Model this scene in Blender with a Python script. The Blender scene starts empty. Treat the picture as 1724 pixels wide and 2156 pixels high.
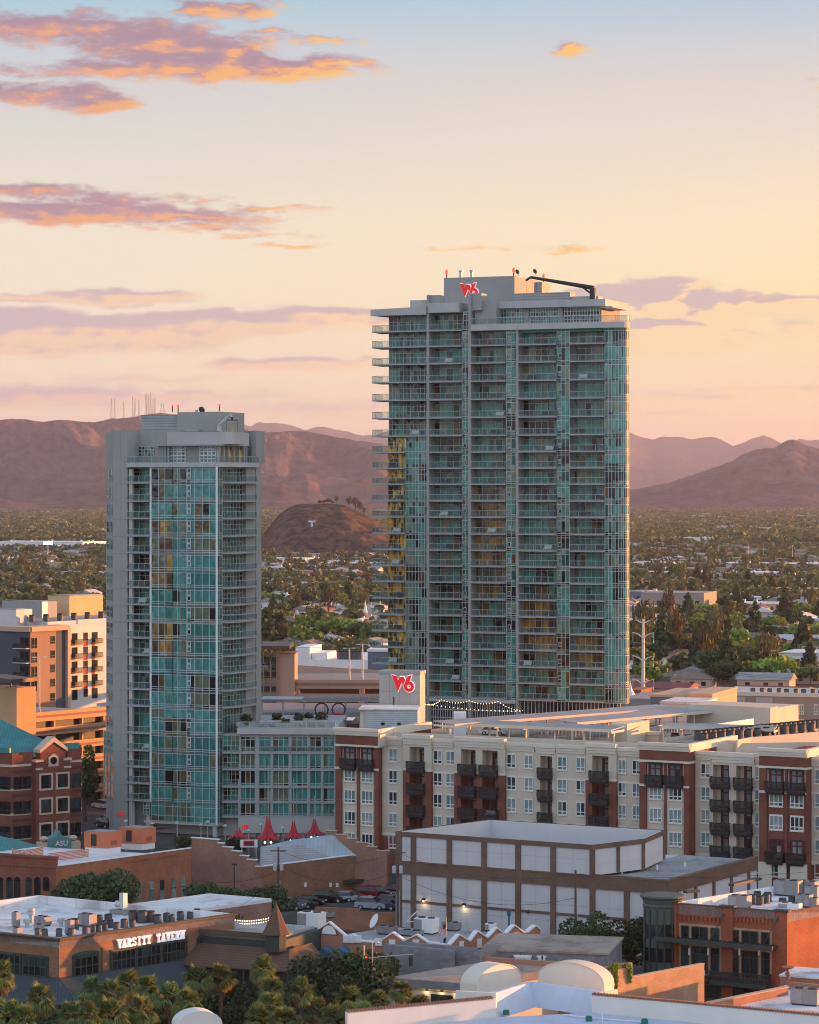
import bpy, bmesh, math, random
import numpy as np
from mathutils import Vector, Matrix
PI = math.pi
rad = math.radians
sc = bpy.context.scene
COL = sc.collection
# ------------------------------------------------------------------ camera
F = 6105.0            # focal length in the 1724 x 2156 grid the photograph was measured in
CX, CY = 862.0, 1035.0  # principal column, horizon row
CH = 60.0             # camera height over the city floor
cd = bpy.data.cameras.new('camera')
cam = bpy.data.objects.new('camera', cd); COL.objects.link(cam)
cam.location = (0, 0, CH); cam.rotation_euler = (rad(90), 0, 0)
cd.sensor_fit = 'VERTICAL'; cd.sensor_height = 36.0; cd.lens = F/2156*36.0
cd.shift_y = -(1078-CY)/2156
cd.clip_start = 1.0; cd.clip_end = 90000
sc.camera = cam
# ------------------------------------------------------------------ exposure, sampling
EXPO = 1.35
sc.view_settings.view_transform = 'Standard'; sc.view_settings.look = 'None'
sc.view_settings.exposure = EXPO; sc.view_settings.gamma = 1; sc.view_settings.use_curve_mapping = False
sc.render.engine = 'CYCLES'; sc.cycles.filter_width = 1.05
sc.cycles.max_bounces = 5; sc.cycles.diffuse_bounces = 2; sc.cycles.glossy_bounces = 3
sc.cycles.transparent_max_bounces = 10; sc.cycles.transmission_bounces = 2; sc.cycles.volume_bounces = 0
sc.cycles.caustics_reflective = False; sc.cycles.caustics_refractive = False
sc.cycles.sample_clamp_indirect = 4.0
sc.cycles.use_denoising = True
try: sc.cycles.denoiser = 'OPENIMAGEDENOISE'
except Exception: pass
# ------------------------------------------------------------------ sun
SUN_AZ, SUN_EL = 70.0, 5.0       # degrees to the right of the view, above the horizon
sl = bpy.data.lights.new('sun', 'SUN'); sl.energy = 5.0; sl.angle = rad(0.6); sl.color = (1.0, 0.37, 0.10)
sun = bpy.data.objects.new('sun', sl); COL.objects.link(sun)
_ts = Vector((math.sin(rad(SUN_AZ))*math.cos(rad(SUN_EL)), math.cos(rad(SUN_AZ))*math.cos(rad(SUN_EL)), math.sin(rad(SUN_EL))))
sun.rotation_euler = _ts.to_track_quat('Z', 'Y').to_euler()
# ------------------------------------------------------------------ sky
def srgb(r, g, b):
    def c(v):
        v = v/255.0
        return v/12.92 if v <= 0.04045 else ((v+0.055)/1.055)**2.4
    return (c(r), c(g), c(b), 1.0)
wd = bpy.data.worlds.new('World'); sc.world = wd; wd.use_nodes = True
nt = wd.node_tree; nt.nodes.clear()
def N(tree, typ, **kw):
    n = tree.nodes.new(typ)
    for k, v in kw.items(): setattr(n, k, v)
    return n
def M_(tree, op, a, b=None, c=None, clamp=False):
    n = tree.nodes.new('ShaderNodeMath'); n.operation = op; n.use_clamp = clamp
    for i, v in enumerate((a, b, c)):
        if v is None: continue
        if isinstance(v, (int, float)): n.inputs[i].default_value = v
        else: tree.links.new(v, n.inputs[i])
    return n.outputs[0]
def ramp_(tree, fac, stops, interp='LINEAR'):
    n = tree.nodes.new('ShaderNodeValToRGB'); cr = n.color_ramp; cr.interpolation = interp
    while len(cr.elements) < len(stops): cr.elements.new(0.5)
    for e, (p, c) in zip(cr.elements, stops):
        e.position = p; e.color = c if len(c) == 4 else (*c, 1)
    if fac is not None: tree.links.new(fac, n.inputs[0])
    return n.outputs[0]
def mixc(tree, fac, a, b, mode='MIX'):
    n = tree.nodes.new('ShaderNodeMix'); n.data_type = 'RGBA'; n.blend_type = mode
    for i, v in ((0, fac), (6, a), (7, b)):
        if isinstance(v, (int, float)): n.inputs[i].default_value = v
        elif isinstance(v, tuple): n.inputs[i].default_value = v if len(v) == 4 else (*v, 1)
        else: tree.links.new(v, n.inputs[i])
    return n.outputs[2]
tc = N(nt, 'ShaderNodeTexCoord'); sx = N(nt, 'ShaderNodeSeparateXYZ'); nt.links.new(tc.outputs['Generated'], sx.inputs[0])
az = M_(nt, 'ARCTAN2', sx.outputs[0], sx.outputs[1]); el = M_(nt, 'ARCSINE', sx.outputs[2])
U = M_(nt, 'MULTIPLY', az, F); V = M_(nt, 'MULTIPLY', el, F)      # angles on a 6105-per-radian scale
LSKY = [(1035, (236,204,184)), (930, (246,219,192)), (860, (249,225,195)), (780, (249,229,200)), (690, (248,231,205)), (600, (248,235,210)), (480, (244,233,212)), (380, (232,226,211)), (290, (223,221,213)), (190, (214,214,213)), (100, (198,212,220)), (0, (166,206,224)), (-400, (140,178,208)), (-2000, (112,150,196)), (-6000, (80,116,178))]
RSKY = [(1035, (252,206,160)), (930, (255,216,166)), (860, (255,224,174)), (780, (255,226,180)), (690, (255,231,178)), (600, (255,236,184)), (480, (255,236,195)), (380, (246,229,203)), (290, (236,224,208)), (190, (226,217,209)), (100, (208,211,216)), (0, (178,203,219)), (-400, (150,182,206)), (-2000, (114,152,196)), (-6000, (80,116,178))]
def sky_ramp(tab):
    top = 7035.0
    # square-root spacing gives the low band the room
    return ramp_(nt, M_(nt, 'SQRT', M_(nt, 'DIVIDE', M_(nt, 'MAXIMUM', V, 0.0), top)), [(math.sqrt((1035-y)/top), srgb(*c)) for y, c in tab])
azf = M_(nt, 'MULTIPLY_ADD', U, 1/1500.0, 0.42, clamp=True)
base = mixc(nt, azf, sky_ramp(LSKY), sky_ramp(RSKY))
# the side of the sky behind the camera: dusk lavender, bright
backc = ramp_(nt, M_(nt, 'SQRT', M_(nt, 'MAXIMUM', sx.outputs[2], 0.0)), [(0.0, (0.88, 0.89, 0.92, 1)), (0.35, (1.10, 1.18, 1.24, 1)), (0.7, (0.98, 1.14, 1.36, 1)), (1.0, (0.70, 0.92, 1.3, 1))])
bf = M_(nt, 'MULTIPLY_ADD', sx.outputs[1], -1.6, 0.9, clamp=True)
base = mixc(nt, bf, base, backc)
# glow round the sun, out of frame to the right
dv = N(nt, 'ShaderNodeVectorMath', operation='DOT_PRODUCT'); nt.links.new(tc.outputs['Generated'], dv.inputs[0]); dv.inputs[1].default_value = _ts
glow = M_(nt, 'POWER', M_(nt, 'MAXIMUM', dv.outputs['Value'], 0.0), 14.0)
base = mixc(nt, 1.0, base, mixc(nt, glow, (0, 0, 0, 1), (2.6, 1.5, 0.5, 1)), 'ADD')
# clouds: (column, row, half width, half height, weight), as measured; turned into sky angles
WARM = [(60,75,170,34,1),(210,72,150,34,.9),(320,100,190,52,1.15),(450,118,150,42,1.1),(250,158,190,18,.9),(420,150,230,30,1.2),(580,148,200,28,1.1),(690,143,120,15,.8),(430,36,62,20,.9),(530,33,58,17,.9),(592,22,30,12,.6),(60,210,150,24,.9),(200,218,100,28,1.1),(555,76,75,10,.6),(670,93,75,9,.42),(1203,113,56,20,.8),(1720,195,20,13,.7),(20,160,70,10,.35),
        (60,408,200,16,.8),(230,425,220,15,.7),(150,452,280,24,1.1),(380,455,220,18,.75),(560,443,150,7,.6),(420,482,150,12,.5),(540,497,110,8,.45),(625,522,95,6,.45),(980,523,60,7,.4),(1195,527,60,6,.45)]
MAUVE = [(60,630,130,12,.7),(250,628,200,15,.9),(60,704,230,44,1.8),(260,700,250,36,1.7),(480,682,250,26,1.5),(690,668,180,22,1.15),(860,670,120,22,1.15),(280,735,160,12,.5),(620,769,190,16,.8),(760,765,90,12,.6),(120,838,280,26,.6),(330,835,240,14,.5),(420,835,140,10,.45),(300,800,160,7,.3),(700,860,260,16,.35),
         (1300,655,130,46,2.6),(1400,645,140,52,2.8),(1500,658,110,42,2.6),(1370,700,220,34,2.2),(1660,645,150,20,1.4),(1390,724,200,24,1.2),(1610,714,60,9,.5),(1420,845,200,8,.5),(1600,828,240,9,.55),(1390,880,200,12,.4),(1690,690,80,20,.3)]
g = bpy.data.node_groups.new('cloud_density', 'ShaderNodeTree')
g.interface.new_socket('P', in_out='INPUT', socket_type='NodeSocketVector')
for s in ('Warm', 'Mauve'): g.interface.new_socket(s, in_out='OUTPUT', socket_type='NodeSocketFloat')
gi, go = N(g, 'NodeGroupInput'), N(g, 'NodeGroupOutput')
def vm(op, a, b, c=None):
    n = N(g, 'ShaderNodeVectorMath', operation=op)
    for i, v in enumerate((a, b, c)):
        if v is None: continue
        if isinstance(v, tuple): n.inputs[i].default_value = v
        else: g.links.new(v, n.inputs[i])
    return n
def noise(vec, scale, detail, rough=.55):
    n = N(g, 'ShaderNodeTexNoise'); g.links.new(vec, n.inputs['Vector'])
    n.inputs['Scale'].default_value = scale; n.inputs['Detail'].default_value = detail; n.inputs['Roughness'].default_value = rough
    return n
st = vm('MULTIPLY', gi.outputs[0], (0.010, 0.030, 1)).outputs[0]
w1 = noise(st, 0.9, 5)
wv = vm('MULTIPLY', vm('SUBTRACT', w1.outputs['Color'], (.5, .5, .5)).outputs[0], (190, 46, 0)).outputs[0]
PW = vm('ADD', gi.outputs[0], wv).outputs[0]
fb = noise(vm('MULTIPLY', gi.outputs[0], (0.014, 0.040, 1)).outputs[0], 1.0, 10, .68)
for k, tab in enumerate((WARM, MAUVE)):
    acc = None
    for x, y, rx, ry, w in tab:
        w *= 1.0 if k == 0 else 1.3
        rx *= 1.15; ry *= 1.25
        q = vm('MULTIPLY_ADD', PW, (1/rx, 1/ry, 0), (-(x-CX)/rx, -(CY-y)/ry, 0))
        ln = N(g, 'ShaderNodeVectorMath', operation='LENGTH'); g.links.new(q.outputs[0], ln.inputs[0])
        d = M_(g, 'MULTIPLY_ADD', ln.outputs['Value'], -w, w)
        acc = d if acc is None else M_(g, 'SMOOTH_MAX', acc, d, 0.25)
    tot = M_(g, 'ADD', acc, M_(g, 'MULTIPLY_ADD', fb.outputs[0], 1.9 if k == 0 else 1.25, -0.98 if k == 0 else -0.62))
    g.links.new(tot, go.inputs[k])
def cloud_at(du, dv_):
    c = N(nt, 'ShaderNodeCombineXYZ')
    nt.links.new(M_(nt, 'ADD', U, du), c.inputs[0]); nt.links.new(M_(nt, 'ADD', V, dv_), c.inputs[1])
    gn = N(nt, 'ShaderNodeGroup'); gn.node_tree = g; nt.links.new(c.outputs[0], gn.inputs[0])
    return gn
c0, c1 = cloud_at(0, 0), cloud_at(26, -13)
def smooth(v, lo, hi):
    n = N(nt, 'ShaderNodeMapRange', interpolation_type='SMOOTHSTEP'); nt.links.new(v, n.inputs[0])
    n.inputs[1].default_value = lo; n.inputs[2].default_value = hi
    return n.outputs[0]
hi_ = smooth(V, 380, 900)
CPAL = ([(0, srgb(170,142,158)), (.34, srgb(200,154,152)), (.62, srgb(240,168,124)), (1, srgb(255,198,106))], [(0, srgb(198,179,186)), (.35, srgb(220,190,182)), (.7, srgb(246,206,174)), (1, srgb(255,222,172))])
for k, amax in enumerate((.96, .84)):
    dens, dsun = c0.outputs[k], c1.outputs[k]
    alpha = M_(nt, 'MULTIPLY', smooth(dens, -0.10, 0.55), amax)
    l = smooth(M_(nt, 'SUBTRACT', dens, dsun), -0.22, 0.58)
    # nearer the sun, on the right, the clouds glow more
    right = M_(nt, 'MULTIPLY_ADD', U, 1/2200.0 if k == 0 else 1/1100.0, 0.38 if k == 0 else 0.25, clamp=True)
    thin = M_(nt, 'MULTIPLY', M_(nt, 'SUBTRACT', 1.0, smooth(dens, 0.0, 0.9)), 0.28)
    l = M_(nt, 'ADD', M_(nt, 'MULTIPLY', l, M_(nt, 'MULTIPLY_ADD', right, 1.25, 0.55 if k == 0 else .75)), M_(nt, 'MULTIPLY', thin, right), clamp=True)
    base = mixc(nt, alpha, base, ramp_(nt, l, CPAL[k]))
nish = N(nt, 'ShaderNodeTexSky', sky_type='NISHITA'); nish.sun_disc = False; nish.sun_elevation = rad(SUN_EL); nish.sun_rotation = rad(SUN_AZ)
high = smooth(V, 1100, 3200)
nsc = N(nt, 'ShaderNodeVectorMath', operation='SCALE'); nt.links.new(nish.outputs[0], nsc.inputs[0]); nsc.inputs['Scale'].default_value = 0.15*2**EXPO
base = mixc(nt, M_(nt, 'MULTIPLY', high, 0.35), base, nsc.outputs[0])
bg = N(nt, 'ShaderNodeBackground'); nt.links.new(base, bg.inputs[0]); bg.inputs[1].default_value = 2**-EXPO
wo = N(nt, 'ShaderNodeOutputWorld'); nt.links.new(bg.outputs[0], wo.inputs[0])
wd.cycles.sampling_method = 'MANUAL'; wd.cycles.sample_map_resolution = 512
# ------------------------------------------------------------------ measuring helpers
def c1(x, y): return (x/2.978, 842.0+y/2.978)
def c2(x, y): return (x/2.978, 1263.0+y/2.978)
def c3(x, y): return (526.3+x/2.978, 1315.7+y/2.978)
def c4(x, y): return (736.8+x/2.730, 552.6+y/2.730)
def c5(x, y): return (736.8+x/2.730, 1026.2+y/2.730)
def c6(x, y): return (1145.1+x/2.978, 1315.7+y/2.978)
def c7(x, y): return (x/2.978, 1710.3+y/2.978)
def c8(x, y): return (526.3+x/2.730, 1710.3+y/2.730)
def c9(x, y): return (1092.5+x/2.730, 1710.3+y/2.730)
def c10(x, y): return (1263.0+x/3.152, 842.0+y/3.152)
def G(p, h=0.0):
    """the place of height h over the ground that is seen in direction p"""
    Z = F*(CH-h)/(p[1]-CY)
    return Vector(((p[0]-CX)*Z/F, Z, h))
def P(p, Z): return Vector(((p[0]-CX)*Z/F, Z, CH-(p[1]-CY)*Z/F))
class Fr:
    """a building's frame: origin on the ground, x along its front to the right, y into its depth"""
    def __init__(s, o, th, z=0.0):
        s.o = Vector((o[0], o[1], z)); s.th = rad(th); s.c, s.s = math.cos(s.th), math.sin(s.th)
    def w(s, x, y, z=0.0): return Vector((s.o.x+x*s.c+y*s.s, s.o.y-x*s.s+y*s.c, s.o.z+z))
    def l(s, p):
        dx, dy = p[0]-s.o.x, p[1]-s.o.y
        return (dx*s.c-dy*s.s, dx*s.s+dy*s.c)
    def fx(s, col, y=0.0):
        k = (col-CX)/F; ox, oy = s.o.x+y*s.s, s.o.y+y*s.c
        return (k*oy-ox)/(s.c+k*s.s)
    def fy(s, col, x=0.0):
        k = (col-CX)/F; ox, oy = s.o.x+x*s.c, s.o.y-x*s.s
        return (k*oy-ox)/(s.s-k*s.c)
    def h(s, row, x=0.0, y=0.0): return CH-s.o.z-(row-CY)*s.w(x, y).y/F
# ------------------------------------------------------------------ materials
MATS = {}
def newmat(name):
    m = bpy.data.materials.new(name); m.use_nodes = True; t = m.node_tree
    b = t.nodes['Principled BSDF']; MATS[name] = m
    return m, t, b
def plain(name, col, rough=.8, var=.12, scale=.6, metal=0.0, bump=0.0, stain=0.0, spec=.3):
    m, t, b = newmat(name)
    co = N(t, 'ShaderNodeTexCoord'); n = N(t, 'ShaderNodeTexNoise'); t.links.new(co.outputs['Object'], n.inputs['Vector'])
    n.inputs['Scale'].default_value = scale; n.inputs['Detail'].default_value = 6
    lo = tuple(c*(1-var) for c in col); hi = tuple(min(1, c*(1+var)) for c in col)
    c = ramp_(t, n.outputs[0], [(.3, lo), (.7, hi)])
    if stain:
        mp = N(t, 'ShaderNodeMapping'); mp.inputs['Scale'].default_value = (1.0, 1.0, .12); t.links.new(co.outputs['Object'], mp.inputs[0])
        n2 = N(t, 'ShaderNodeTexNoise'); t.links.new(mp.outputs[0], n2.inputs['Vector']); n2.inputs['Scale'].default_value = .8; n2.inputs['Detail'].default_value = 8
        c = mixc(t, M_(t, 'MULTIPLY', ramp_(t, n2.outputs[0], [(.5, (0, 0, 0)), (.75, (1, 1, 1))]), stain), c, tuple(v*.45 for v in col))
    t.links.new(c, b.inputs['Base Color'])
    b.inputs['Roughness'].default_value = rough; b.inputs['Metallic'].default_value = metal; b.inputs['Specular IOR Level'].default_value = spec
    if bump:
        bn = N(t, 'ShaderNodeBump'); bn.inputs['Strength'].default_value = bump; bn.inputs['Distance'].default_value = .05
        n3 = N(t, 'ShaderNodeTexNoise'); n3.inputs['Scale'].default_value = scale*12; t.links.new(co.outputs['Object'], n3.inputs['Vector'])
        t.links.new(n3.outputs[0], bn.inputs['Height']); t.links.new(bn.outputs[0], b.inputs['Normal'])
    return m
def membrane(name, col, pitch=2.6):
    """sheet roofing: welded seams, ponding stains, patches"""
    m = plain(name, col, .75, .09, .16); t = m.node_tree; b = t.nodes['Principled BSDF']; src = b.inputs['Base Color'].links[0].from_socket
    co = N(t, 'ShaderNodeTexCoord'); s = N(t, 'ShaderNodeSeparateXYZ'); t.links.new(co.outputs['Object'], s.inputs[0])
    n = N(t, 'ShaderNodeTexNoise'); n.inputs['Scale'].default_value = .22; n.inputs['Detail'].default_value = 9; n.inputs['Roughness'].default_value = .65; t.links.new(co.outputs['Object'], n.inputs['Vector'])
    c = mixc(t, 1.0, src, ramp_(t, n.outputs[0], [(.36, (.62, .61, .60)), (.47, (.95, .95, .95)), (.62, (1.06, 1.06, 1.06))]), 'MULTIPLY')
    ln = M_(t, 'LESS_THAN', M_(t, 'FRACT', M_(t, 'DIVIDE', M_(t, 'ADD', s.outputs[0], M_(t, 'MULTIPLY', s.outputs[1], .55)), pitch)), .045)
    c = mixc(t, M_(t, 'MULTIPLY', ln, .45), c, tuple(v*.6 for v in col)); t.links.new(c, b.inputs['Base Color']); return m
def brick(name, a, bcol, mortar, w=.42, hgt=.14, ms=.018, bands=None):
    """courses of brick laid along x+y of the building's own frame; bands: (period, share, colour) of lighter or darker courses"""
    m, t, b = newmat(name)
    co = N(t, 'ShaderNodeTexCoord'); s = N(t, 'ShaderNodeSeparateXYZ'); t.links.new(co.outputs['Object'], s.inputs[0])
    cx = N(t, 'ShaderNodeCombineXYZ'); t.links.new(M_(t, 'ADD', s.outputs[0], s.outputs[1]), cx.inputs[0]); t.links.new(s.outputs[2], cx.inputs[1])
    br = N(t, 'ShaderNodeTexBrick'); t.links.new(cx.outputs[0], br.inputs['Vector'])
    for k, v in (('Color1', (*a, 1)), ('Color2', (*bcol, 1)), ('Mortar', (*mortar, 1)), ('Scale', 1.0), ('Mortar Size', ms), ('Brick Width', w), ('Row Height', hgt), ('Bias', 0.0)): br.inputs[k].default_value = v
    c = br.outputs[0]
    n = N(t, 'ShaderNodeTexNoise'); n.inputs['Scale'].default_value = .35; n.inputs['Detail'].default_value = 7; t.links.new(co.outputs['Object'], n.inputs['Vector'])
    c = mixc(t, 1.0, c, ramp_(t, n.outputs[0], [(.3, (.78, .78, .78)), (.7, (1.15, 1.12, 1.1))]), 'MULTIPLY')
    if bands:
        per, sh, bc = bands
        fr = M_(t, 'FRACT', M_(t, 'DIVIDE', s.outputs[2], per)); c = mixc(t, M_(t, 'LESS_THAN', fr, sh), c, bc)
    t.links.new(c, b.inputs['Base Color']); b.inputs['Roughness'].default_value = .9; b.inputs['Specular IOR Level'].default_value = .15
    return m
def seamed(name, col, pitch=.45, axis=0, rough=.5, metal=.2, dark=.6):
    """standing-seam sheet or slats: narrow lines across one axis of the frame"""
    m, t, b = newmat(name)
    co = N(t, 'ShaderNodeTexCoord'); s = N(t, 'ShaderNodeSeparateXYZ'); t.links.new(co.outputs['Object'], s.inputs[0])
    fr = M_(t, 'FRACT', M_(t, 'DIVIDE', s.outputs[axis], pitch))
    n = N(t, 'ShaderNodeTexNoise'); n.inputs['Scale'].default_value = .5; n.inputs['Detail'].default_value = 5; t.links.new(co.outputs['Object'], n.inputs['Vector'])
    c = ramp_(t, n.outputs[0], [(.3, tuple(v*.85 for v in col)), (.7, tuple(v*1.12 for v in col))])
    c = mixc(t, M_(t, 'LESS_THAN', fr, .22), c, tuple(v*dark for v in col))
    t.links.new(c, b.inputs['Base Color']); b.inputs['Roughness'].default_value = rough; b.inputs['Metallic'].default_value = metal
    return m
def glass(name, stops, rough=.06, wob=.25, ior=1.42, bumpscale=.35, cell=2.7, isl=.22):
    """window panes: each pane its own tint (blind, curtain, dark room, or a warm reflection painted in), mirror-like and not quite flat"""
    m, t, b = newmat(name)
    gm = N(t, 'ShaderNodeNewGeometry'); oi = N(t, 'ShaderNodeObjectInfo')
    co = N(t, 'ShaderNodeTexCoord'); sp = N(t, 'ShaderNodeSeparateXYZ'); t.links.new(co.outputs['Object'], sp.inputs[0])
    cb = N(t, 'ShaderNodeCombineXYZ')      # neighbouring panes belong to one room: same blinds
    t.links.new(M_(t, 'FLOOR', M_(t, 'DIVIDE', M_(t, 'ADD', sp.outputs[0], sp.outputs[1]), cell)), cb.inputs[0]); t.links.new(M_(t, 'FLOOR', M_(t, 'DIVIDE', sp.outputs[2], 3.1)), cb.inputs[1]); t.links.new(M_(t, 'MULTIPLY', oi.outputs['Random'], 97.0), cb.inputs[2])
    wn = N(t, 'ShaderNodeTexWhiteNoise'); t.links.new(cb.outputs[0], wn.inputs['Vector'])
    r = M_(t, 'FRACT', M_(t, 'MULTIPLY_ADD', gm.outputs['Random Per Island'], isl, wn.outputs['Value']))
    c = ramp_(t, r, stops, 'CONSTANT')
    mp = N(t, 'ShaderNodeMapping'); mp.inputs['Scale'].default_value = (1.6, 1.6, .5); t.links.new(co.outputs['Object'], mp.inputs[0])
    n4 = N(t, 'ShaderNodeTexNoise'); n4.inputs['Scale'].default_value = 1.1; n4.inputs['Detail'].default_value = 3; t.links.new(mp.outputs[0], n4.inputs['Vector'])
    c = mixc(t, 1.0, c, ramp_(t, n4.outputs[0], [(.3, (.55, .6, .6)), (.7, (1.35, 1.3, 1.3))]), 'MULTIPLY')  # streaky tone imitates wavy reflections in the pane colour
    t.links.new(c, b.inputs['Base Color']); b.inputs['Roughness'].default_value = rough; b.inputs['IOR'].default_value = ior
    n = N(t, 'ShaderNodeTexNoise'); n.inputs['Scale'].default_value = bumpscale; n.inputs['Detail'].default_value = 2
    t.links.new(co.outputs['Object'], n.inputs['Vector'])
    bn = N(t, 'ShaderNodeBump'); bn.inputs['Strength'].default_value = wob; bn.inputs['Distance'].default_value = .25
    t.links.new(n.outputs[0], bn.inputs['Height']); t.links.new(bn.outputs[0], b.inputs['Normal'])
    return m
def emit(name, col, st):
    m, t, b = newmat(name); b.inputs['Base Color'].default_value = (*col, 1); b.inputs['Emission Color'].default_value = (*col, 1); b.inputs['Emission Strength'].default_value = st
    return m
def sheer(name, col, fac, rough=.1):
    m, t, b = newmat(name); b.inputs['Base Color'].default_value = (*col, 1); b.inputs['Roughness'].default_value = rough
    tr = N(t, 'ShaderNodeBsdfTransparent'); tr.inputs[0].default_value = (.86, .93, .92, 1); mx = N(t, 'ShaderNodeMixShader'); mx.inputs[0].default_value = fac
    t.links.new(tr.outputs[0], mx.inputs[1]); t.links.new(b.outputs[0], mx.inputs[2]); t.links.new(mx.outputs[0], t.nodes['Material Output'].inputs[0])
    return m
def leafmat(name, a, bcol, trans=.25):
    m, t, b = newmat(name)
    gm = N(t, 'ShaderNodeNewGeometry'); oi = N(t, 'ShaderNodeObjectInfo')
    c = ramp_(t, gm.outputs['Random Per Island'], [(0.0, a), (1.0, bcol)])
    hs = N(t, 'ShaderNodeHueSaturation'); t.links.new(c, hs.inputs['Color'])
    t.links.new(M_(t, 'MULTIPLY_ADD', oi.outputs['Random'], .06, .47), hs.inputs['Hue']); t.links.new(M_(t, 'MULTIPLY_ADD', oi.outputs['Random'], .5, .75), hs.inputs['Value'])
    b.inputs['Roughness'].default_value = .65; b.inputs['Specular IOR Level'].default_value = .25
    t.links.new(hs.outputs[0], b.inputs['Base Color'])
    tl = N(t, 'ShaderNodeBsdfTranslucent'); t.links.new(hs.outputs[0], tl.inputs[0]); mx = N(t, 'ShaderNodeMixShader'); mx.inputs[0].default_value = trans
    t.links.new(b.outputs[0], mx.inputs[1]); t.links.new(tl.outputs[0], mx.inputs[2]); t.links.new(mx.outputs[0], t.nodes['Material Output'].inputs[0])
    return m
# ------------------------------------------------------------------ mesh builder
class MB:
    def __init__(s): s.v, s.f, s.m, s.xf = [], [], [], None
    def at(s, ox=0, oy=0, ang=0, oz=0): s.xf = (ox, oy, oz, math.cos(ang), math.sin(ang)) if (ox or oy or ang or oz) else None; return s
    def V(s, x, y, z):
        if s.xf: ox, oy, oz, c, n = s.xf; x, y, z = ox+x*c-y*n, oy+x*n+y*c, oz+z
        s.v.append((x, y, z)); return len(s.v)-1
    def poly(s, pts, m=0):
        s.f.append([s.V(*p) for p in pts]); s.m.append(m); return s
    def box(s, x0, x1, y0, y1, z0, z1, m=0, skip=''):
        i = [s.V(x, y, z) for z in (z0, z1) for y in (y0, y1) for x in (x0, x1)]
        for k, q in (('b', (0, 2, 3, 1)), ('t', (4, 5, 7, 6)), ('f', (0, 1, 5, 4)), ('k', (2, 6, 7, 3)), ('l', (0, 4, 6, 2)), ('r', (1, 3, 7, 5))):
            if k not in skip: s.f.append([i[j] for j in q]); s.m.append(m)
        return s
    def prism(s, poly, z0, z1, m=0, mt=None, bottom=True):
        n = len(poly); a = sum(poly[i][0]*poly[(i+1) % n][1]-poly[(i+1) % n][0]*poly[i][1] for i in range(n))
        if a < 0: poly = poly[::-1]
        z1f = z1 if callable(z1) else (lambda x, y: z1)
        lo = [s.V(x, y, z0) for x, y in poly]; hi = [s.V(x, y, z1f(x, y)) for x, y in poly]
        for i in range(n):
            j = (i+1) % n; s.f.append([lo[i], lo[j], hi[j], hi[i]]); s.m.append(m)
        s.f.append(hi); s.m.append(m if mt is None else mt)
        if bottom: s.f.append(lo[::-1]); s.m.append(m)
        return s
    def prismy(s, prof, y0, y1, m=0):
        """a profile in x,z pushed along y"""
        a = [s.V(x, y0, z) for x, z in prof]; b = [s.V(x, y1, z) for x, z in prof]; n = len(prof)
        for i in range(n):
            j = (i+1) % n; s.f.append([a[i], a[j], b[j], b[i]]); s.m.append(m)
        s.f.append(a[::-1]); s.f.append(b); s.m += [m, m]; return s
    def prismx(s, prof, x0, x1, m=0):
        """a profile in y,z pushed along x"""
        a = [s.V(x0, y, z) for y, z in prof]; b = [s.V(x1, y, z) for y, z in prof]; n = len(prof)
        for i in range(n):
            j = (i+1) % n; s.f.append([a[i], b[i], b[j], a[j]]); s.m.append(m)
        s.f.append(a); s.f.append(b[::-1]); s.m += [m, m]; return s
    def ring(s, poly, t, z0, z1, m=0):
        """a parapet along the edge of a rectangle (x0,x1,y0,y1)"""
        x0, x1, y0, y1 = poly
        s.box(x0, x1, y0, y0+t, z0, z1, m); s.box(x0, x1, y1-t, y1, z0, z1, m); s.box(x0, x0+t, y0+t, y1-t, z0, z1, m); s.box(x1-t, x1, y0+t, y1-t, z0, z1, m); return s
    def tube(s, pts, r, n=6, m=0, cap=True):
        pts = [Vector(p) for p in pts]; rs = r if isinstance(r, (list, tuple)) else [r]*len(pts); prev = None
        for k, p in enumerate(pts):
            d = (pts[min(k+1, len(pts)-1)]-pts[max(k-1, 0)]).normalized()
            a = d.cross(Vector((0, 0, 1))); a = Vector((1, 0, 0)) if a.length < 1e-4 else a.normalized(); b = d.cross(a)
            cur = [s.V(*(p+(a*math.cos(2*PI*i/n)+b*math.sin(2*PI*i/n))*rs[k])) for i in range(n)]
            if prev:
                for i in range(n): s.f.append([prev[i], prev[(i+1) % n], cur[(i+1) % n], cur[i]]); s.m.append(m)
            elif cap: s.f.append(cur[::-1]); s.m.append(m)
            prev = cur
        if cap: s.f.append(prev); s.m.append(m)
        return s
    def cyl(s, x, y, z0, z1, r, r2=None, n=12, m=0):
        return s.tube([(x, y, z0), (x, y, z1)], [r, r if r2 is None else r2], n, m)
    def lathe(s, x, y, prof, n=12, m=0):
        return s.tube([(x, y, z) for r, z in prof], [max(r, .001) for r, z in prof], n, m)
    def wire(s, a, b, sag, r, n=8, m=0):
        a, b = Vector(a), Vector(b); pts = [a.lerp(b, i/n)-Vector((0, 0, sag*4*(i/n)*(1-i/n))) for i in range(n+1)]
        return s.tube(pts, r, 3, m, False)
    def mesh(s, name, mats):
        me = bpy.data.meshes.new(name); me.from_pydata(s.v, [], s.f)
        for x in (mats if isinstance(mats, (list, tuple)) else [mats]): me.materials.append(x)
        if any(s.m): me.polygons.foreach_set('material_index', s.m)
        me.update(); return me
    def build(s, name, mats, parent=None, **kw): return obj(name, s.mesh(name, mats), parent, **kw)
def obj(name, me, parent=None, loc=None, rz=0, scale=None):
    o = bpy.data.objects.new(name, me); COL.objects.link(o)
    if parent is not None: o.parent = parent
    if loc is not None: o.location = loc
    if rz: o.rotation_euler = (0, 0, rz)
    if scale is not None: o.scale = scale if not isinstance(scale, (int, float)) else (scale,)*3
    return o
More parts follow.
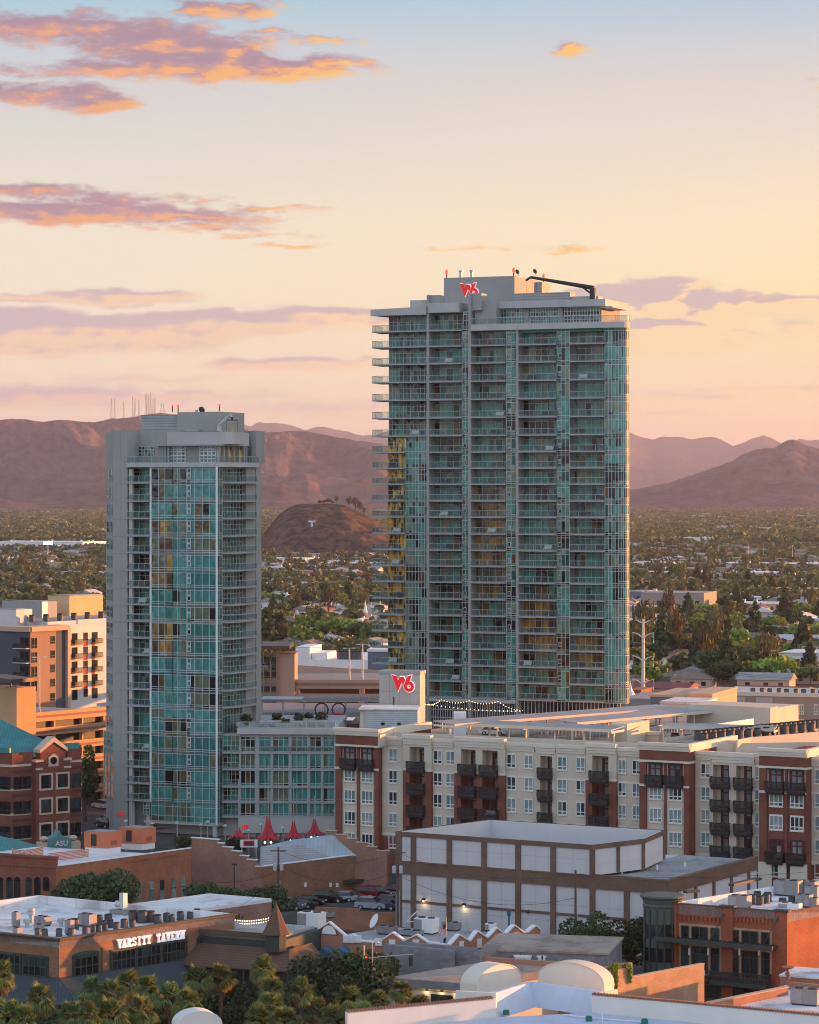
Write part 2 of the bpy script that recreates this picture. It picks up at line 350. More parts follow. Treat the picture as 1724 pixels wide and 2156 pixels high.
def tag(o, label=None, cat=None, group=None, kind=None):
    if label: o['label'] = label
    if cat: o['category'] = cat
    if group: o['group'] = group
    if kind: o['kind'] = kind
    return o
def thing(name, label, cat, fr=None, loc=(0, 0, 0), rz=0, group=None):
    o = obj(name, None)
    if fr is not None: o.location = fr.o; o.rotation_euler = (0, 0, -fr.th)
    else: o.location = loc; o.rotation_euler = (0, 0, rz)
    return tag(o, label, cat, group)
def kids(o): return [c for c in bpy.data.objects if c.parent is o]
def dup(root, loc, rz=None, label=None, group=None, scale=None, tree=None):
    """a copy of a thing with copies of its parts and sub-parts"""
    r = root.copy(); COL.objects.link(r); r.location = loc
    if rz is not None: r.rotation_euler = (0, 0, rz)
    if scale is not None: r.scale = (scale,)*3 if isinstance(scale, (int, float)) else scale
    if label: r['label'] = label
    if group: r['group'] = group
    for ch, gs in (tree if tree is not None else [(c, kids(c)) for c in kids(root)]):
        c = ch.copy(); COL.objects.link(c); c.parent = r
        for q in gs: d = q.copy(); COL.objects.link(d); d.parent = c
    return r
def tree_of(root): return [(c, kids(c)) for c in kids(root)]
# ------------------------------------------------------------------ the palette
concrete = plain('tower_concrete', (.33, .34, .325), .85, .08, .15, stain=.12)
concrete_pale = plain('pale_concrete', (.46, .46, .45), .85, .08, .2, stain=.15)
slabm = plain('slab_edge', (.34, .365, .365), .7, .06, .3)
alu = plain('aluminium', (.47, .51, .52), .45, .05, .5, metal=.3)
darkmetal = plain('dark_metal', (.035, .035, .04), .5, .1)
steel = plain('galvanised_steel', (.42, .43, .45), .45, .12, .9, metal=.4)
whitem = plain('white_paint', (.74, .74, .76), .6, .06, .3, stain=.10)
roofwhite = membrane('white_roof_membrane', (.68, .69, .71))
roofgrey = membrane('grey_roof_membrane', (.32, .315, .31))
rooftan = membrane('tan_roof', (.36, .29, .235))
beige = plain('beige_stucco', (.56, .49, .40), .9, .06, .25, stain=.08)
beigelt = plain('cream_trim', (.66, .60, .51), .85, .05, .3)
cream = plain('cream_stucco', (.62, .54, .43), .9, .07, .2, stain=.08)
redbrick = brick('red_brick', (.21, .066, .046), (.165, .052, .040), (.22, .12, .09))
orangebrick = brick('orange_brick', (.36, .135, .075), (.29, .10, .055), (.30, .17, .11))
brownbrick = brick('brown_brick', (.30, .155, .09), (.23, .115, .07), (.27, .17, .11))
pinkbrick = brick('pink_brick', (.34, .175, .135), (.27, .135, .105), (.34, .23, .18))
tanblock = brick('tan_block', (.46, .30, .20), (.39, .25, .165), (.36, .25, .17), .6, .3, .02)
greyblock = brick('grey_block', (.25, .25, .27), (.19, .19, .21), (.2, .2, .22), .8, .4, .02)
chocolate = brick('chocolate_brick', (.185, .12, .088), (.15, .095, .07), (.17, .12, .1), .42, .14, .015)
T_, TD, DK, BR, OL = (.040, .190, .168), (.018, .095, .088), (.007, .014, .016), (.12, .062, .020), (.10, .145, .095)
glass1 = glass('tower_glass', [(0, (.070, .275, .240)), (.26, (.115, .305, .255)), (.44, TD), (.52, (.20, .24, .16)), (.64, (.11, .22, .19)), (.76, DK), (.95, BR)])  # olive and brown stops paint warm sky reflections into the panes
glass2 = glass('curtain_glass', [(0, (.060, .250, .225)), (.30, (.085, .290, .265)), (.54, (.035, .18, .165)), (.74, (.13, .165, .11)), (.88, DK), (.95, (.12, .085, .04))], wob=.35, ior=1.55, cell=5.2, isl=.13)  # olive and brown stops again stand in for reflected dusk
glasspale = glass('spandrel_glass', [(0, (.16, .30, .30)), (.5, (.12, .26, .26)), (.8, (.2, .3, .31))], .12)
glassdark = glass('dark_glass', [(0, (.012, .016, .018)), (.5, (.02, .03, .032)), (.8, (.03, .05, .05))], .08, ior=1.5)
glassblind = glass('window_with_blinds', [(0, (.20, .27, .27)), (.45, (.13, .2, .2)), (.7, (.03, .045, .05)), (.88, (.28, .31, .3))], .1, ior=1.5)
goldglint = glass('painted_gold_reflection', [(0, (1.0, .58, .07)), (.42, (.60, .36, .05)), (.62, (.18, .13, .04)), (.76, (1.0, .66, .12))], .08, ior=2.2)  # gold sun reflection painted as the panes' base colour
for n_ in MATS['painted_gold_reflection'].node_tree.nodes:
    if n_.type == 'VALTORGB' and n_.color_ramp.interpolation == 'LINEAR': n_.color_ramp.elements[0].position = .42; n_.color_ramp.elements[0].color = (.10, .14, .25, 1); n_.color_ramp.elements[1].position = .60; n_.color_ramp.elements[1].color = (1.9, 1.8, 1.5, 1)  # hard breaks in the painted gold reflection
MATS['painted_gold_reflection'].node_tree.nodes['Principled BSDF'].inputs['Metallic'].default_value = .3
amberglint = glass('painted_amber_reflection', [(0, (.40, .235, .06)), (.35, (.26, .165, .06)), (.6, (.10, .065, .03)), (.8, (.15, .17, .10))], .06, .3, ior=1.5, cell=1.4)  # amber sunset reflection painted into the pane colour
glassnorth = glass('north_glass', [(0, (.05, .16, .14)), (.4, TD), (.6, (.10, .13, .09)), (.8, DK)], .05, .2, ior=2.3)
railglass = sheer('railing_glass', (.12, .20, .19), .24)
bark = plain('bark', (.12, .085, .06), .95, .25, 2.0)
redfabric = plain('red_fabric', (.55, .03, .05), .7, .08, .4)
lampwhite = emit('lamp_glow', (1.0, .72, .36), 2.2)
redlight = emit('red_beacon', (1.0, .04, .02), 1.3)
# ------------------------------------------------------------------ ground and hills
from mathutils import noise as mn
def groundmat():
    m, t, b = newmat('valley_floor')
    co = N(t, 'ShaderNodeTexCoord'); s = N(t, 'ShaderNodeSeparateXYZ'); t.links.new(co.outputs['Object'], s.inputs[0])
    n = N(t, 'ShaderNodeTexNoise'); n.inputs['Scale'].default_value = .012; n.inputs['Detail'].default_value = 9; n.inputs['Roughness'].default_value = .7; t.links.new(co.outputs['Object'], n.inputs['Vector'])
    far = ramp_(t, n.outputs[0], [(.36, (.05, .055, .03)), (.48, (.10, .095, .06)), (.58, (.17, .13, .095)), (.7, (.24, .19, .15))])
    n2 = N(t, 'ShaderNodeTexNoise'); n2.inputs['Scale'].default_value = .25; n2.inputs['Detail'].default_value = 8; t.links.new(co.outputs['Object'], n2.inputs['Vector'])
    near = ramp_(t, n2.outputs[0], [(.35, (.055, .052, .052)), (.65, (.10, .095, .09))])
    f = M_(t, 'MULTIPLY_ADD', s.outputs[1], 1/250.0, -2.3, clamp=True)
    t.links.new(mixc(t, f, near, far), b.inputs['Base Color']); b.inputs['Roughness'].default_value = .95; b.inputs['Specular IOR Level'].default_value = .1
    return m
gm_ = MB().poly([(-40000, -3000, 0), (40000, -3000, 0), (40000, 32000, 0), (-40000, 32000, 0)]).build('ground', groundmat()); tag(gm_, kind='structure')
def hillmat(name, a, bcol, sc_):
    m, t, b = newmat(name)
    co = N(t, 'ShaderNodeTexCoord')
    n = N(t, 'ShaderNodeTexNoise'); n.inputs['Scale'].default_value = sc_; n.inputs['Detail'].default_value = 9; n.inputs['Roughness'].default_value = .68; t.links.new(co.outputs['Object'], n.inputs['Vector'])
    n2 = N(t, 'ShaderNodeTexNoise'); n2.inputs['Scale'].default_value = sc_*.12; n2.inputs['Detail'].default_value = 4; t.links.new(co.outputs['Object'], n2.inputs['Vector'])
    c = ramp_(t, n.outputs[0], [(.38, bcol), (.58, a)])
    c = mixc(t, 1.0, c, ramp_(t, n2.outputs[0], [(.35, (.7, .7, .72)), (.65, (1.2, 1.15, 1.1))]), 'MULTIPLY')
    t.links.new(c, b.inputs['Base Color']); b.inputs['Roughness'].default_value = 1; b.inputs['Specular IOR Level'].default_value = 0
    return m
rockA = hillmat('desert_rock', (.125, .090, .080), (.048, .038, .036), .02)
rockB = hillmat('butte_rock', (.13, .085, .062), (.04, .032, .026), .12)
def interp(tab, x):
    if x <= tab[0][0]: return tab[0][1]
    for (x0, y0), (x1, y1) in zip(tab, tab[1:]):
        if x <= x1: return y0+(y1-y0)*(x-x0)/(x1-x0)
    return tab[-1][1]
def hill(name, ridge, Zr, Zb, mat, nx=220, ny=46, amp=.2, sc_=.0006, seed=0, jag=1.5, prof=1.25):
    xs = np.linspace(ridge[0][0], ridge[-1][0], nx); v, f = [], []
    nr = int(ny*1.35)
    for j in range(nr+1):
        s_ = j/ny
        Z = Zb+(Zr-Zb)*s_
        for x in xs:
            H = CH+(CY-interp(ridge, x)+jag*(mn.fractal(Vector((x*.05, seed, 3.1)), 1.0, 2.0, 4)))*Zr/F
            X = (x-CX)*Z/F
            g_ = mn.ridged_multi_fractal(Vector((X*sc_, Z*sc_, seed*7.7)), .9, 2.1, 6, 1.0, 2.0)-1.0
            k = s_ if s_ <= 1 else max(0, 2-s_)*1.0
            h = H*(k**prof)+amp*H*g_*(max(0, k*(1-k))*2.6 if s_ <= 1 else k*(s_-1)*2)
            h = min(h, CH+(H-CH)*Z/Zr)
            v.append((X, Z, max(h, 0.2) if 0 < j < nr else -3))
    for j in range(nr):
        for i in range(nx-1):
            a = j*nx+i; f.append((a, a+1, a+nx+1, a+nx))
    me = bpy.data.meshes.new(name); me.from_pydata(v, [], f); me.materials.append(mat); me.polygons.foreach_set('use_smooth', [True]*len(f)); me.update()
    return tag(obj(name, me), kind='structure')
hill('hills', [(-700,1000),(-250,900),(-120,888),(-40,880),(0,884),(20,882),(60,883),(90,889),(130,883),(165,887),(200,889),(240,881),(272,880),(302,873),(340,869),(420,880),(470,894),(520,905),(550,911),(600,908),(650,908),(690,917),(730,924),(760,929),(800,934),(900,960),(1000,1000),(1080,1030)], 13000, 8600, rockA, 620, 110, .66, .0014, 1, 1.6, 1.1)
hill('far_hills', [(300,1030),(380,960),(440,920),(480,905),(505,893),(528,897),(545,888),(565,893),(580,890),(600,893),(625,899),(640,906),(660,900),(680,898),(700,903),(740,911),(765,917),(790,916),(830,905),(900,925),(1000,960),(1100,1031)], 26000, 21000, rockA, 160, 24, .25, .0004, 2, 2.2)
hill('far_hills', [(960,1031),(1050,990),(1100,955),(1200,915),(1280,900),(1320,907),(1340,917),(1355,921),(1375,926),(1395,919),(1430,920),(1458,925),(1480,921),(1500,919),(1518,926),(1543,939),(1560,934),(1585,922),(1608,917),(1625,922),(1645,934),(1665,930),(1685,924),(1705,928),(1730,925),(1800,930),(1900,945),(2150,1030)], 25000, 20000, rockA, 240, 30, .22, .0005, 3, 1.2)
hill('hills', [(1150,1044),(1250,1040),(1300,1035),(1360,1026),(1410,1016),(1455,1001),(1500,985),(1540,972),(1565,955),(1590,947),(1612,943),(1630,944),(1645,933),(1660,926),(1672,925),(1684,931),(1700,938),(1720,944),(1800,952),(1950,975),(2300,1030)], 11500, 9300, rockA, 380, 90, .55, .0016, 4, 1.2, 1.15)
# the butte, with its white letter
def butte():
    v, f = [], []; cz = 2880; out = [(520,1166),(545,1142),(560,1118),(588,1083),(606,1070),(622,1063),(650,1061),(690,1060),(722,1063),(745,1074),(765,1083),(800,1101),(840,1125),(900,1150),(960,1168)]
    nx, ny = 120, 60
    xs = np.linspace(520, 960, nx)
    for j in range(ny+1):
        s_ = j/ny*2  # 0 front foot, 1 ridge, 2 back foot
        Z = cz-150+150*s_
        for x in xs:
            H = max(0, CH+(CY-interp(out, x))*cz/F)
            X = (x-CX)*Z/F; k = math.sin(min(1, s_ if s_ <= 1 else 2-s_)*PI/2)**.8
            g_ = mn.ridged_multi_fractal(Vector((X*.02, Z*.02, 5)), .9, 2.1, 6, 1.0, 2.0)-1.0
            h = H*k+g_*8.0*(k*(1-k)*3+.05*(s_ != 1))
            v.append((X, Z, h if H > 0 and 0 < j < ny else -1))
    for j in range(ny):
        for i in range(nx-1):
            a = j*nx+i; f.append((a, a+1, a+nx+1, a+nx))
    me = bpy.data.meshes.new('butte'); me.from_pydata(v, [], f); me.materials.append(rockB); me.polygons.foreach_set('use_smooth', [True]*len(f)); me.update()
    tag(obj('hill', me), kind='structure')
    # height of the front slope at a direction: used to lay the letter on it
    from mathutils.bvhtree import BVHTree
    bvh = BVHTree.FromPolygons([Vector(p) for p in v], f)
    m = MB()
    for (xa, xb, ya, yb) in ((648.5, 664, 1096, 1099.5), (654, 658.5, 1099.5, 1109)):
        q = []
        for x, y in ((xa, yb), (xb, yb), (xb, ya), (xa, ya)):
            d = (P((x, y), 2000)-Vector((0, 0, CH))).normalized()
            hit = bvh.ray_cast(Vector((0, 0, CH)), d)[0] or P((x, y), 2760)
            q.append(hit-d*1.5)
        lo = [Vector((p.x, p.y+1.2, p.z-1.2)) for p in q]
        m.poly(q); m.poly(lo[::-1])
        for i in range(4): m.poly([q[i], lo[i], lo[(i+1) % 4], q[(i+1) % 4]])
    tag(m.build('hill_letter', plain('letter_white', (.42, .42, .43), .8)), 'white letter T laid out on the side of the dark butte', 'letter')
    return bvh
butte_bvh = butte()
def on_butte(x, Z):
    X = (x-CX)*Z/F; h = butte_bvh.ray_cast(Vector((X, Z, 500)), Vector((0, 0, -1)))[0]
    return h if h else Vector((X, Z, 0))
# ------------------------------------------------------------------ trees
rng = np.random.default_rng(7)
def leaf_verts(blobs, n, size, seed, flat=0.0, tri=False, droop=0.0):
    """n leaf clumps spread through the outer part of a few ellipsoids; returns quads as (4n,3)"""
    r = np.random.default_rng(seed); w = np.array([b[3]*b[4]*b[5] for b in blobs])**.67; w = w/w.sum()
    k = r.choice(len(blobs), n, p=w); B = np.array(blobs)[k]
    d = r.normal(size=(n, 3)); d /= np.linalg.norm(d, axis=1)[:, None]
    rad_ = r.uniform(.55, 1.05, n)**.6
    c = B[:, :3]+d*B[:, 3:6]*rad_[:, None]
    a = r.normal(size=(n, 3))+d*.8; a[:, 2] *= (1-flat); a /= np.linalg.norm(a, axis=1)[:, None]
    t1 = np.cross(a, r.normal(size=(n, 3))); t1 /= np.linalg.norm(t1, axis=1)[:, None]; t2 = np.cross(a, t1)
    s = size*r.uniform(.6, 1.4, (n, 1))
    if droop: t1 = t1*.45; t2 = np.array([[0, 0, 1.0]])*1.5+t2*.35
    q = np.stack([c-t1*s-t2*s*.7, c+t1*s-t2*s*.8, c+t1*s*.8+t2*s, c-t1*s*.9+t2*s*.7], 1)
    return q.reshape(-1, 3)
def quadmesh(name, v, mat, tris=False):
    n = len(v)//(3 if tris else 4); q = 3 if tris else 4
    me = bpy.data.meshes.new(name); me.vertices.add(len(v)); me.vertices.foreach_set('co', np.asarray(v, dtype=np.float32).ravel())
    me.loops.add(n*q); me.loops.foreach_set('vertex_index', np.arange(n*q, dtype=np.int32))
    me.polygons.add(n); me.polygons.foreach_set('loop_start', np.arange(0, n*q, q, dtype=np.int32)); me.polygons.foreach_set('loop_total', np.full(n, q, dtype=np.int32))
    me.materials.append(mat); me.update(calc_edges=True); me.validate(); return me
leaf_olive = leafmat('olive_foliage', (.085, .105, .035), (.170, .185, .065))
leaf_dark = leafmat('dark_foliage', (.036, .062, .024), (.085, .110, .045))
leaf_bright = leafmat('bright_foliage', (.13, .20, .03), (.24, .31, .065))
leaf_brown = leafmat('brownish_foliage', (.080, .080, .034), (.140, .125, .055))
leaf_far = leafmat('far_foliage', (.055, .080, .030), (.145, .165, .065))
def crown_blobs(h, w, kind, r):
    if kind == 'pine': return [(r.uniform(-.3, .3), r.uniform(-.3, .3), h*(.30+.62*i/5), w*.5*(1-.75*i/5), w*.5*(1-.75*i/5), h*.11) for i in range(6)]
    if kind == 'tall': return [(r.uniform(-w*.22, w*.22), r.uniform(-w*.22, w*.22), h*r.uniform(.4, .86), w*r.uniform(.2, .34), w*r.uniform(.2, .34), h*r.uniform(.10, .2)) for i in range(7)]
    return [(r.uniform(-w*.32, w*.32), r.uniform(-w*.32, w*.32), h*r.uniform(.48, .8), w*r.uniform(.2, .34), w*r.uniform(.2, .34), h*r.uniform(.13, .24)) for i in range(8)]
def tree_mesh(name, h, w, kind, n, size, mat, seed):
    """a whole small tree in one mesh: trunk, limbs and leaf clumps"""
    r = random.Random(seed); bl = crown_blobs(h, w, kind, r)
    lv = leaf_verts(bl, n, size, seed, droop=(kind == 'tall')*.5)
    b = MB().tube([(0, 0, -.3), (.1, 0, h*.3), (.0, .1, h*.6)], [h*.022+.1, h*.018+.06, h*.008+.03], 6, 1)
    for q in bl[:4]: b.tube([(0, 0, h*.28), (q[0]*.6, q[1]*.6, q[2]*.75), (q[0], q[1], q[2])], [h*.011, h*.008, .03], 4, 1, False)
    o = len(b.v); b.v += [tuple(p) for p in lv]
    for i in range(n): b.f.append([o+4*i, o+4*i+1, o+4*i+2, o+4*i+3]); b.m.append(0)
    return b.mesh(name, [mat, bark])
SPEC = {'olive': ('broadleaf_tree', leaf_olive, 8.5, 9.5, 'round'), 'dark': ('pine_tree', leaf_dark, 14, 8, 'pine'), 'bright': ('green_tree', leaf_bright, 7, 10, 'round'), 'brown': ('eucalyptus_tree', leaf_brown, 15, 9, 'tall'), 'dk': ('broadleaf_tree', leaf_dark, 8, 9, 'round')}
TREEM = {k: [tree_mesh(n, h, w, kd, 420, .62 if kd != 'tall' else .5, m, 11*i+hash_) for i in range(3)] for hash_, (k, (n, m, h, w, kd)) in enumerate(SPEC.items())}
KEEP = []   # (x0, x1, z0, z1) plots where no suburb tree stands, in world x and depth
def blocked(X, Z): return any(a < X < b and c < Z < d for a, b, c, d in KEEP)
GLAB = {'olive': 'olive green rounded tree among the low houses of the valley', 'dark': 'dark pointed evergreen among the low houses of the valley', 'bright': 'bright green spreading tree among the low houses of the valley', 'brown': 'tall brownish drooping tree among the low houses of the valley', 'dk': 'dark green rounded tree among the low houses of the valley'}
GGRP = {'olive': 'olive trees of the valley', 'dark': 'evergreens of the valley', 'bright': 'bright trees of the valley', 'brown': 'brownish trees of the valley', 'dk': 'dark rounded trees of the valley'}
# ------------------------------------------------------------------ buildings of the valley
def shed(name, x0, x1, yt, yb, depth, label, wallm, roofm=roofwhite, group=None, cat='building', th=18, doors=0, parts=True):
    """a long low building seen far off: walls, parapet roof, a row of openings"""
    o = G(((x0+x1)/2, yb)); fr = Fr(o, th); xa, xb = fr.fx(x0), fr.fx(x1); h = max(3.0, fr.h(yt))
    t = thing(name, label, cat, fr, group=group); wd_ = xb-xa
    m = MB().box(xa, xb, 0, depth, 0, h, 0, 't')
    for i in range(doors):
        x = xa+wd_*(i+.5)/doors; m.box(x-wd_*.18/doors, x+wd_*.18/doors, -.12, .02, h*.12, h*.62, 1)
    m.build('wall', [wallm, glassdark], t)
    MB().box(xa-.15, xb+.15, -.15, depth+.15, h, h+.25, 0).build('roof', roofm, t)
    b = MB()
    r = random.Random(x0)
    for i in range(int(wd_/14)): x = xa+r.uniform(2, wd_-3); y = r.uniform(2, depth-3); b.box(x, x+1.8, y, y+1.6, h+.26, h+1.5, 0)
    if b.v: b.build('roof_vents', alu, t)
    p = fr.w((xa+xb)/2, depth/2); KEEP.append((p.x-wd_*.55, p.x+wd_*.55, p.y-depth*.9-8, p.y+depth*.8))
    return t
pinkwall = plain('tan_wall', (.50, .36, .26), .9, .06, .2)
bluewall = plain('blue_grey_wall', (.13, .16, .22), .8, .06, .2)
greywall = plain('grey_wall', (.30, .30, .31), .85, .06, .2)
greywarm = plain('taupe_wall', (.31, .27, .23), .85, .06, .2)
redroof = seamed('red_tile_roof', (.24, .06, .05), .5, 0, .8, 0, .75)
W_ = [('warehouse', 1361,1540,1119,1129,40,'far off white warehouse just below the plain at right, pale row of doors',whitem,12),('warehouse',1382,1518,1133,1145,40,'long white warehouse with a curved roof shadow before the dark tree row',whitem,9),('warehouse',1545,1735,1131,1140,50,'long white warehouse by the right edge under the far plain',whitem,14),
      ('warehouse',1516,1740,1187,1198,45,'long pale blue roofed shed right of the dark pines',greywall,16),('warehouse',1326,1419,1185,1197,35,'white flat warehouse beside the tall tower at mid valley',whitem,6),('warehouse',1318,1497,1206,1216,38,'low wide white roofed shop row beside the tall tower',greywall,12),
      ('warehouse',1520,1662,1206,1220,36,'cream warehouse before the freeway with sunlit end',cream,8),('warehouse',1600,1690,1220,1232,24,'small white shed right of the cream warehouse',whitem,4),
      ('warehouse',-20,174,1141,1155,60,'long white shopping centre behind the lit billboard',whitem,18),('warehouse',172,232,1146,1155,40,'white flat store wing next to the left tower',whitem,6),
      ('warehouse',548,642,1176,1188,40,'white warehouse at the foot of the butte by the left tower',whitem,8),('warehouse',650,795,1186,1196,40,'long low white warehouse in front of the butte',cream,10),('warehouse',553,600,1195,1206,30,'short pale shed below the butte beside the left tower',greywall,4),
      ('warehouse',700,812,1168,1176,40,'pale thin warehouse along the right foot of the butte',whitem,8),
      ('shop',1485,1650,1271,1287,26,'long white roofed shop row right of the school',pinkwall,10),('shop',1560,1610,1258,1272,16,'small white walled shop with sign wall behind the shop row',whitem,2),
      ('shop',1600,1724,1240,1252,20,'pale bungalow row with tan roof at the right edge',pinkwall,8),('shop',60,150,1185,1200,22,'tan tile roofed apartments left of the left tower',pinkwall,8),('shop',115,190,1205,1222,18,'brown roofed long house left of the left tower',pinkwall,6)]
for nm, x0, x1, yt, yb, dp, lb, wm, nd in W_: shed(nm, x0, x1, yt, yb, dp, lb, wm, rooftan if nm == 'shop' and wm is pinkwall and x0 < 1000 else roofwhite, doors=nd)
shed('school', 1349, 1482, 1249, 1291, 30, 'grey block school with a sunlit tan end wall right of the tall tower', greywarm, roofgrey, doors=5)
shed('school', 1316, 1352, 1246, 1272, 26, 'dark blue school hall between the tall tower and the grey school', bluewall, roofgrey, doors=2)
shed('school', 1316, 1440, 1278, 1297, 14, 'low sunlit tan classroom row in front of the grey school', pinkwall, roofwhite, doors=7)
# camera shop with its lettering
def lettering(text, mat, size, parent, loc, rot, name='lettering', ext=.06, align='CENTER', bold=0.0, sx_=1.0, smooth_=3):
    cu = bpy.data.curves.new(name, 'FONT'); cu.body = text; cu.size = size; cu.extrude = ext; cu.align_x = align; cu.resolution_u = smooth_; cu.offset = bold
    tmp = bpy.data.objects.new('tmp', cu); COL.objects.link(tmp); bpy.context.view_layer.update()
    me = bpy.data.meshes.new_from_object(tmp.evaluated_get(bpy.context.evaluated_depsgraph_get())); bpy.data.objects.remove(tmp)
    me.materials.clear(); me.materials.append(mat)
    o = obj(name, me, parent, loc); o.rotation_euler = rot; o.scale = (sx_, 1, 1); return o
t = shed('camera_shop', 1642, 1745, 1376, 1420, 22, 'white camera shop with dark lettering among the trees at right', whitem, roofwhite, th=20)
fr = Fr(G(((1642+1745)/2, 1420)), 20); xm = fr.fx(1664); h_ = fr.h(1400)
lettering('Tempe Camera', darkmetal, 1.75, t, (xm, -.08, fr.h(1398)-.2), (PI/2, 0, 0), bold=.03)
MB().box(fr.fx(1656), fr.fx(1681), -.1, .1, fr.h(1415), fr.h(1406)).build('window', glassdark, t)
tr_ = MB()
for k in range(10): tr_.box(fr.fx(1680)+k*1.6, fr.fx(1680)+k*1.6+.12, 6, 6.1, fr.h(1376)+.2, fr.h(1376)+1.8)
tr_.box(fr.fx(1680), fr.fx(1680)+15, 6, 6.1, fr.h(1376)+1.8, fr.h(1376)+2.0); tr_.build('roof_truss', alu, t)
for x0, x1, yt, yb, lb in ((1320,1445,1440,1462,'long red tile roofed building beside the white steel pylon'),(1548,1690,1448,1464,'red tile roofed hall behind the beige flats at right')):
    o = G(((x0+x1)/2, yb)); fr = Fr(o, 20); xa, xb = fr.fx(x0), fr.fx(x1); h = fr.h(yt)*.6
    t = thing('tiled_hall', lb, 'building', fr); MB().box(xa, xb, 0, 14, 0, h).build('wall', pinkwall, t)
    MB().prismx([(-.8, h+.02), (14.8, h+.02), (7, h*1.75)], xa-.8, xb+.8).build('roof', redroof, t); KEEP.append((o.x-35, o.x+35, o.y-12, o.y+20))
# houses
def house_mesh(seed, wallm, roofm):
    r = random.Random(seed); w, d, h = r.uniform(11, 17), r.uniform(8, 10), 2.9
    m = MB().box(-w/2, w/2, -d/2, d/2, 0, h, 0)
    for s in (-.3, .05, .33): m.box(w*s-.7, w*s+.7, -d/2-.05, -d/2+.05, .9, 2.1, 2)
    e = .5; a, b = w/2+e, d/2+e; k = d/2 if seed % 2 else 0; rz_ = h+2.0
    base = [(-a, -b, h+.02), (a, -b, h+.02), (a, b, h+.02), (-a, b, h+.02)]; r0, r1 = (-a+k, 0, rz_), (a-k, 0, rz_)
    m.poly([base[0], base[1], r1, r0], 1); m.poly([base[2], base[3], r0, r1], 1); m.poly([base[1], base[2], r1], 1); m.poly([base[3], base[0], r0], 1); m.poly(base[::-1], 1)
    m.box(w*.2, w*.2+.8, .5, 1.3, h+.5, h+2.6, 1); return m.mesh('house', [wallm, roofm, glassdark])
shingles = [plain('grey_shingles', (.30, .29, .29), .9, .15, .6), plain('brown_shingles', (.22, .165, .13), .9, .15, .6), plain('white_shingles', (.5, .5, .52), .9, .1, .6), plain('clay_tiles', (.30, .16, .11), .9, .15, .6)]
HM = [[house_mesh(3*i+j, (pinkwall, cream, whitem)[j % 3], s) for j in range(3)] for i, s in enumerate(shingles)]
HL = ['low house with a grey shingle roof among the valley trees', 'low house with a brown shingle roof among the valley trees', 'low house with a whitish roof among the valley trees', 'low house with a clay tile roof among the valley trees']
GAPS = [(-15, 226, 1100, 1262), (550, 812, 1192, 1375), (1316, 1740, 1165, 1450)]
R = random.Random(5)
def gap_point(lo=0, hi=1):
    g_ = R.choices(GAPS, [.25, .27, .48])[0]; u = R.random()**1.0; y0, y1 = g_[2], g_[3]; y0 += (y1-y0)*lo; y1 -= (y1-y0)*(1-hi)
    return (R.uniform(g_[0], g_[1]), y0+(y1-y0)*u)
n_h = 0; PL = []
for _ in range(4000):
    p = gap_point(); o = G(p); 
    if blocked(o.x, o.y) or any(abs(o.x-a)+abs(o.y-b) < 21 for a, b in PL): continue
    PL.append((o.x, o.y)); k = R.choices(range(4), [.4, .25, .25, .15])[0]
    tag(obj('house', R.choice(HM[k]), None, o, rz=-rad(20)+R.choice((0, PI/2))+R.uniform(-.1, .1)), HL[k], 'house', ('grey roofed', 'brown roofed', 'white roofed', 'clay roofed')[k]+' houses of the valley')
    n_h += 1
    if n_h >= 290: break
# the trees that show largest, one object each
n_t = 0
for _ in range(4000):
    p = gap_point(); o = G(p)
    if R.random() > min(1, (1500/o.y)**1.5) or blocked(o.x, o.y): continue
    k = R.choices(list(SPEC), [.3, .14, .28, .12, .16] if p[0] < 1000 else [.26, .16, .24, .18, .16])[0]
    s = R.uniform(.55, 1.1)*(1.15 if p[1] > 1330 else 1)
    tag(obj(SPEC[k][0], R.choice(TREEM[k]), None, o, R.uniform(0, 6), s), GLAB[k], 'tree', GGRP[k]); n_t += 1
    if n_t >= 270: break
# the rest of the valley's trees read as one mass
farwall = [plain('far_roof', (.30, .25, .21), .9), plain('far_pale_roof', (.5, .47, .45), .9)]
def mass():
    out = []; r = np.random.default_rng(3)
    def add(X, Z, h, w, n, size):
        lv = leaf_verts([(0, 0, h*.55, w*.5, w*.5, h*.42), (w*.25, 0, h*.45, w*.35, w*.35, h*.35), (-w*.2, .2*w, h*.6, w*.3, w*.3, h*.35)], n, size, int(r.integers(1e9)))
        lv[:, 0] += X; lv[:, 1] += Z; lv[:, 2] = np.maximum(lv[:, 2], .05); out.append(lv)
    cnt = 0
    for _ in range(13500):
        u = r.random(); Z = 900*(9600/900)**(u**.85); x = r.uniform(-60, 1790); X = (x-CX)*Z/F
        if blocked(X, Z): continue
        if 540 < x < 960 and 2700 < Z < 3050: continue
        if Z < 1500:
            if r.random() < .82: continue
            add(X, Z, r.uniform(4, 7.5), r.uniform(5, 10), 70, .75)
        elif Z < 3200:
            if r.random() < .42: continue
            add(X, Z, r.uniform(4, 9), r.uniform(7, 13), 40, 1.15)
        else: add(X, Z, r.uniform(6, 11), r.uniform(16, 36), 24, 2.8)
        cnt += 1
    return np.concatenate(out)
tag(obj('distant_trees', quadmesh('distant_trees', mass(), leaf_far)), 'mass of small far trees covering the valley floor', 'trees', kind='stuff')
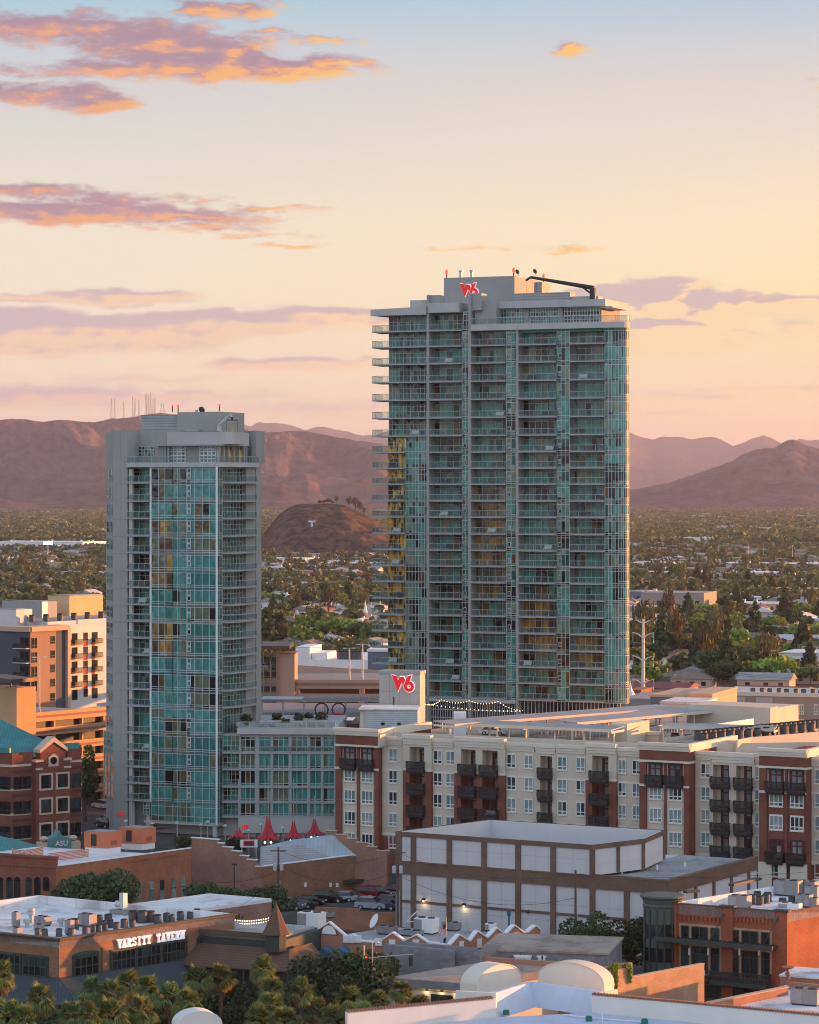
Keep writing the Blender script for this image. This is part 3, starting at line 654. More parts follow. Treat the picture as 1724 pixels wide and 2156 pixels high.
# pale far roofs of the plain that nobody could count
m = MB()
for _ in range(1300):
    Z = 2000*(9300/2000)**R.random(); x = R.uniform(-40, 1770); X = (x-CX)*Z/F
    if 530 < x < 970 and 2650 < Z < 3080: continue
    w = R.uniform(8, 16)*(1 if Z < 4000 else 2.0); m.box(X, X+w, Z, Z+10, 0, R.uniform(3.5, 5.5) if Z < 4000 else R.uniform(6, 9), R.choice((0, 0, 1)))
tag(m.build('distant_houses', farwall), 'scattered pale roofs far out on the plain below the mountains', 'houses', kind='stuff')
# trees on the butte
for i, (x, Z, s) in enumerate(((682,2872,.8),(690,2868,1.0),(672,2876,.7),(700,2874,.6),(735,2872,1.25),(748,2868,1.5),(758,2870,1.3),(766,2864,.9),(708,2872,.9))):
    o = on_butte(x, Z); tag(obj('hilltop_tree', TREEM['brown' if i > 3 else 'dk'][i % 3], None, o, i, s*.65), 'dark tree growing on the summit of the butte', 'tree', 'trees on the butte summit')
# antenna masts on the left hills
for i, (x, top) in enumerate(((234,838),(241,840),(260,846),(279,834),(284,838),(292,842),(306,830),(309,828),(313,832),(317,826),(322,838),(326,836),(339,848),(344,850))):
    b_ = interp([(230,883),(272,882),(302,875),(340,871)], x); o = P((x, b_+2), 12700); H = (b_+2-top)*12700/F
    m = MB(); w = 5.0
    for a in range(3): m.tube([(w*math.cos(a*2.09), w*math.sin(a*2.09), -6), (0.8*math.cos(a*2.09), .8*math.sin(a*2.09), H)], 0.6, 3)
    for k in range(8): z = H*k/8; q = w*(1-k/8)+.8*k/8; m.tube([(q, 0, z), (-q*.5, q*.87, z+H/16), (-q*.5, -q*.87, z+H/12), (q, 0, z+H/8)], .32, 3)
    tag(m.build('antenna_mast', [MATS.get('mast_red') or plain('mast_red', (.45, .22, .2), .7)], loc=o), 'thin lattice antenna mast on the mountain ridge behind the left tower', 'antenna mast', 'antenna masts on the ridge')
# lit billboard
o = G((101, 1169)); fr = Fr(o, 10); hb, ht = fr.h(1147.5), fr.h(1139)
t = thing('billboard', 'lit green and white billboard on a pole left of the towers', 'billboard', fr)
MB().cyl(0, 0, 0, hb, .8).build('pole', steel, t)
MB().box(-5, 5, -.5, .5, hb, ht).build('frame', darkmetal, t)
MB().box(-4.7, 4.7, -.56, -.51, hb+.3, ht-1.6, 0).box(-4.7, 1.2, -.56, -.51, ht-1.55, ht-.3, 1).box(1.25, 4.7, -.56, -.51, ht-1.55, ht-.3, 0).build('screen', [emit('screen_white', (.75, .95, .85), 1.6), emit('screen_green', (.2, .9, .2), 1.2)], t)
# church steeple
o = G((769, 1310)); t = thing('church', 'small white church steeple rising over the trees between the towers', 'church', loc=o)
k = o.y/F; MB().box(-1.2, 1.2, -1.2, 1.2, 0, 4.6).build('tower_base', whitem, t); MB().lathe(0, 0, [(1.1, 4.62), (.85, 5.4), (.7, 6), (.04, 10.2)], 8).build('spire', whitem, t)
MB().box(-14, -1.3, 0, 12, 0, 2.4).prismx([(-.6, 2.42), (12.6, 2.42), (6, 5)], -14.5, -1.3).build('nave', [shingles[0]], t)
# ------------------------------------------------------------------ the towers
def glaze(m, x0, x1, z0, z1, cols, rows, y=0.0, mu=.09, g=0, f=1, proud=.07, outer=True):
    """panes on a plane of constant y (facing -y) with mullions standing proud; cols, rows: numbers or fractions"""
    cs = [i/cols for i in range(cols+1)] if isinstance(cols, int) else [0]+list(cols)+[1]
    rs = [i/rows for i in range(rows+1)] if isinstance(rows, int) else [0]+list(rows)+[1]
    X = [x0+(x1-x0)*c for c in cs]; Zs = [z0+(z1-z0)*r for r in rs]
    for i in range(len(X)-1):
        for j in range(len(Zs)-1): m.poly([(X[i], y, Zs[j]), (X[i+1], y, Zs[j]), (X[i+1], y, Zs[j+1]), (X[i], y, Zs[j+1])], g)
    for i, x in enumerate(X):
        if outer or 0 < i < len(X)-1: m.box(x-mu/2, x+mu/2, y-proud, y-.004, z0, z1, f, 'k')
    for j, z in enumerate(Zs):
        if outer or 0 < j < len(Zs)-1: m.box(x0, x1, y-proud*.8, y-.004, z-mu/2, z+mu/2, f, 'k')
    return m
def rail(m, pts, z, h=1.08, pitch=1.6, g=1, f=0):
    """a glass balustrade along plan points"""
    for (xa, ya), (xb, yb) in zip(pts, pts[1:]):
        L = math.hypot(xb-xa, yb-ya); n = max(1, int(round(L/pitch)))
        m.tube([(xa, ya, z+h), (xb, yb, z+h)], .04, 4, f); m.tube([(xa, ya, z+.1), (xb, yb, z+.1)], .025, 4, f)
        for i in range(n+1):
            k = i/n; m.tube([(xa+(xb-xa)*k, ya+(yb-ya)*k, z), (xa+(xb-xa)*k, ya+(yb-ya)*k, z+h)], .026, 4, f)
        m.poly([(xa, ya, z+.12), (xb, yb, z+.12), (xb, yb, z+h-.04), (xa, ya, z+h-.04)], g)
    return m
louvre = seamed('louvre_panel', (.34, .35, .345), .5, 2, .7, .1, .55)
louvre_pale = seamed('pale_louvre', (.46, .50, .54), .34, 2, .7, .1, .72)
tealband = plain('teal_reveal', (.02, .22, .14), .4, .1)
furn = [plain('patio_white', (.7, .7, .68), .7), plain('patio_brown', (.16, .09, .06), .8), plain('patio_dark', (.04, .04, .05), .7), leaf_dark]
def furniture(parent, x0, x1, y, z, seed):
    """what stands on a balcony, as one small group piece per balcony"""
    r = random.Random(seed)
    k = r.random()
    if k < .35: return
    m = MB(); c = r.choice((0, 1, 1, 2, 2)); x = r.uniform(x0+.5, x1-1.6)
    m.box(x, x+1.5, y, y+.6, z+.25, z+.45, c).box(x, x+1.5, y+.6, y+.75, z+.25, z+.95, c).box(x+.05, x+.15, y+.05, y+.15, z, z+.26, c).box(x+1.35, x+1.45, y+.05, y+.15, z, z+.26, c)
    m.build('balcony_bench', furn, parent)
# ---- the tall tower
f1 = Fr(P((1087, CY), 532)*1, 22)
f1.o.z = 0
T1 = thing('apartment_tower', 'tall teal glass apartment tower with grey piers, balconies and a red rooftop sign', 'tower', f1)
KEEP.append((-20, 75, 520, 570))
ROW1 = [693.6, 727.3, 764.3, 802.8, 841.2, 879.7, 917.8, 953, 987.4, 1021.5, 1056.8, 1091.4, 1127, 1161.7, 1195.8, 1230.2, 1266, 1301.3, 1336.4, 1371.6, 1407, 1441, 1476]
xq = f1.fx(1130)
L1 = [f1.h(r, xq) for r in ROW1]
RY = 2.5                                   # depth of the balcony recesses
X1 = lambda c, y=0.0: f1.fx(c, y)
xl, xr = X1(819.2, RY), X1(1302.7, .4)
ztop = f1.h(650, X1(950))                   # left roof
MB().prism([(xl+.1, RY+.3), (xr-.5, RY+.3), (xr-1.6, RY+4), (xr-9, 24), (xl+3, 24)], 0, L1[0]+.05, 0).prism([(xl+.1, RY+.3), (X1(992), RY+.3), (X1(992), 24), (xl+3, 24)], L1[0]+.06, ztop, 0).build('core', concrete, T1)
fins = [(899, 903.8, 621, 0), (986.5, 992, 617, 0), (1086.8, 1092, 687, 0)]
for a, b_, top, _ in fins:
    zt = f1.h(top, X1(a)); m = MB().box(X1(a), X1(b_), -.25, RY+.6, 0, zt)
    if top < 660: m.box(X1(b_)+.004, X1(b_)+1.9, .3, RY+.6, ztop-.4, zt-.05)
    m.build('pier', concrete, T1)
SP1 = [(819.2, 899), (903.8, 973), (992, 1064), (1092, 1171.8), (1200, 1273.4)]     # balcony bays
ST1 = [(973, 986.5), (1066, 1086.8), (1172.7, 1199), (1273.4, 1302.7)]               # flush strips
win_cache = {}
def recess_window(bay, h, k_=0):
    amb = bay == 2 and 10 <= k_ <= 16 or bay == 3 and k_ in (17, 18, 19) or bay == 4 and k_ in (19, 20)  # floors that get the painted amber reflection
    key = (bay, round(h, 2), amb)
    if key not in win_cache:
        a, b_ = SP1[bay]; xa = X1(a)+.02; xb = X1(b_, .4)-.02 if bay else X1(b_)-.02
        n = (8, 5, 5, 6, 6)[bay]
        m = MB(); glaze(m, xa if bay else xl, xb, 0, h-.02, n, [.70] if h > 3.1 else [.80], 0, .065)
        win_cache[key] = m.mesh('window', [amberglint if amb else glass1, alu])
    return win_cache[key]
bal_cache = {}
def balcony(parent, bay, lo, seed):
    key = (bay, lo)
    a, b_ = SP1[bay]
    if bay == 0: xa = X1(788.5, 1.0); xb = X1(899)-.03 if not lo else X1(852)
    else: xa = X1(a)+.02; xb = X1(b_)
    if key not in bal_cache:
        ms = MB().box(xa, xb, -.35, RY-.05, -.10, .14); mr = MB()
        if bay == 0:
            for i in range(3 if not lo else 1): x = xl+1.2+i*2.6; ms.prismx([(.1, -.15), (RY-.1, -.15), (RY-.1, -.62)], x-.1, x+.1)
            rail(mr, [(xa+.05, RY+2.2), (xa+.05, -.3), (xb, -.3)], .14)
            ms.box(xa, xl-.02, RY-.046, RY+2.3, -.13, .13)
        else: rail(mr, [(xa+.03, -.3), (xb-.05, -.3), (xb-.05, .36)], .14)
        bal_cache[key] = (ms.mesh('balcony', slabm), mr.mesh('railing', [alu, railglass]), xa, xb)
    return bal_cache[key]
rest = MB(); restb = MB(); n_bal = 0; gold = MB()
for k in range(1, len(L1)):
    z, zn = L1[k], L1[k-1]; h = zn-z-.30
    for bay in range(5):
        lo = bay == 0 and k > 6
        sl_, rl_, xa, xb = balcony(T1, bay, lo, k)
        if n_bal < 100 or bay > 0:
            o = obj('balcony', sl_, T1, (0, 0, z+.14)); obj('railing', rl_, o); n_bal += 1
            furniture(o, max(xa, xl), xb-.3, .5, .14, k*7+bay)
        else: pass
        if bay: obj('window', recess_window(bay, h, k), T1, (0, RY, z+.30))
        elif not lo: glaze(rest, xl, X1(899)-.02, z+.30, zn-.02, [.08,.16,.24,.34,.42,.5,.58,.66,.74,.83,.92], [.7], RY, .08)
        else:
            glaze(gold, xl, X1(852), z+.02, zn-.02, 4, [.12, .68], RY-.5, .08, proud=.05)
            glaze(rest, X1(852)+.05, X1(899)-.02, z, zn-.02, [.14, .28, .43, .57, .7, .84], [.1, .7], .5, .1)
    for a, b_ in ST1:
        n = 2 if b_-a < 22 else 3 if b_-a < 28 else 4
        glaze(rest, X1(a, .4)+.02, X1(b_, .4)-.02, z, zn-.002, n, [.12, .24, .85] if b_-a < 22 else [.12, .85], .4, .09)
    # the rounded glass corner
    for q in range(6):
        p0, p1 = q*18, (q+1)*18; r_ = 1.4
        pa = (xr+r_*math.sin(rad(p0)), .4+r_-r_*math.cos(rad(p0))); pb = (xr+r_*math.sin(rad(p1)), .4+r_-r_*math.cos(rad(p1)))
        L = math.hypot(pb[0]-pa[0], pb[1]-pa[1]); rest.at(pa[0], pa[1], math.atan2(pb[1]-pa[1], pb[0]-pa[0]))
        glaze(rest, 0, L, z, zn-.002, 1, [.12, .24, .85], 0, .1, proud=.06); rest.at()
    # slab edge and small white vents of the strips
    m = MB().box(xl+.2, xr-.1, RY-.04, RY+.29, z, z+.29); m.build('floor_slab', concrete, T1)
    for a, b_ in ST1[:3]: x = X1(a, .4)+.35; rest.box(x, x+.55, .2, .32, z+.9, z+1.75, 1).box(x+.1, x+.45, .19, .2, z+1.0, z+1.65, 0)
tag(rest.build('curtain_window', [glass1, alu], T1), kind='stuff')
gold.build('corner_glazing', [goldglint, alu], T1)  # panes coloured gold for the sun they would mirror
# deck slab of the penthouse with its rounded end, and the balustrade
zd0, zd1 = L1[0], f1.h(680.8, xq)
def arc(cx, cy, r, a0, a1, n): return [(cx+r*math.sin(rad(a0+(a1-a0)*i/n)), cy-r*math.cos(rad(a0+(a1-a0)*i/n))) for i in range(n+1)]
edge = [(X1(992)+.05, -.5)]+arc(xr-.4, 1.5, 2.0, 0, 105, 9)
MB().prism(edge+[(xr-3, 14), (X1(992)+.05, 14)], zd0, zd1).build('terrace_slab', concrete_pale, T1)
m = MB(); rail(m, [(x, y+.12) for x, y in edge[:-1]], zd1, 1.15); m.build('terrace_railing', [alu, railglass], T1)
MB().box(X1(1092), xr, .39, .5, zd0-.55, zd0-.02).build('green_band', tealband, T1)
obj('left_top', None) if False else None
glaze_m = MB(); glaze(glaze_m, xl, X1(899)-.02, L1[0]+.3, ztop-1.0, 10, [.6], RY, .08); glaze(glaze_m, X1(903.8)+.02, X1(973), L1[0]+.3, ztop-1.0, 7, [.65], RY, .08); glaze(glaze_m, X1(973)+.1, X1(986.5), L1[0]+.3, ztop-.6, 2, [.15, .5, .85], .4, .09)
glaze_m.build('top_floor_glazing', [glass1, alu], T1)
for bay in (0, 1):
    sl_, rl_, xa, xb = balcony(T1, bay, False, 0); o = obj('balcony', sl_, T1, (0, 0, L1[0]+.14)); obj('railing', rl_, o)
MB().prism([(X1(786.8, 1), -.6), (X1(899), -.6), (X1(899), 8), (X1(786.8, 1)+1.5, 8)], ztop-1.0, lambda x, y: ztop+.25+.028*(x-xl)).box(X1(903.8)+.01, X1(968), -.6, 12, ztop-.7, ztop+1.1).build('roof_slab', concrete_pale, T1)
MB().box(X1(992)+.3, X1(1040), 1, 12, zd1, f1.h(632, X1(1010))).build('stair_block', concrete, T1)
# penthouse
xp0, xp1 = X1(1038, 4), X1(1266, 4); zp = f1.h(648.5, X1(1150), 4)
m = MB(); glaze(m, X1(1005, 3.9), X1(1037, 3.9), zd1+.1, zp-.5, 5, [.3, .62], 3.9, .12); glaze(m, X1(1050, 4), X1(1104, 4), zd1+.1, zp, 10, [.24, .5, .76], 4, .13); glaze(m, X1(1112, 4), X1(1176, 4), zd1+.1, zp, 12, [.24, .5, .76], 4, .13); glaze(m, X1(1183, 4), X1(1262, 4), zd1+.1, zp, 13, [.24, .5, .76], 4, .13)
m.build('penthouse_glazing', [glass1, alu], T1)
m = MB().box(xp0, xp1, 4.05, 15, zd1, zp)
for c in (1042, 1107, 1178): m.box(X1(c, 3.6)-.1, X1(c, 3.6)+.55, 3.6, 4.0, zd1, zp)
m.build('penthouse_wall', concrete, T1)
MB().box(X1(1042, 2.2), X1(1274, 2.2), 2.2, 16, zp+.05, f1.h(632.5, xq, 2)).box(X1(1262, 2.2), X1(1287, 2), 2.6, 12, zp-.25, zp+.03).build('penthouse_roof', concrete_pale, T1)
# plant rooms on the roof
zr = ztop+.2
ym = 8; xm0, xm1 = X1(934.5, ym), X1(1083, ym); zm = f1.h(583, (xm0+xm1)/2, ym)
MB().box(xm0, xm1, ym, ym+17.5, zr-.6, zm).build('plant_room', concrete, T1)
MB().box(xm1+.05, xm1+1.2, ym+12, ym+17, zr-.6, f1.h(594, xm1, ym+12)).build('plant_louvres', louvre, T1)
MB().box(X1(1079, 5.5), X1(1200, 5.5), 5.5, 8.5, zr-2, f1.h(615.5, X1(1150), 5.5)).build('plant_screen', louvre, T1)
MB().box(X1(1202, 6), X1(1258, 6), 6.2, 9, zr-2, f1.h(623, X1(1230), 6)).build('roof_box', concrete_pale, T1)
MB().box(X1(857), X1(897), 1.5, 6, ztop+.3, f1.h(631, X1(870))).build('roof_box', concrete_pale, T1)
for x, yy in ((xm0+.4, ym+.4), (xm1-.3, ym+.4), (xm1-.2, ym+17)):
    m = MB().cyl(x, yy, zm, zm+.7, .12); m.build('beacon_post', darkmetal, T1); MB().lathe(x, yy, [(.28, zm+.7), (.30, zm+1.3), (.1, zm+1.6)], 8).build('beacon', redlight, T1)
for x in (xm0+3, xm0+5.2): MB().cyl(x, ym+1, zm, zm+1.1, .28).cyl(x, ym+1, zm+1.1, zm+1.4, .42).build('vent_pipe', alu, T1)
for x in (xm0+14.5, xm0+18):
    MB().tube([(x, ym+1, zm), (x, ym+1, zm+.7)], .06).tube([(x-.1, ym+.8, zm+.8), (x+.25, ym+.6, zm+.95)], [.5, .02], 10).build('satellite_dish', darkmetal, T1)
# window-cleaning crane
xc, yc = X1(1248, 5), 5.0; zc = f1.h(625, xc, yc)
C1 = thing('roof_crane', 'grey window cleaning crane with long boom on the tall tower roof', 'crane', f1)
MB().cyl(xc, yc, zp+1.3, zc+.4, .6).box(xc-.45, xc+.5, yc-.5, yc+.5, zc+.4, f1.h(606, xc, yc)).build('turret', darkmetal, C1)
pa, pb, pc = (xc+.2, yc, f1.h(606.5, xc, yc)), (X1(1117, 6), 6, f1.h(583, X1(1117), 6)), (X1(1107, 6), 6, f1.h(590, X1(1107), 6))
MB().tube([pa, pb], [.42, .26], 4).tube([pb, pc], .22, 4).tube([(pa[0]-2.2, yc, pa[2]+.2), (xc-.2, yc, zc+.5)], .16, 4).build('boom', darkmetal, C1)
MB().wire(pc, (pc[0]+.2, 6, pc[2]-2.6), 0, .03, 2).build('cable', darkmetal, C1)
# the red sign: strokes of its monogram, with a pale halo edge
def monogram(name, label, fr, x, y, z, s, parent=None, clip=None, halo=True):
    """a W joined to a 6, in units of s (height 1); faces -y"""
    W = [(0, .994), (.264, .931), (.396, .642), (.516, .887), (.761, .881), (.855, .692), (.742, .365), (.644, .579), (.400, 0)]
    ST = [(.80, .42), (1.019, .925), (1.277, 1.004), (1.138, .635), (1.0, .55)]
    six_out = [(1.10+.318*math.cos(a), .305+.324*math.sin(a)) for a in [i*2*PI/20 for i in range(20)]]
    six_in = [(1.10+.122*math.cos(a), .302+.122*math.sin(a)) for a in [i*2*PI/20 for i in range(20)]]
    if parent is None: parent = thing(name, label, 'sign', fr)
    zc_ = (lambda v: v) if clip is None else (lambda v: max(v, clip))
    def ext(m, poly, d0, d1, mi=0):
        m.prismy([(x+a*s, zc_(z+b*s)) for a, b in poly], y-d1, y-d0, mi)
    m = MB(); ext(m, W, 0, .22); m.build('letter', signred, parent)
    m = MB()
    ext(m, ST, 0, .215)
    n = 20
    for i in range(n):
        j = (i+1) % n; q = [six_out[i], six_out[j], six_in[j], six_in[i]]; ext(m, q, 0, .22)
    m.build('numeral', signred, parent)
    if halo:
        m = MB()
        def grow(poly, d):
            cx = sum(p[0] for p in poly)/len(poly); cy = sum(p[1] for p in poly)/len(poly); out = []
            for px, py in poly: L = math.hypot(px-cx, py-cy) or 1; out.append((px+(px-cx)/L*d, py+(py-cy)/L*d))
            return out
        ext(m, grow(W, .055), -.10, -.01)
        ext(m, grow(ST, .06), -.11, -.012)
        so = [(1.10+.365*math.cos(i*PI/10), .305+.37*math.sin(i*PI/10)) for i in range(20)]
        for i in range(n): j = (i+1) % n; ext(m, [so[i], so[j], six_out[j], six_out[i]], -.12, -.014)
        for i in range(n): j = (i+1) % n; si = [(1.10+.07*math.cos(k*PI/10), .302+.07*math.sin(k*PI/10)) for k in (i, j)]; ext(m, [six_in[i], six_in[j], si[1], si[0]], -.12, -.014)
        m.build('lit_edge', signhalo, parent)
    return parent
signred = plain('sign_red', (.62, .012, .02), .4, .06)
_b = MATS['sign_red'].node_tree.nodes['Principled BSDF']; _b.inputs['Emission Color'].default_value = (.85, .015, .02, 1); _b.inputs['Emission Strength'].default_value = .16
signhalo = emit('sign_halo', (1.0, .74, .72), .30)
zs = f1.h(625, X1(969, ym), ym)
monogram('rooftop_sign', 'red lit W6 sign on the roof block of the tall tower', f1, X1(969, ym), ym-.15, zs, (f1.h(595, X1(990), ym)-zs), None)
# lobby of the tall tower
m = MB(); zb = L1[-1]
glaze(m, X1(903.8)+.1, X1(986), zb-6.5, zb-.6, 16, 4, .6, .13); glaze(m, X1(992)+.1, X1(1086), zb-6.5, zb-.6, 18, 4, .6, .13); glaze(m, X1(1092)+.1, xr-.4, 2, zb-.05, 26, 8, .8, .12)
m.build('lobby_glazing', [glassdark, alu], T1)
MB().box(X1(903.8)+.05, X1(1086), -.3, RY, zb-.58, zb-.02).build('canopy_slab', concrete_pale, T1)
# ---- the shorter tower
f2 = Fr(P((456, CY), 503), 24); f2.o.z = 0
T2 = thing('apartment_tower', 'shorter teal glass apartment tower with a blank grey side wall, left of the tall tower', 'tower', f2)
KEEP.append((-60, -20, 490, 545))
X2 = lambda c, y=0.0: f2.fx(c, y)
RW2 = [983.7]+[842+v/2.978 for v in (525, 640, 748, 857, 963, 1073, 1180, 1287, 1393)]+[1263+v/2.978 for v in (135, 243, 350, 457, 565, 670, 840, 948, 1052, 1155, 1262)]
xa2 = X2(293)
L2 = [f2.h(r, xa2) for r in RW2]
R2 = 2.2
xw0, xw1, xb1, = X2(238), X2(268), X2(318)
ytail = f2.fy(537, 0.0)
zt2 = f2.h(906, xw0)
MB().prism([(xw1-.1, R2+.2), (-.35, R2+.2), (-.35, ytail), (-6, ytail+4), (xw0, 22)], 0, L2[0]).build('core', concrete, T2)
MB().box(xw0, xw1, 0, 20, 0, zt2).build('side_wall', concrete, T2)
m = MB()
for r_ in RW2[1:]: z_ = f2.h(r_, xw0); m.box(xw0+.05, xw1-.05, -.012, -.003, z_-.02, z_+.02)
m.box((xw0+xw1)/2-.02, (xw0+xw1)/2+.02, -.013, -.004, 3, zt2-.3); m.build('panel_joints', plain('joint_grey', (.2, .21, .2), .9), T2)
# angled left flank with its ladder of windows
xk = X2(223.5, 5.5)
m = MB().prism([(xw0-.01, .4), (xk, 5.5), (xk+.5, 18), (xw0-.01, 18)], 0, f2.h(911, xk, 5)).build('left_flank', concrete, T2)
dx, dy = xw0-xk, .4-5.5; Lk = math.hypot(dx, dy); m = MB(); mb2 = MB().at(xk, 5.5, math.atan2(dy, dx))
for k in range(len(L2)-1):
    for s0, s1 in ((.12, .40), (.58, .84)): glaze(mb2, Lk*s0, Lk*s1, L2[k+1]+.6, L2[k+1]+2.6, 1, [.5], -.03, .12)
mb2.build('flank_window', [glass1, slabm], T2)
# lower flank swells outwards
xk2 = X2(218, 5.0)
m = MB().prism([(xw0-.02, .3), (xk2, 5.0), (xk2+.4, 17), (xw0-.02, 17)], 6.5, f2.h(1263+845/2.978, xk2, 5), 0).build('left_bay', concrete, T2)
mb2 = MB(); dx, dy = xw0-xk2, .3-5.0; Lk = math.hypot(dx, dy); mb2.at(xk2, 5.0, math.atan2(dy, dx))
for k in range(16, len(L2)-1):
    for s0, s1 in ((.08, .34), (.40, .64), (.70, .94)): glaze(mb2, Lk*s0, Lk*s1, L2[k+1]+.3, L2[k+1]+2.9, 1, [.5], -.03, .12)
mb2.build('flank_window', [glass1, slabm], T2)
MB().box(xk2-.4, xw0-.05, 3.2, 9, f2.h(1263+660/2.978, xk2, 5), f2.h(1263+645/2.978, xk2, 5)).build('flank_balcony', concrete_pale, T2)
# bay of balconies, curtain wall, glass corner
slA = MB().box(xw1+.02, xb1-.1, -.25, R2-.02, -.13, .13).mesh('balcony', slabm)
mr = MB(); rail(mr, [(xw1+.05, -.2), (xb1-.12, -.2)], .13, 1.08, 1.1); rlA = mr.mesh('railing', [alu, railglass])
MB().box(xw1+.35, xw1+1.0, -.05, .6, 0, L2[0]-.3).build('bay_column', concrete_pale, T2)
xs0 = X2(319.2)
CW = [.110, .208, .330, .405, .442, .545, .663, .79, .892]
ys = f2.fy(468, 0.0)
y2 = f2.fy(513.5, 0.0); yend = f2.fy(537, 0.0)
BALP = [(0.02, ys+.1), (1.25, ys+1.0), (1.75, (ys+yend)/2-1), (1.55, yend-2.2), (.1, yend)]
mslab = MB().prism(BALP, -.13, .13).mesh('balcony', slabm)
mr = MB(); rail(mr, [(x-.06, y) for x, y in BALP], .13, 1.08, 1.4); mrail = mr.mesh('railing', [alu, railglass])
wc = {}
rest2 = MB()
for k in range(1, len(L2)):
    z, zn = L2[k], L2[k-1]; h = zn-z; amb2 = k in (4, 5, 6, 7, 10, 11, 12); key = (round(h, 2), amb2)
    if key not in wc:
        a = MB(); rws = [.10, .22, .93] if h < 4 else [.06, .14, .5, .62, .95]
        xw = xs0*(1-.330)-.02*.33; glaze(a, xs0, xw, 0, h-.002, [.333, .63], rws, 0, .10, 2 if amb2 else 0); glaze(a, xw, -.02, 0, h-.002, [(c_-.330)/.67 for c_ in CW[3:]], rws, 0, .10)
        x = xs0+(-xs0)*.553; 
        for q in (.30, .62): a.box(x, x+.75, -.16, -.075, h*q, h*q+.95, 1).box(x+.15, x+.6, -.17, -.16, h*q+.15, h*q+.8, 0)
        b_ = MB(); glaze(b_, xw1+.1, xb1-.1, .14, h-.18, 4, [.75], 0, .09)
        c = MB(); c.at(0, 0, PI/2); glaze(c, .02, ys, 0, h-.002, 2, rws, 0, .10); glaze(c, ys+.05, y2, .14, h-.18, 7, [.72], .34, .10); c.at()
        wc[key] = (a.mesh('curtain_window', [glass2, alu, amberglint]), b_.mesh('window', [glass1, alu]), c.mesh('side_window', [glassnorth, alu]))
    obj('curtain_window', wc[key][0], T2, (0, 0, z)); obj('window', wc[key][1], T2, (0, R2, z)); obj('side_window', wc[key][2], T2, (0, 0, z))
    o = obj('balcony', slA, T2, (0, 0, z+.13)); obj('railing', rlA, o); furniture(o, xw1+1, xb1-.3, .4, .13, k*3+1)
    if k < 16: o = obj('balcony', mslab, T2, (0, 0, z+.13)); obj('railing', mrail, o); 
    MB().box(xw1-.02, -.4, R2-.05, R2+.19, z, z+.26).box(-.34, -.04, ys+.1, ytail-.1, z, z+.26).build('floor_slab', slabm, T2)
MB().box(xs0-.35, xs0-.02, -.12, R2, L2[-1], L2[0]).build('bay_mullion', whitem, T2)
MB().cyl(.02, -.02, L2[-1]-3.5, L2[0], .2, n=8).build('corner_mullion', whitem, T2)
# lower double floor of the curtain wall
zc0 = f2.h(1727, xs0); m = MB(); glaze(m, xs0, -.02, zc0, L2[-1], CW, [.3, .8], 0, .1); m.at(0, 0, PI/2); glaze(m, .02, ys, zc0, L2[-1], 2, [.3, .8], 0, .1); m.at()
m.at(); glaze(m, xs0-1.6, xs0-.4, zc0+.9, L2[-1]-.1, 2, 4, 0, .1)
m.build('lower_curtain_window', [glass2, alu], T2)
MB().box(xs0-1.6, .1, .05, 3, zc0-.5, zc0-.02).box(.02-.3, .25, .05, ys, zc0-.5, zc0-.02).build('soffit_band', concrete_pale, T2)
# right-hand end wall
MB().box(-.3, .35, y2+.1, yend+.2, L2[15], L2[0]-.05).build('end_wall', concrete, T2)
ye = f2.fy(539, .5); yf = f2.fy(550, .5)
MB().box(-.4, .5, ye, yf, 0, f2.h(907, .5, yf)).build('end_pier', concrete, T2)
# terrace and penthouse
zq0, zq1 = L2[0], f2.h(974.6, xa2)
edge = [(xw1+.02, -.45), (-1.0, -.45)]+arc(-1.0, 1.4, 1.85, 0, 80, 6)+[(1.7, 8), (1.3, yend-1), (.5, yend+.5)]
MB().prism(edge+[(-8, 18), (xw1+.02, 14)], zq0, zq1).build('terrace_slab', concrete_pale, T2)
m = MB(); rail(m, [(x*1.0-(.1 if x > 0 else 0), y+.1) for x, y in edge], zq1, 1.12); m.build('terrace_railing', [alu, railglass], T2)
zf0, zf1 = f2.h(936, xs0, 3), f2.h(922.5, xs0, 3)
yw = 4.0
MB().box(X2(268), X2(376, yw-.5), yw+.0, 16, zq1, f2.h(906, X2(300), yw)).build('stair_block', concrete, T2)
m = MB().box(X2(352, yw), X2(458, yw), yw+.05, 15, zq1, zf0)
for c in (340, 345, 352): m.box(X2(c, yw-1), X2(c, yw-1)+.35, yw-1, yw-.65, zq1, zf0)
m.build('penthouse_wall', concrete, T2)
xpr = X2(458, yw)
for c in (462, 471, 481, 492, 503, 514, 519): MB().box(xpr+.02, xpr+.6, f2.fy(c, xpr+.6), f2.fy(c, xpr+.6)+.35, zq1, zf0).build('penthouse_column', concrete_pale, T2)
m = MB(); glaze(m, X2(269), X2(301), zq1+1.2, zf0-.3, 5, 3, yw-.06, .12)
m.build('window', [glass1, alu], T2)
for a, b_ in ((357, 390), (421, 454)): m = MB(); glaze(m, X2(a, yw), X2(b_, yw), zq1+.1, zf0-.4, 4, [.22, .45, .68, .84], yw-.02, .20); m.build('french_door', [glassblind, whitem], T2)
m = MB().at(0, 0, PI/2); glaze(m, yw+.4, f2.fy(520, xpr), zq1+.1, zf0-.2, 9, [.3, .65], -xpr-.08, .14); m.at(); m.build('side_window', [goldglint, alu], T2)  # penthouse side panes with the gold reflection painted on
MB().prism([(X2(352, 2.8), 2.8), (X2(463, 2.8), 2.8)]+arc(X2(463, 2.8), 4.6, 1.8, 20, 75, 3)+[(xpr+2.2, f2.fy(522, xpr+2)), (xpr-2, 15), (X2(352, 2.8), 15)], zf0+.02, zf1+1.0).build('penthouse_roof', concrete_pale, T2)
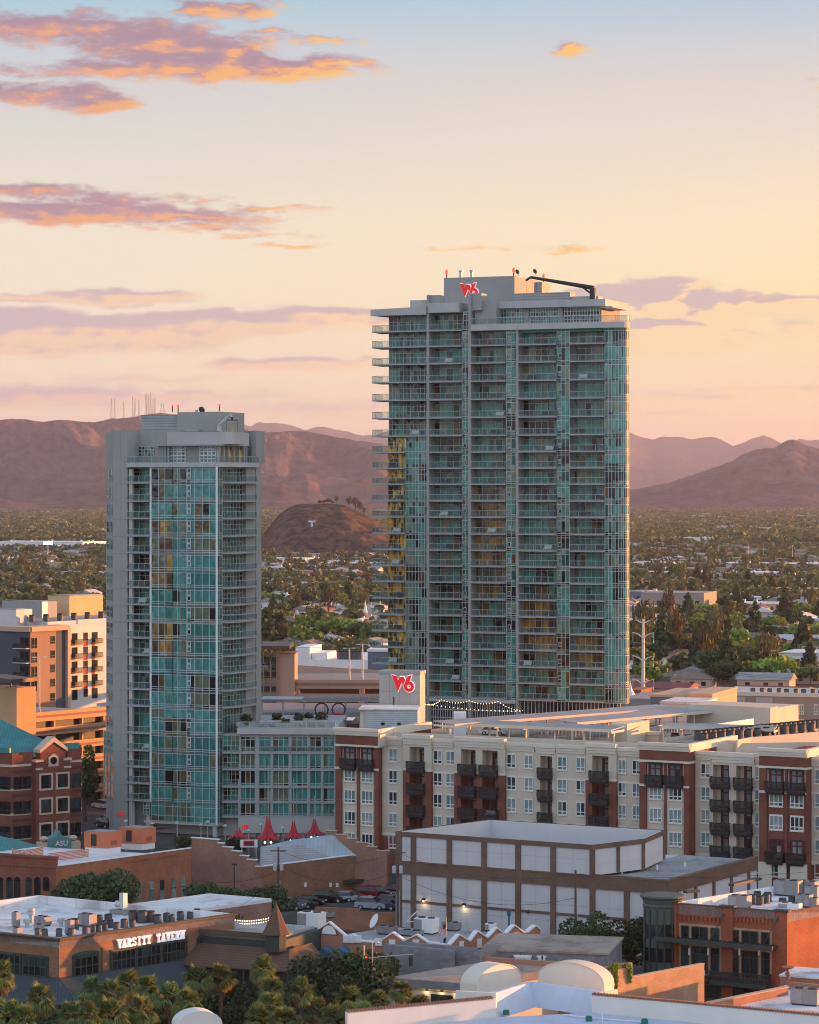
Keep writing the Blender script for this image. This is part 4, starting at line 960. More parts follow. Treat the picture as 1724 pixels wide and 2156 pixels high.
MB().prism([(X2(322, 2), 2.0), (X2(463, 2), 2.0), (xpr+2.6, f2.fy(520, xpr+2)), (xpr-1, 14), (X2(322, 2), 14)], zf0-.25, zf0).build('eave', slabm, T2)
yy = 7.5
xm0, xm1, xm2 = X2(298, yy), X2(376, yy), X2(465, yy); zr2 = f2.h(906, xm1, yy)
MB().box(xm0, xm1, yy, yy+8, zr2-.5, f2.h(874, xm0, yy)).build('plant_louvres', louvre, T2)
MB().box(xm1+.02, xm2, yy-.6, yy+9, zf0, f2.h(868, xm1, yy)).build('plant_room', concrete, T2)
MB().box(X2(378, 5.4), X2(417, 5.4), 5.4, 6.8, zf1, f2.h(904, X2(400), 5.4)).box(X2(417.5, 5.4), X2(458, 5.4), 5.4, 6.8, zf1, f2.h(908, X2(430), 5.4)).build('roof_box', louvre, T2)
MB().box(X2(502, 18), X2(549, 17), 16.8, 18.5, zq1, f2.h(908, X2(520, 18), 18)).build('rear_wall', concrete, T2)
for c, r0, r1, rr in ((408, 868, 863, .25),): MB().cyl(X2(c, yy), yy+1, f2.h(868, xm1, yy), f2.h(863, xm1, yy), .25).build('vent_pipe', alu, T2)
MB().tube([(X2(420, yy), yy+1, f2.h(868, xm1, yy)), (X2(420, yy), yy+1, f2.h(865, xm1, yy))], .07).tube([(X2(419, yy), yy+1, f2.h(863, xm1, yy)), (X2(422, yy), yy+.8, f2.h(861.5, xm1, yy))], [.62, .05], 10).build('satellite_dish', darkmetal, T2)
for c in (364, 376, 463): zz = f2.h(867, xm1, yy); MB().cyl(X2(c, yy), yy-.2, zz, zz+.9, .1).build('beacon_post', darkmetal, T2); MB().lathe(X2(c, yy), yy-.2, [(.18, zz+.9), (.18, zz+1.2), (.05, zz+1.35)], 8).build('beacon', redlight, T2)
C2 = thing('roof_crane', 'small crane with a bent jib and hanging bar on the shorter tower', 'crane', f2)
q = lambda c, r, y=6.5: (X2(c, y), y, f2.h(r, X2(c, y), y))
MB().tube([q(461, 918), q(461, 896)], [.55, .4], 6).build('mast', steel, C2)
MB().tube([q(461, 897), q(485.5, 872.5)], [.38, .25], 4).tube([q(485.5, 872.5), q(488, 880)], .2, 4).build('boom', alu, C2)
MB().tube([q(477, 884.5), q(500, 884.5)], .08, 4).tube([q(488, 878), q(488, 884.5)], .22, 6).tube([q(477, 884.5), q(477, 905)], .03, 3).tube([q(500, 884.5), q(500, 908)], .03, 3).build('spreader_bar', darkmetal, C2)
tag(MB().prismy([(q(485, 920)[0], q(485, 920)[2]), (q(492, 920)[0], q(492, 920)[2]), (q(490, 897.5)[0], q(490, 897.5)[2]), (q(483, 897.5)[0], q(483, 897.5)[2])], 6.9, 7.2).build('plywood_sheet', plain('plywood', (.45, .33, .16), .8), thing('leaning_board', 'tan board leaning under the small crane on the shorter tower roof', 'board', f2)))
# ground floor of the shorter tower
MB().box(xw1+.1, .0, 3.2, 3.6, 0, L2[-1]-.1).build('lobby_wall', glassdark, T2)
for c in (279, 313): MB().cyl(X2(c, .5), .5, 0, L2[-1]-.1, .45).build('column', concrete_pale, T2)
MB().cyl(-.6, .6, 0, zc0-.5, .45).build('column', concrete_pale, T2)
MB().box(X2(394, 2.6), X2(424, 2.6), 2.6, 3.19, 0, zc0-.5).box(X2(430, 2.6), X2(452, 2.6), 2.7, 3.19, 0, zc0-.5).build('garage_wall', concrete_pale, T2)
lettering('111', signred, 1.0, T2, ((X2(247)+X2(260))/2, -.1, f2.h(1263+1352/2.978, xw0)), (PI/2, 0, 0), 'house_number', bold=.04)
s_ = thing('hanging_sign', 'red strip sign with pale lettering over the leasing office of the shorter tower', 'sign', f2)
MB().box(X2(396, 2.4), X2(429, 2.4), 2.3, 2.5, f2.h(1263+1415/2.978, X2(410), 2.4), f2.h(1263+1400/2.978, X2(410), 2.4)).build('sign_board', redfabric, s_)
lettering('LEASING OFFICE', whitem, .75, s_, ((X2(396, 2.4)+X2(429, 2.4))/2, 2.28, f2.h(1263+1413/2.978, X2(410), 2.4)), (PI/2, 0, 0), bold=.02)
# ------------------------------------------------------------------ streets and lots
asphalt = plain('asphalt', (.050, .050, .054), .9, .2, .3)
paving = plain('pavement', (.27, .25, .24), .9, .15, .5)
linew = plain('road_paint', (.6, .6, .58), .7)
fg = Fr((0, 0, 0), 29)                          # the town grid
def sheet(name, x0, x1, y0, y1, z, mat):
    me = MB().poly([(x0, y0, z), (x1, y0, z), (x1, y1, z), (x0, y1, z)]).mesh(name, mat)
    o = obj(name, me); o.rotation_euler = (0, 0, -fg.th); return tag(o, kind='structure')
def lg(p): return fg.l(G(p))
# avenue with the palms, cross street, street beside the shorter tower, parking lot
xa, ya = lg((1010, 2100)); sheet('road', xa-130, xa+90, ya-2, ya+14, .004, asphalt); sheet('pavement', xa-130, xa+90, ya+14.2, ya+18, .12, paving)
sheet('pavement', xa-130, xa+90, ya-6, ya-2.2, .12, paving)
for k in range(20): sheet('lane_line', xa-130+k*11, xa-127+k*11, ya+5.9, ya+6.1, .009, linew)
xs_, ys_ = lg((200, 1745)); sheet('road', xs_-9, xs_+9, ya+19, ya+420, .008, asphalt)
xp, yp = lg((690, 1890)); sheet('parking_lot', xp-32, xp+26, yp-12, yp+16, .012, asphalt)
for k in range(18): sheet('bay_line', xp-30+k*2.8, xp-29.9+k*2.8, yp+2.2, yp+7.2, .016, linew)
# ------------------------------------------------------------------ glass podium between the towers
f3 = Fr(G((503, 1762)), 2.5); f3.o.z = 0
PD = thing('podium_block', 'five storey teal glass block with white frames joining the shorter tower', 'building', f3)
X3 = lambda c, y=0: f3.fx(c, y)
xR = X3(706); xm = X3(600)
h3 = lambda v: f3.h(1315.7+v/2.978, xm)
rows = [h3(v) for v in (1200, 1108, 1012, 903, 798, 690)]
MB().box(.1, xR, .45, 30, 0, h3(686)).build('core', concrete_pale, PD)
cols = [(507, 537), (545.5, 570), (575, 608), (614, 647), (653, 676), (681, 704)]
for k in range(5):
    z0, z1 = rows[k]+.05, rows[k+1]-.35
    for a, b_ in cols:
        n = 3 if b_-a > 28 else 2
        m = MB(); glaze(m, X3(a, .3), X3(b_, .3), z0, z1, n, [.16] if k < 4 else [.3, .8], .3, .10); m.build('window', [glass2, alu], PD)
    MB().box(0, xR, -.05 if k else -.12, .44, rows[k]-.32, rows[k]+.04).build('floor_band', slabm, PD)
for a, b_ in ((503, 507), (537, 545.5), (570, 575), (608, 614), (647, 653), (676, 681), (704, 707)): MB().box(X3(a)+.02, X3(b_)-.02, -.0, .43, rows[0]+.05, rows[5]-.0).build('pier', slabm, PD)
MB().box(-.3, xR+.1, -.5, 30, h3(686)+.02, h3(648)).build('roof_slab', concrete_pale, PD)
MB().box(0, xR, -.35, .42, rows[0]-2.9, rows[0]-.33).build('base_band', concrete_pale, PD)
m = MB(); rail(m, [(X3(548), -.05), (X3(700), -.05)], rows[4]+.05, .95, 1.6); m.build('railing', [alu, railglass], PD)
MB().box(.2, xR, 1.2, 1.3, 0, rows[0]-3).build('shop_glazing', glassdark, PD)
for i in range(8): MB().cyl(xR*(i+.3)/8, .2, 0, rows[0]-2.9, .25, n=8).build('column', concrete_pale, PD)
lettering('115', signred, .85, PD, (X3(515), -.42, rows[0]-2.1), (PI/2, 0, 0), 'house_number', bold=.04)
# recessed balconies beside the tower
f3b = Fr(f3.w(0, 0, 0), 2.5); xbl = X3(469, 1.6)
MB().box(xbl, -.02, 1.9, 12, 0, h3(690)).build('link_wall', concrete_pale, PD)
for k in range(5):
    m = MB(); glaze(m, xbl+.1, -.1, rows[k]+.05, rows[k+1]-.3, 4, [.7], 1.8, .1); m.build('window', [glass1, alu], PD)
    o = MB().box(xbl, -.02, -.1, 1.75, rows[k]-.28, rows[k]+.02).build('balcony', slabm, PD); m = MB(); rail(m, [(xbl+.1, -.05), (-.1, -.05)], rows[k]+.02, 1.05, 1.2); m.build('railing', [alu, railglass], o)
# roof terrace: balustrade, planters, pergola, pool, loungers
zt3 = h3(648)
m = MB(); rail(m, [(.2, -.3), (xR, -.3)], zt3, 1.1, 1.6); m.build('terrace_railing', [alu, railglass], PD)
MB().box(xbl-1, X3(800, 12), 30.1, 66, zt3-1.6, zt3-.4).build('terrace_floor', paving, PD)
def leafy(name, label, cat, loc, h, w, n, size, mat, seed, group=None, trunk=True):
    """a plant or tree near enough to show: trunk with limbs, crown of leaf clumps"""
    r = random.Random(seed); t = thing(name, label, cat, loc=loc, rz=r.uniform(0, 6), group=group)
    bl = [(r.uniform(-w*.32, w*.32), r.uniform(-w*.32, w*.32), h*r.uniform(.45 if trunk else .3, .78), w*r.uniform(.2, .32), w*r.uniform(.2, .32), h*r.uniform(.14, .24)) for i in range(10)]
    obj('crown', quadmesh('crown', leaf_verts(bl, n, size, seed), mat), t)
    if trunk:
        b = MB().tube([(0, 0, -.1), (.1, 0, h*.25), (0, .1, h*.5)], [h*.03+.05, h*.022+.04, h*.012+.02], 7)
        for q in bl[:6]: b.tube([(.1, 0, h*.24), (q[0]*.6, q[1]*.6, q[2]*.78), q[:3]], [h*.014, h*.01, .02], 5, 0, False)
        b.build('trunk', bark, t)
    return t
for i, (c, y, s) in enumerate(((517, 4, 2.6), (582, 9, 2.0), (628, 8, 2.2), (650, 14, 2.0), (672, 10, 2.4), (600, 3, 1.6))):
    leafy('terrace_plant', 'leafy plant in a planter on the roof terrace between the towers', 'plant', f3.w(X3(c, y), y, zt3), s, s*.9, 260, .16, leaf_dark, 40+i, 'plants on the roof terrace', False)
    q = f3.w(X3(c, y)-1.6, y-.7, zt3); tag(MB().box(0, 3.4, 0, .1, 0, .75).box(0, 3.4, 1.3, 1.4, 0, .75).box(0, .1, .1, 1.3, 0, .75).box(3.3, 3.4, .1, 1.3, 0, .75).box(.1, 3.3, .1, 1.3, .1, .6).build('planter', concrete_pale, None, loc=q, rz=-f3.th), 'pale box planter on the roof terrace between the towers', 'planter', 'planters on the roof terrace')
pg = thing('pergola', 'long grey slatted pergola on the roof terrace before the pink garage', 'pergola', f3)
yP = 34; zP = f3.h(1478, X3(660, yP), yP)
for c in (552, 596, 640, 684, 728, 772): MB().cyl(X3(c, yP), yP, zt3-.4, zP, .14, n=8).build('post', steel, pg)
MB().box(X3(549, yP), X3(800, yP), yP-.12, yP+.12, zP, zP+.3).box(X3(549, yP), X3(800, yP), yP+5, yP+5.25, zP+.1, zP+.4).build('beam', steel, pg)
m = MB()
for i in range(44): x = X3(640, yP)+(X3(797, yP)-X3(640, yP))*i/43; m.box(x, x+.12, yP-1, yP+6, zP+.42, zP+.72)
m.box(X3(549, yP), X3(636, yP), yP-1, yP+6, zP+.42, zP+.6); m.build('slat_roof', steel, pg)
for i, c in enumerate((676, 712)):
    t = thing('egg_chair', 'dark round canopy lounger by the terrace pool', 'lounger', loc=f3.w(X3(c, 30), 31, zt3-.4), group='canopy loungers by the pool')
    MB().tube([(1.2*math.cos(a), .2, 1.3+1.2*math.sin(a)) for a in [k*PI/8 for k in range(-2, 11)]], .16, 6).build('hood', darkmetal, t); MB().box(-1, 1, -.6, .9, .3, .7).build('cushion', redfabric, t)
m = MB().box(X3(690, 24), X3(745, 24), 22, 29, zt3-.39, zt3-.32); tag(m.build('pool_water', plain('pool_water', (.10, .30, .38), .08, .05), None, loc=f3.o, rz=-f3.th), 'small blue pool on the roof terrace', 'pool')
for i in range(7):
    c = 545+i*26; q = f3.w(X3(c, 2.5), 2.2, zt3); tag(MB().box(0, .7, 0, 1.9, .25, .36).prismx([(1.25, .36), (1.9, .95), (1.9, 1.05), (1.2, .42)], 0, .7).box(.05, .12, .1, .17, 0, .25).box(.58, .65, .1, .17, 0, .25).box(.05, .12, 1.7, 1.77, 0, .25).box(.58, .65, 1.7, 1.77, 0, .25).build('sun_lounger', slabm, None, loc=q, rz=-f3.th+.3*i), 'grey sun lounger behind the terrace balustrade', 'lounger', 'loungers on the roof terrace')
# ------------------------------------------------------------------ sign block and louvred box in front of the tall tower
f4 = Fr(P((798, CY), 500), 0); f4.o.z = 0; f4 = Fr(P((798.5, CY), 500), 18); f4.o.z = 0
SB = thing('sign_block', 'tall pale concrete stair block carrying a red W6 sign', 'block', f4)
xq4 = f4.fx(884); yq4 = f4.fy(892, xq4); zt4 = f4.h(1412, 0)
MB().box(0, xq4, 0, max(yq4, 3), 0, zt4-.5).build('wall', concrete_pale, SB)
m = MB()
for k in (1, 2, 3): m.box(xq4*k/4-.03, xq4*k/4+.03, -.02, 0, 14, zt4-.6)
for k in range(1, 6): m.box(0.02, xq4-.02, -.018, 0, zt4-1.5-k*2.1, zt4-1.44-k*2.1)
m.build('panel_joints', concrete, SB)
MB().box(-.15, xq4+.12, -.15, max(yq4, 3)+.1, zt4-.49, zt4+.05).build('coping', slabm, SB)
MB().box(f4.fx(865), f4.fx(875), -.06, -.005, f4.h(1315.7+508/2.978), f4.h(1315.7+494/2.978)).build('vent', louvre, SB)
MB().tube([(f4.fx(829), -.12, f4.h(1487)), (f4.fx(829), -.12, f4.h(1466))], .09, 5).build('downpipe', darkmetal, SB)
zs = f4.h(1454.5); monogram('wall_sign', 'red W6 sign on the pale concrete block at the foot of the tall tower', f4, f4.fx(825.5), -.12, zs, f4.h(1420)-zs)
f4b = Fr(P((768, CY), 482), 3); f4b.o.z = 0
LB = thing('plant_box', 'pale blue louvred plant box in front of the sign block', 'block', f4b)
xe = f4b.fx(879); MB().box(0, xe, 0, 9, 0, f4b.h(1495)).build('louvre_wall', louvre_pale, LB); MB().box(f4b.fx(757.5), -.02, .5, 9, 0, f4b.h(1495.5)).build('end_wall', beigelt, LB)
MB().box(f4b.fx(757)-.2, xe+.2, -.2, 9.2, f4b.h(1495)+.02, f4b.h(1492.5)).build('roof', roofwhite, LB)
for c in (806, 840): MB().box(f4b.fx(c-3.5), f4b.fx(c+3.5), -.1, -.01, f4b.h(1526), f4b.h(1521)).build('window', glassdark, LB)
# lit strings of bulbs over the court
sl_ = thing('light_string', 'warm strings of bulbs over the court at the foot of the tall tower', 'lights', loc=(0, 0, 0))
pts = [P(c5(*q), z) for q, z in (((425, 1240), 512), ((525, 1216), 520), ((685, 1222), 522), ((850, 1226), 522), ((1008, 1278), 505))]
w_ = MB(); bb = MB()
for a, b_ in zip(pts, pts[1:]):
    w_.wire(a, b_, .5, .03)
    for i in range(10): q = a.lerp(b_, i/10)-Vector((0, 0, 2*(i/10)*(1-i/10)+.12)); bb.lathe(q.x, q.y, [(.02, q.z+.08), (.075, q.z), (.02, q.z-.08)], 5)
q0, q1 = P(c5(430, 1240), 505), P(c5(1000, 1282), 505)
w_.wire(q0, q1, .4, .03)
for i in range(24): q = q0.lerp(q1, i/24)-Vector((0, 0, 1.6*(i/24)*(1-i/24)+.1)); bb.lathe(q.x, q.y, [(.02, q.z+.08), (.07, q.z), (.02, q.z-.08)], 5)
w_.build('cable', darkmetal, sl_); bb.build('bulb', lampwhite, sl_)
# ------------------------------------------------------------------ the pink garage behind, white hall, blue wall
garagepink = plain('garage_concrete', (.47, .30, .225), .9, .08, .2, stain=.1)
garageband = plain('garage_band', (.30, .17, .13), .9, .08, .3)
f5 = Fr(P((588, CY), 640), 3); f5.o.z = 0
GB = thing('parking_garage', 'pink concrete parking garage with dark openings between the towers', 'garage', f5)
X5 = lambda c, y=0: f5.fx(c, y); xg = X5(830); h5 = lambda v: f5.h(1315.7+v/2.978, X5(700))
zg = h5(343)
MB().box(0, xg, 1, 40, 0, h5(430)).build('core', darkmetal, GB)  # solid dark fill painted for the shade inside the openings
for v0, v1 in ((400, 343), (480, 432), (560, 512)):
    o = MB().box(0, xg, 0, .5, h5(v0), h5(v1)).build('parapet', garagepink, GB); z = (h5(v0)+h5(v1))/2; MB().box(.0, xg, -.06, -.005, z-.35, z+.35).build('band', garageband, o)
for c in (622, 626, 756, 762): MB().box(X5(c), X5(c)+.5, .1, .9, 0, zg-1.5).build('column', garagepink, GB)
MB().box(.0, xg, .6, 40, h5(360), h5(352)).build('deck', paving, GB)
MB().prism([(X5(595, 30), 30), (xg+5, 30), (xg+5, 30.5), (X5(595, 30), 30.5)], h5(352), lambda x, y: h5(300)-(x-X5(600, 30))*.06).build('ramp_wall', garagepink, GB)
STT = thing('stair_tower', 'pink garage stair tower with a brown slatted roof beside the shorter tower', 'tower', f5)
x0, x1, x2 = X5(552), X5(585), X5(621)
MB().box(x1, x2, -1, 6, 0, h5(182)).build('wall', garagepink, STT); MB().box(x1-.01, x2+.2, -1.15, 6.2, h5(182)+.01, h5(176)).build('coping', garageband, STT)
MB().prismx([(-3, h5(150)), (7, h5(138)), (7, h5(115)), (-3, h5(128))], x0-.5, X5(612)).build('roof', seamed('slatted_roof', (.12, .075, .055), .5, 0), STT)
for x in (x0+.3, X5(570), X5(583)): MB().box(x, x+.3, -2, -1.7, 0, h5(150)).build('post', garageband, STT)
for k in range(4):
    z = h5(330)-k*3.2+3.2; m = MB(); m.box(x0, x1-.1, -1.6, 0, z, z+.2); rail(m, [(x0, -1.6), (x1-.1, -1.6)], z+.2, 1.1, .5, 0, 0); m.build('landing', [darkmetal], STT)
MB().tube([(X5(558)+1.35*math.cos(a), -2.1, h5(193)+1.9*math.sin(a)) for a in [k*PI/10 for k in range(21)]], .12, 5, 0, False).build('ring_emblem', darkmetal, STT)
lampm = plain('lamp_paint', (.62, .60, .58), .5)
def lamp_post(loc, h, label, group=None, double=True, r=.12, name='lamp_post', rz=0):
    t = thing(name, label, 'lamp post', loc=loc, rz=rz, group=group)
    MB().cyl(0, 0, 0, .8, .32, n=8).build('base', concrete_pale, t); MB().cyl(0, 0, .8, h, r, r*.7, 8).build('pole', lampm, t)
    for s in ((-1, 1) if double else (1,)): MB().box(min(0, s*1.4), max(0, s*1.4), -.06, .06, h, h+.08).box(s*1.05-.4, s*1.05+.4, -.18, .18, h-.06, h+.13).build('lamp_head', lampm, t)
    return t
for c, vb, vt in ((735.5, 330, 147), (763, 292, 123)):
    q = f5.w(X5(c, 3), 3, 0); lamp_post((q.x, q.y, h5(352)), f5.h(1315.7+vt/2.978, X5(c), 3)-h5(352), 'white twin headed lamp post on the top deck of the pink garage', 'lamp posts on the pink garage deck', r=.2)
f6 = Fr(P((622, CY), 790), 10); f6.o.z = 0
WH = thing('hall', 'long white flat hall behind the pink garage', 'building', f6); X6 = lambda c, y=0: f6.fx(c, y); h6 = lambda v: f6.h(1315.7+v/2.978, X6(700))
MB().box(0, X6(780), 0, 40, 0, h6(222)).box(0, X6(652), 0, 16, h6(222)+.02, h6(140)).box(X6(653), X6(683), 2, 16, h6(222)+.02, h6(180)).build('wall', whitem, WH)
MB().box(.3, X6(780)-.3, .3, 39.7, h6(222)+.02, h6(222)+.1).build('roof', roofwhite, WH)
f6b = Fr(P((774, CY), 700), 6); BW = thing('blue_wall_block', 'dark blue walled roof block with a pale rim by the tall tower', 'building', Fr(Vector((f6b.o.x, f6b.o.y, 0)), 6)); f6b.o.z = 0
MB().box(0, f6b.fx(821), 0, 10, 0, f6b.h(1372)).build('wall', bluewall, BW); MB().box(-.2, f6b.fx(821)+.2, -.2, 10.2, f6b.h(1372)+.01, f6b.h(1367)).build('coping', whitem, BW)
CONDM = None
def condenser(r=.5, h=1.1):
    """a round fan-topped air conditioner"""
    t = obj('condenser', None)
    m = MB().cyl(0, 0, .12, h, r, n=12).box(-r*.8, r*.8, -r*.8, r*.8, 0, .12); m.build('casing', condm, t)
    MB().cyl(0, 0, h, h+.07, r*.86, n=12).tube([(r*.9*math.cos(a), r*.9*math.sin(a), h+.08) for a in [k*PI/6 for k in range(13)]], .04, 4, 0, False).build('fan_grille', darkmetal, t)
    return t
condm = seamed('condenser_casing', (.10, .10, .105), .09, 2, .6, .3, .6)
condl = seamed('grey_casing', (.34, .34, .36), .12, 2, .6, .3, .7)
COND = condenser(); COND_T = tree_of(COND); COND_USED = [False]
def put_cond(loc, label, group, s=1.0):
    if not COND_USED[0]:
        COND_USED[0] = True; COND.location = loc; COND.scale = (s,)*3; tag(COND, label, 'air conditioner', group); return COND
    return tag(dup(COND, loc, R.uniform(0, 3), label, group, s, COND_T), None, 'air conditioner')
for i in range(9):
    q = f6.w(X6(718+i*5, 4), 3+(i % 2)*2, h6(222)+.1); put_cond(q, 'dark round air conditioner on the white hall roof behind the pink garage', 'air conditioners on the white hall', 1.9)
# ------------------------------------------------------------------ the apartment block of brick and beige bays
f7 = Fr(P((706, CY), 461), 29); f7.o.z = 0
AB = thing('apartment_block', 'long five storey apartment block with red brick and beige bays and dark balconies', 'building', f7)
X7 = lambda c, y=0: f7.fx(c, y)
D3 = lambda v: 526.3+v/2.978
D6 = lambda v: 1145.1+v/2.978
h7 = lambda v, c: f7.h(1315.7+v/2.978, X7(c))
ZT = h7(775, 827); ZB = h7(854, 827); PI_ = (h7(854, 827)-h7(1261, 827))/3; WHt = ZT-ZB
zpar = h7(700, 825)                                  # beige parapet
zred = h7(645, 760)                                  # red bay parapet
whiteframe = plain('window_white', (.70, .70, .68), .5, .05)
darkred = plain('dark_red_frame', (.10, .018, .025), .5, .1)
blackrail = sheer('black_mesh_rail', (.018, .016, .018), .72, .6)
blackslab = plain('dark_balcony', (.030, .026, .028), .6, .1)
wcache = {}
def a_window(x0, x1, k, y, parent=AB, zt=None, hh=None, cols=None, gl=None):
    w = x1-x0; hh = hh or WHt; cols = cols or (2 if w < 1.9 else 3); key = ('w', round(w, 1), round(hh, 2), cols)
    if key not in wcache:
        m = MB(); glaze(m, 0, w, 0, hh, cols, [.26], 0, .13, proud=.06); m.box(-.12, w+.12, -.10, .0, -.2, -.03, 2).box(-.08, w+.08, -.05, 0, hh+.05, hh+.2, 2)
        wcache[key] = m.mesh('window', [glassblind, whiteframe, beigelt])
    z = (zt if zt is not None else ZT-k*PI_)-hh
    return obj('window', wcache[key], parent, (x0, y-.02, z))
def a_door(x0, x1, k, y, hood=False):
    w = x1-x0; key = ('d', round(w, 1), hood)
    if key not in wcache:
        m = MB(); glaze(m, 0, w, 0, 2.75, [.1, .5, .9], [.72], 0, .22, proud=.05); 
        if hood: m.box(-.35, w+.35, -1.0, 0, 2.85, 2.97, 2)
        wcache[key] = m.mesh('balcony_door', [glassblind, darkred, blackslab])
    return obj('balcony_door', wcache[key], AB, (x0, y-.02, ZB-k*PI_-.85))
def a_balcony(x0, x1, k, y, d=1.35, seed=0):
    w = x1-x0; key = ('b', round(w, 1), d)
    if key not in wcache:
        m = MB().box(0, w, -d, -.02, -.52, 0).box(.1, w-.1, -d+.25, -.02, -.8, -.53); r_ = MB()
        for a, b_ in (((0, -.05), (0, -d)), ((0, -d), (w, -d)), ((w, -d), (w, -.05))):
            r_.tube([(a[0], a[1], 1.05), (b_[0], b_[1], 1.05)], .06, 4); r_.poly([(a[0], a[1], .05), (b_[0], b_[1], .05), (b_[0], b_[1], 1.0), (a[0], a[1], 1.0)], 1)
        for i in range(int(w/.9)+1): r_.tube([(w*i/int(w/.9), -d, 0), (w*i/int(w/.9), -d, 1.05)], .05, 4)
        wcache[key] = (m.mesh('balcony', blackslab), r_.mesh('railing', [blackslab, blackrail]))
    o = obj('balcony', wcache[key][0], AB, (x0, y, ZB-k*PI_-.85)); obj('railing', wcache[key][1], o)
    furniture(o, .2, w, -d+.3, .02, seed); return o
DEP = 16
def cornice(m, x0, x1, y, z, mi, t=1.3, ret=True):
    m.box(x0-.05, x1+.05, y-.12, y+.5, z-t, z-t*.72, mi).box(x0-.12, x1+.12, y-.24, y+.5, z-t*.715, z-t*.4, mi).box(x0-.22, x1+.22, y-.4, y+.6, z-t*.395, z, mi)
def beige_bay(c0, c1, wins, rows=range(5), y=0.0):
    x0, x1 = X7(c0, y), X7(c1, y); m = MB().box(x0, x1, y, DEP, 0, zpar-1.3, 0, 'b').box(x0, x1, y-.06, y-.002, ZB-PI_*.0-1.55, ZB-1.25, 1).box(x0, x1, y-.05, y-.002, 0, ZB-PI_*3-1.7, 2).box(x0, x1, y-.12, y-.052, ZB-PI_*3-1.5, ZB-PI_*3-1.1, 1)
    cornice(m, x0+.22, x1-.22, y, zpar, 1)
    m.build('beige_bay', [beige, beigelt, redbrick], AB)
    for a, b_ in wins:
        for k in rows: a_window(X7(a, y), X7(b_, y), k, y)
def slot_bay(c0, c1, slots, redfrom=1, y=-.55, top=0.5):
    """a projecting bay with one or two open slots full of balconies"""
    x0, x1 = X7(c0, y), X7(c1, y); zt = zpar+top; edges = [x0]
    for a, b_ in slots: edges += [X7(a, y), X7(b_, y)]
    edges.append(x1); zr = ZB-PI_*redfrom+PI_-1.15
    for i in range(0, len(edges), 2):
        m = MB().box(edges[i], edges[i+1], y, 1.6, zr, zt-1.9, 0, 'b').box(edges[i]+.002, edges[i+1]-.002, y-.03, 1.6, 0, zr-.01, 1, 'b').box(edges[i]-.03, edges[i+1]+.03, y-.09, 1, zr-.15, zr+.2, 2); m.build('slot_pier', [beige, redbrick, beigelt], AB)
    m = MB().box(x0, x1, y+.01, 1.6, zt-1.9, zt-1.3, 0); cornice(m, x0+.2, x1-.2, y, zt, 2, 1.5); m.box(x0+.1, x1-.1, 1.61, DEP, 0, zpar-1.4, 0).box(x0+.1, x1-.1, 1.59, 1.608, 0, zr, 1)
    m.build('slot_back_wall', [beige, redbrick, beigelt], AB)
    for j, (a, b_) in enumerate(slots):
        xa, xb = X7(a, y), X7(b_, y); w = xb-xa
        for k in range(5): a_door(xa+w*.30, xb+.15*w, k, 1.56); a_balcony(xa-w*.06, xb+w*.06, k, y, .9, int(c0)+k+j*9)
def red_bay(c0, c1, wins, y=-1.2, side=None, allred=False, lowbalc=False):
    x0, x1 = X7(c0, y), X7(c1, y); zt = zred
    e = [x0]+[v for a, b_ in wins for v in (X7(a, y)-.42, X7(b_, y)+.42)]+[x1]
    zb1 = h7(712, 760) if False else zt-2.6
    m = MB().box(x0, x1, y, DEP, zb1, zt-1.15, 1, '').box(x0-.1, x1+.1, y-.1, DEP, zb1-.35, zb1-.01, 2); cornice(m, x0, x1, y, zt, 2, 1.15)
    m.box(x1-.6, x1+.22, y, DEP, zt-1.15, zt-.02, 2)
    m.build('parapet', [beige, redbrick, beigelt], AB)
    for i in range(0, len(e), 2): MB().box(e[i], e[i+1], y, DEP-1, 0, zb1-.36, 1, 'bt').box(e[i]-.05, e[i+1]+.05, y-.07, y-.003, ZB-1.55, ZB-1.2, 2).build('brick_pier', [beige, redbrick, beigelt], AB)
    for a, b_ in wins:
        xa, xb = X7(a, y), X7(b_, y)
        m = MB().box(xa-.40, xb+.40, y+.3, 3, (ZB-1.2 if allred else 0), zb1-.37, 0, 'b')
        if allred: m.box(xa-.40, xb+.40, y+.3, 3, 0, ZB-1.21, 1, 'b')
        m.build('panel_wall', [beige, redbrick], AB)
        a_door(xa-.05, xb+.05, 0, y+.28, True); a_balcony(xa-.35, xb+.35, 0, y+.28, 1.1, int(a))
        for k in (1, 2, 3, 4):
            if lowbalc and k == 3: a_door(xa, xb, 3, y+.28); a_balcony(xa-.35, xb+.35, 3, y+.28, 1.1, int(a))
            else: a_window(xa, xb, k, y+.28)
r_ = lambda a, b_: (D3(a), D3(b_)); s6 = lambda a, b_: (D6(a), D6(b_))
red_bay(D3(535), D3(806), [r_(587, 655), r_(696, 764)])
beige_bay(D3(806), D3(960), [r_(872, 923)])
slot_bay(D3(958), D3(1137), [r_(1000, 1092)])
beige_bay(D3(1125), D3(1284), [r_(1152, 1205), r_(1230, 1282)])
slot_bay(D3(1280), D3(1598), [r_(1322, 1414), r_(1456, 1552)])
beige_bay(D3(1590), 1127.5, [r_(1612, 1668), (1104, 1122.5)])
slot_bay(1127, 1170, [(1137, 1162)], 5, y=-.1, top=0)
beige_bay(1169, 1234, [s6(88, 145), s6(203, 258)])
slot_bay(1233, 1297.5, [s6(302, 404)])
beige_bay(1294, 1350, [s6(466, 515), s6(556, 606)])
red_bay(1346, 1450.5, [s6(657, 735), s6(780, 860)], y=-2.2)
beige_bay(1462, 1500, [s6(986, 1042)], y=.2)
slot_bay(1497, 1590, [s6(1060, 1160), s6(1206, 1306)], 5, y=.1, top=-.02)
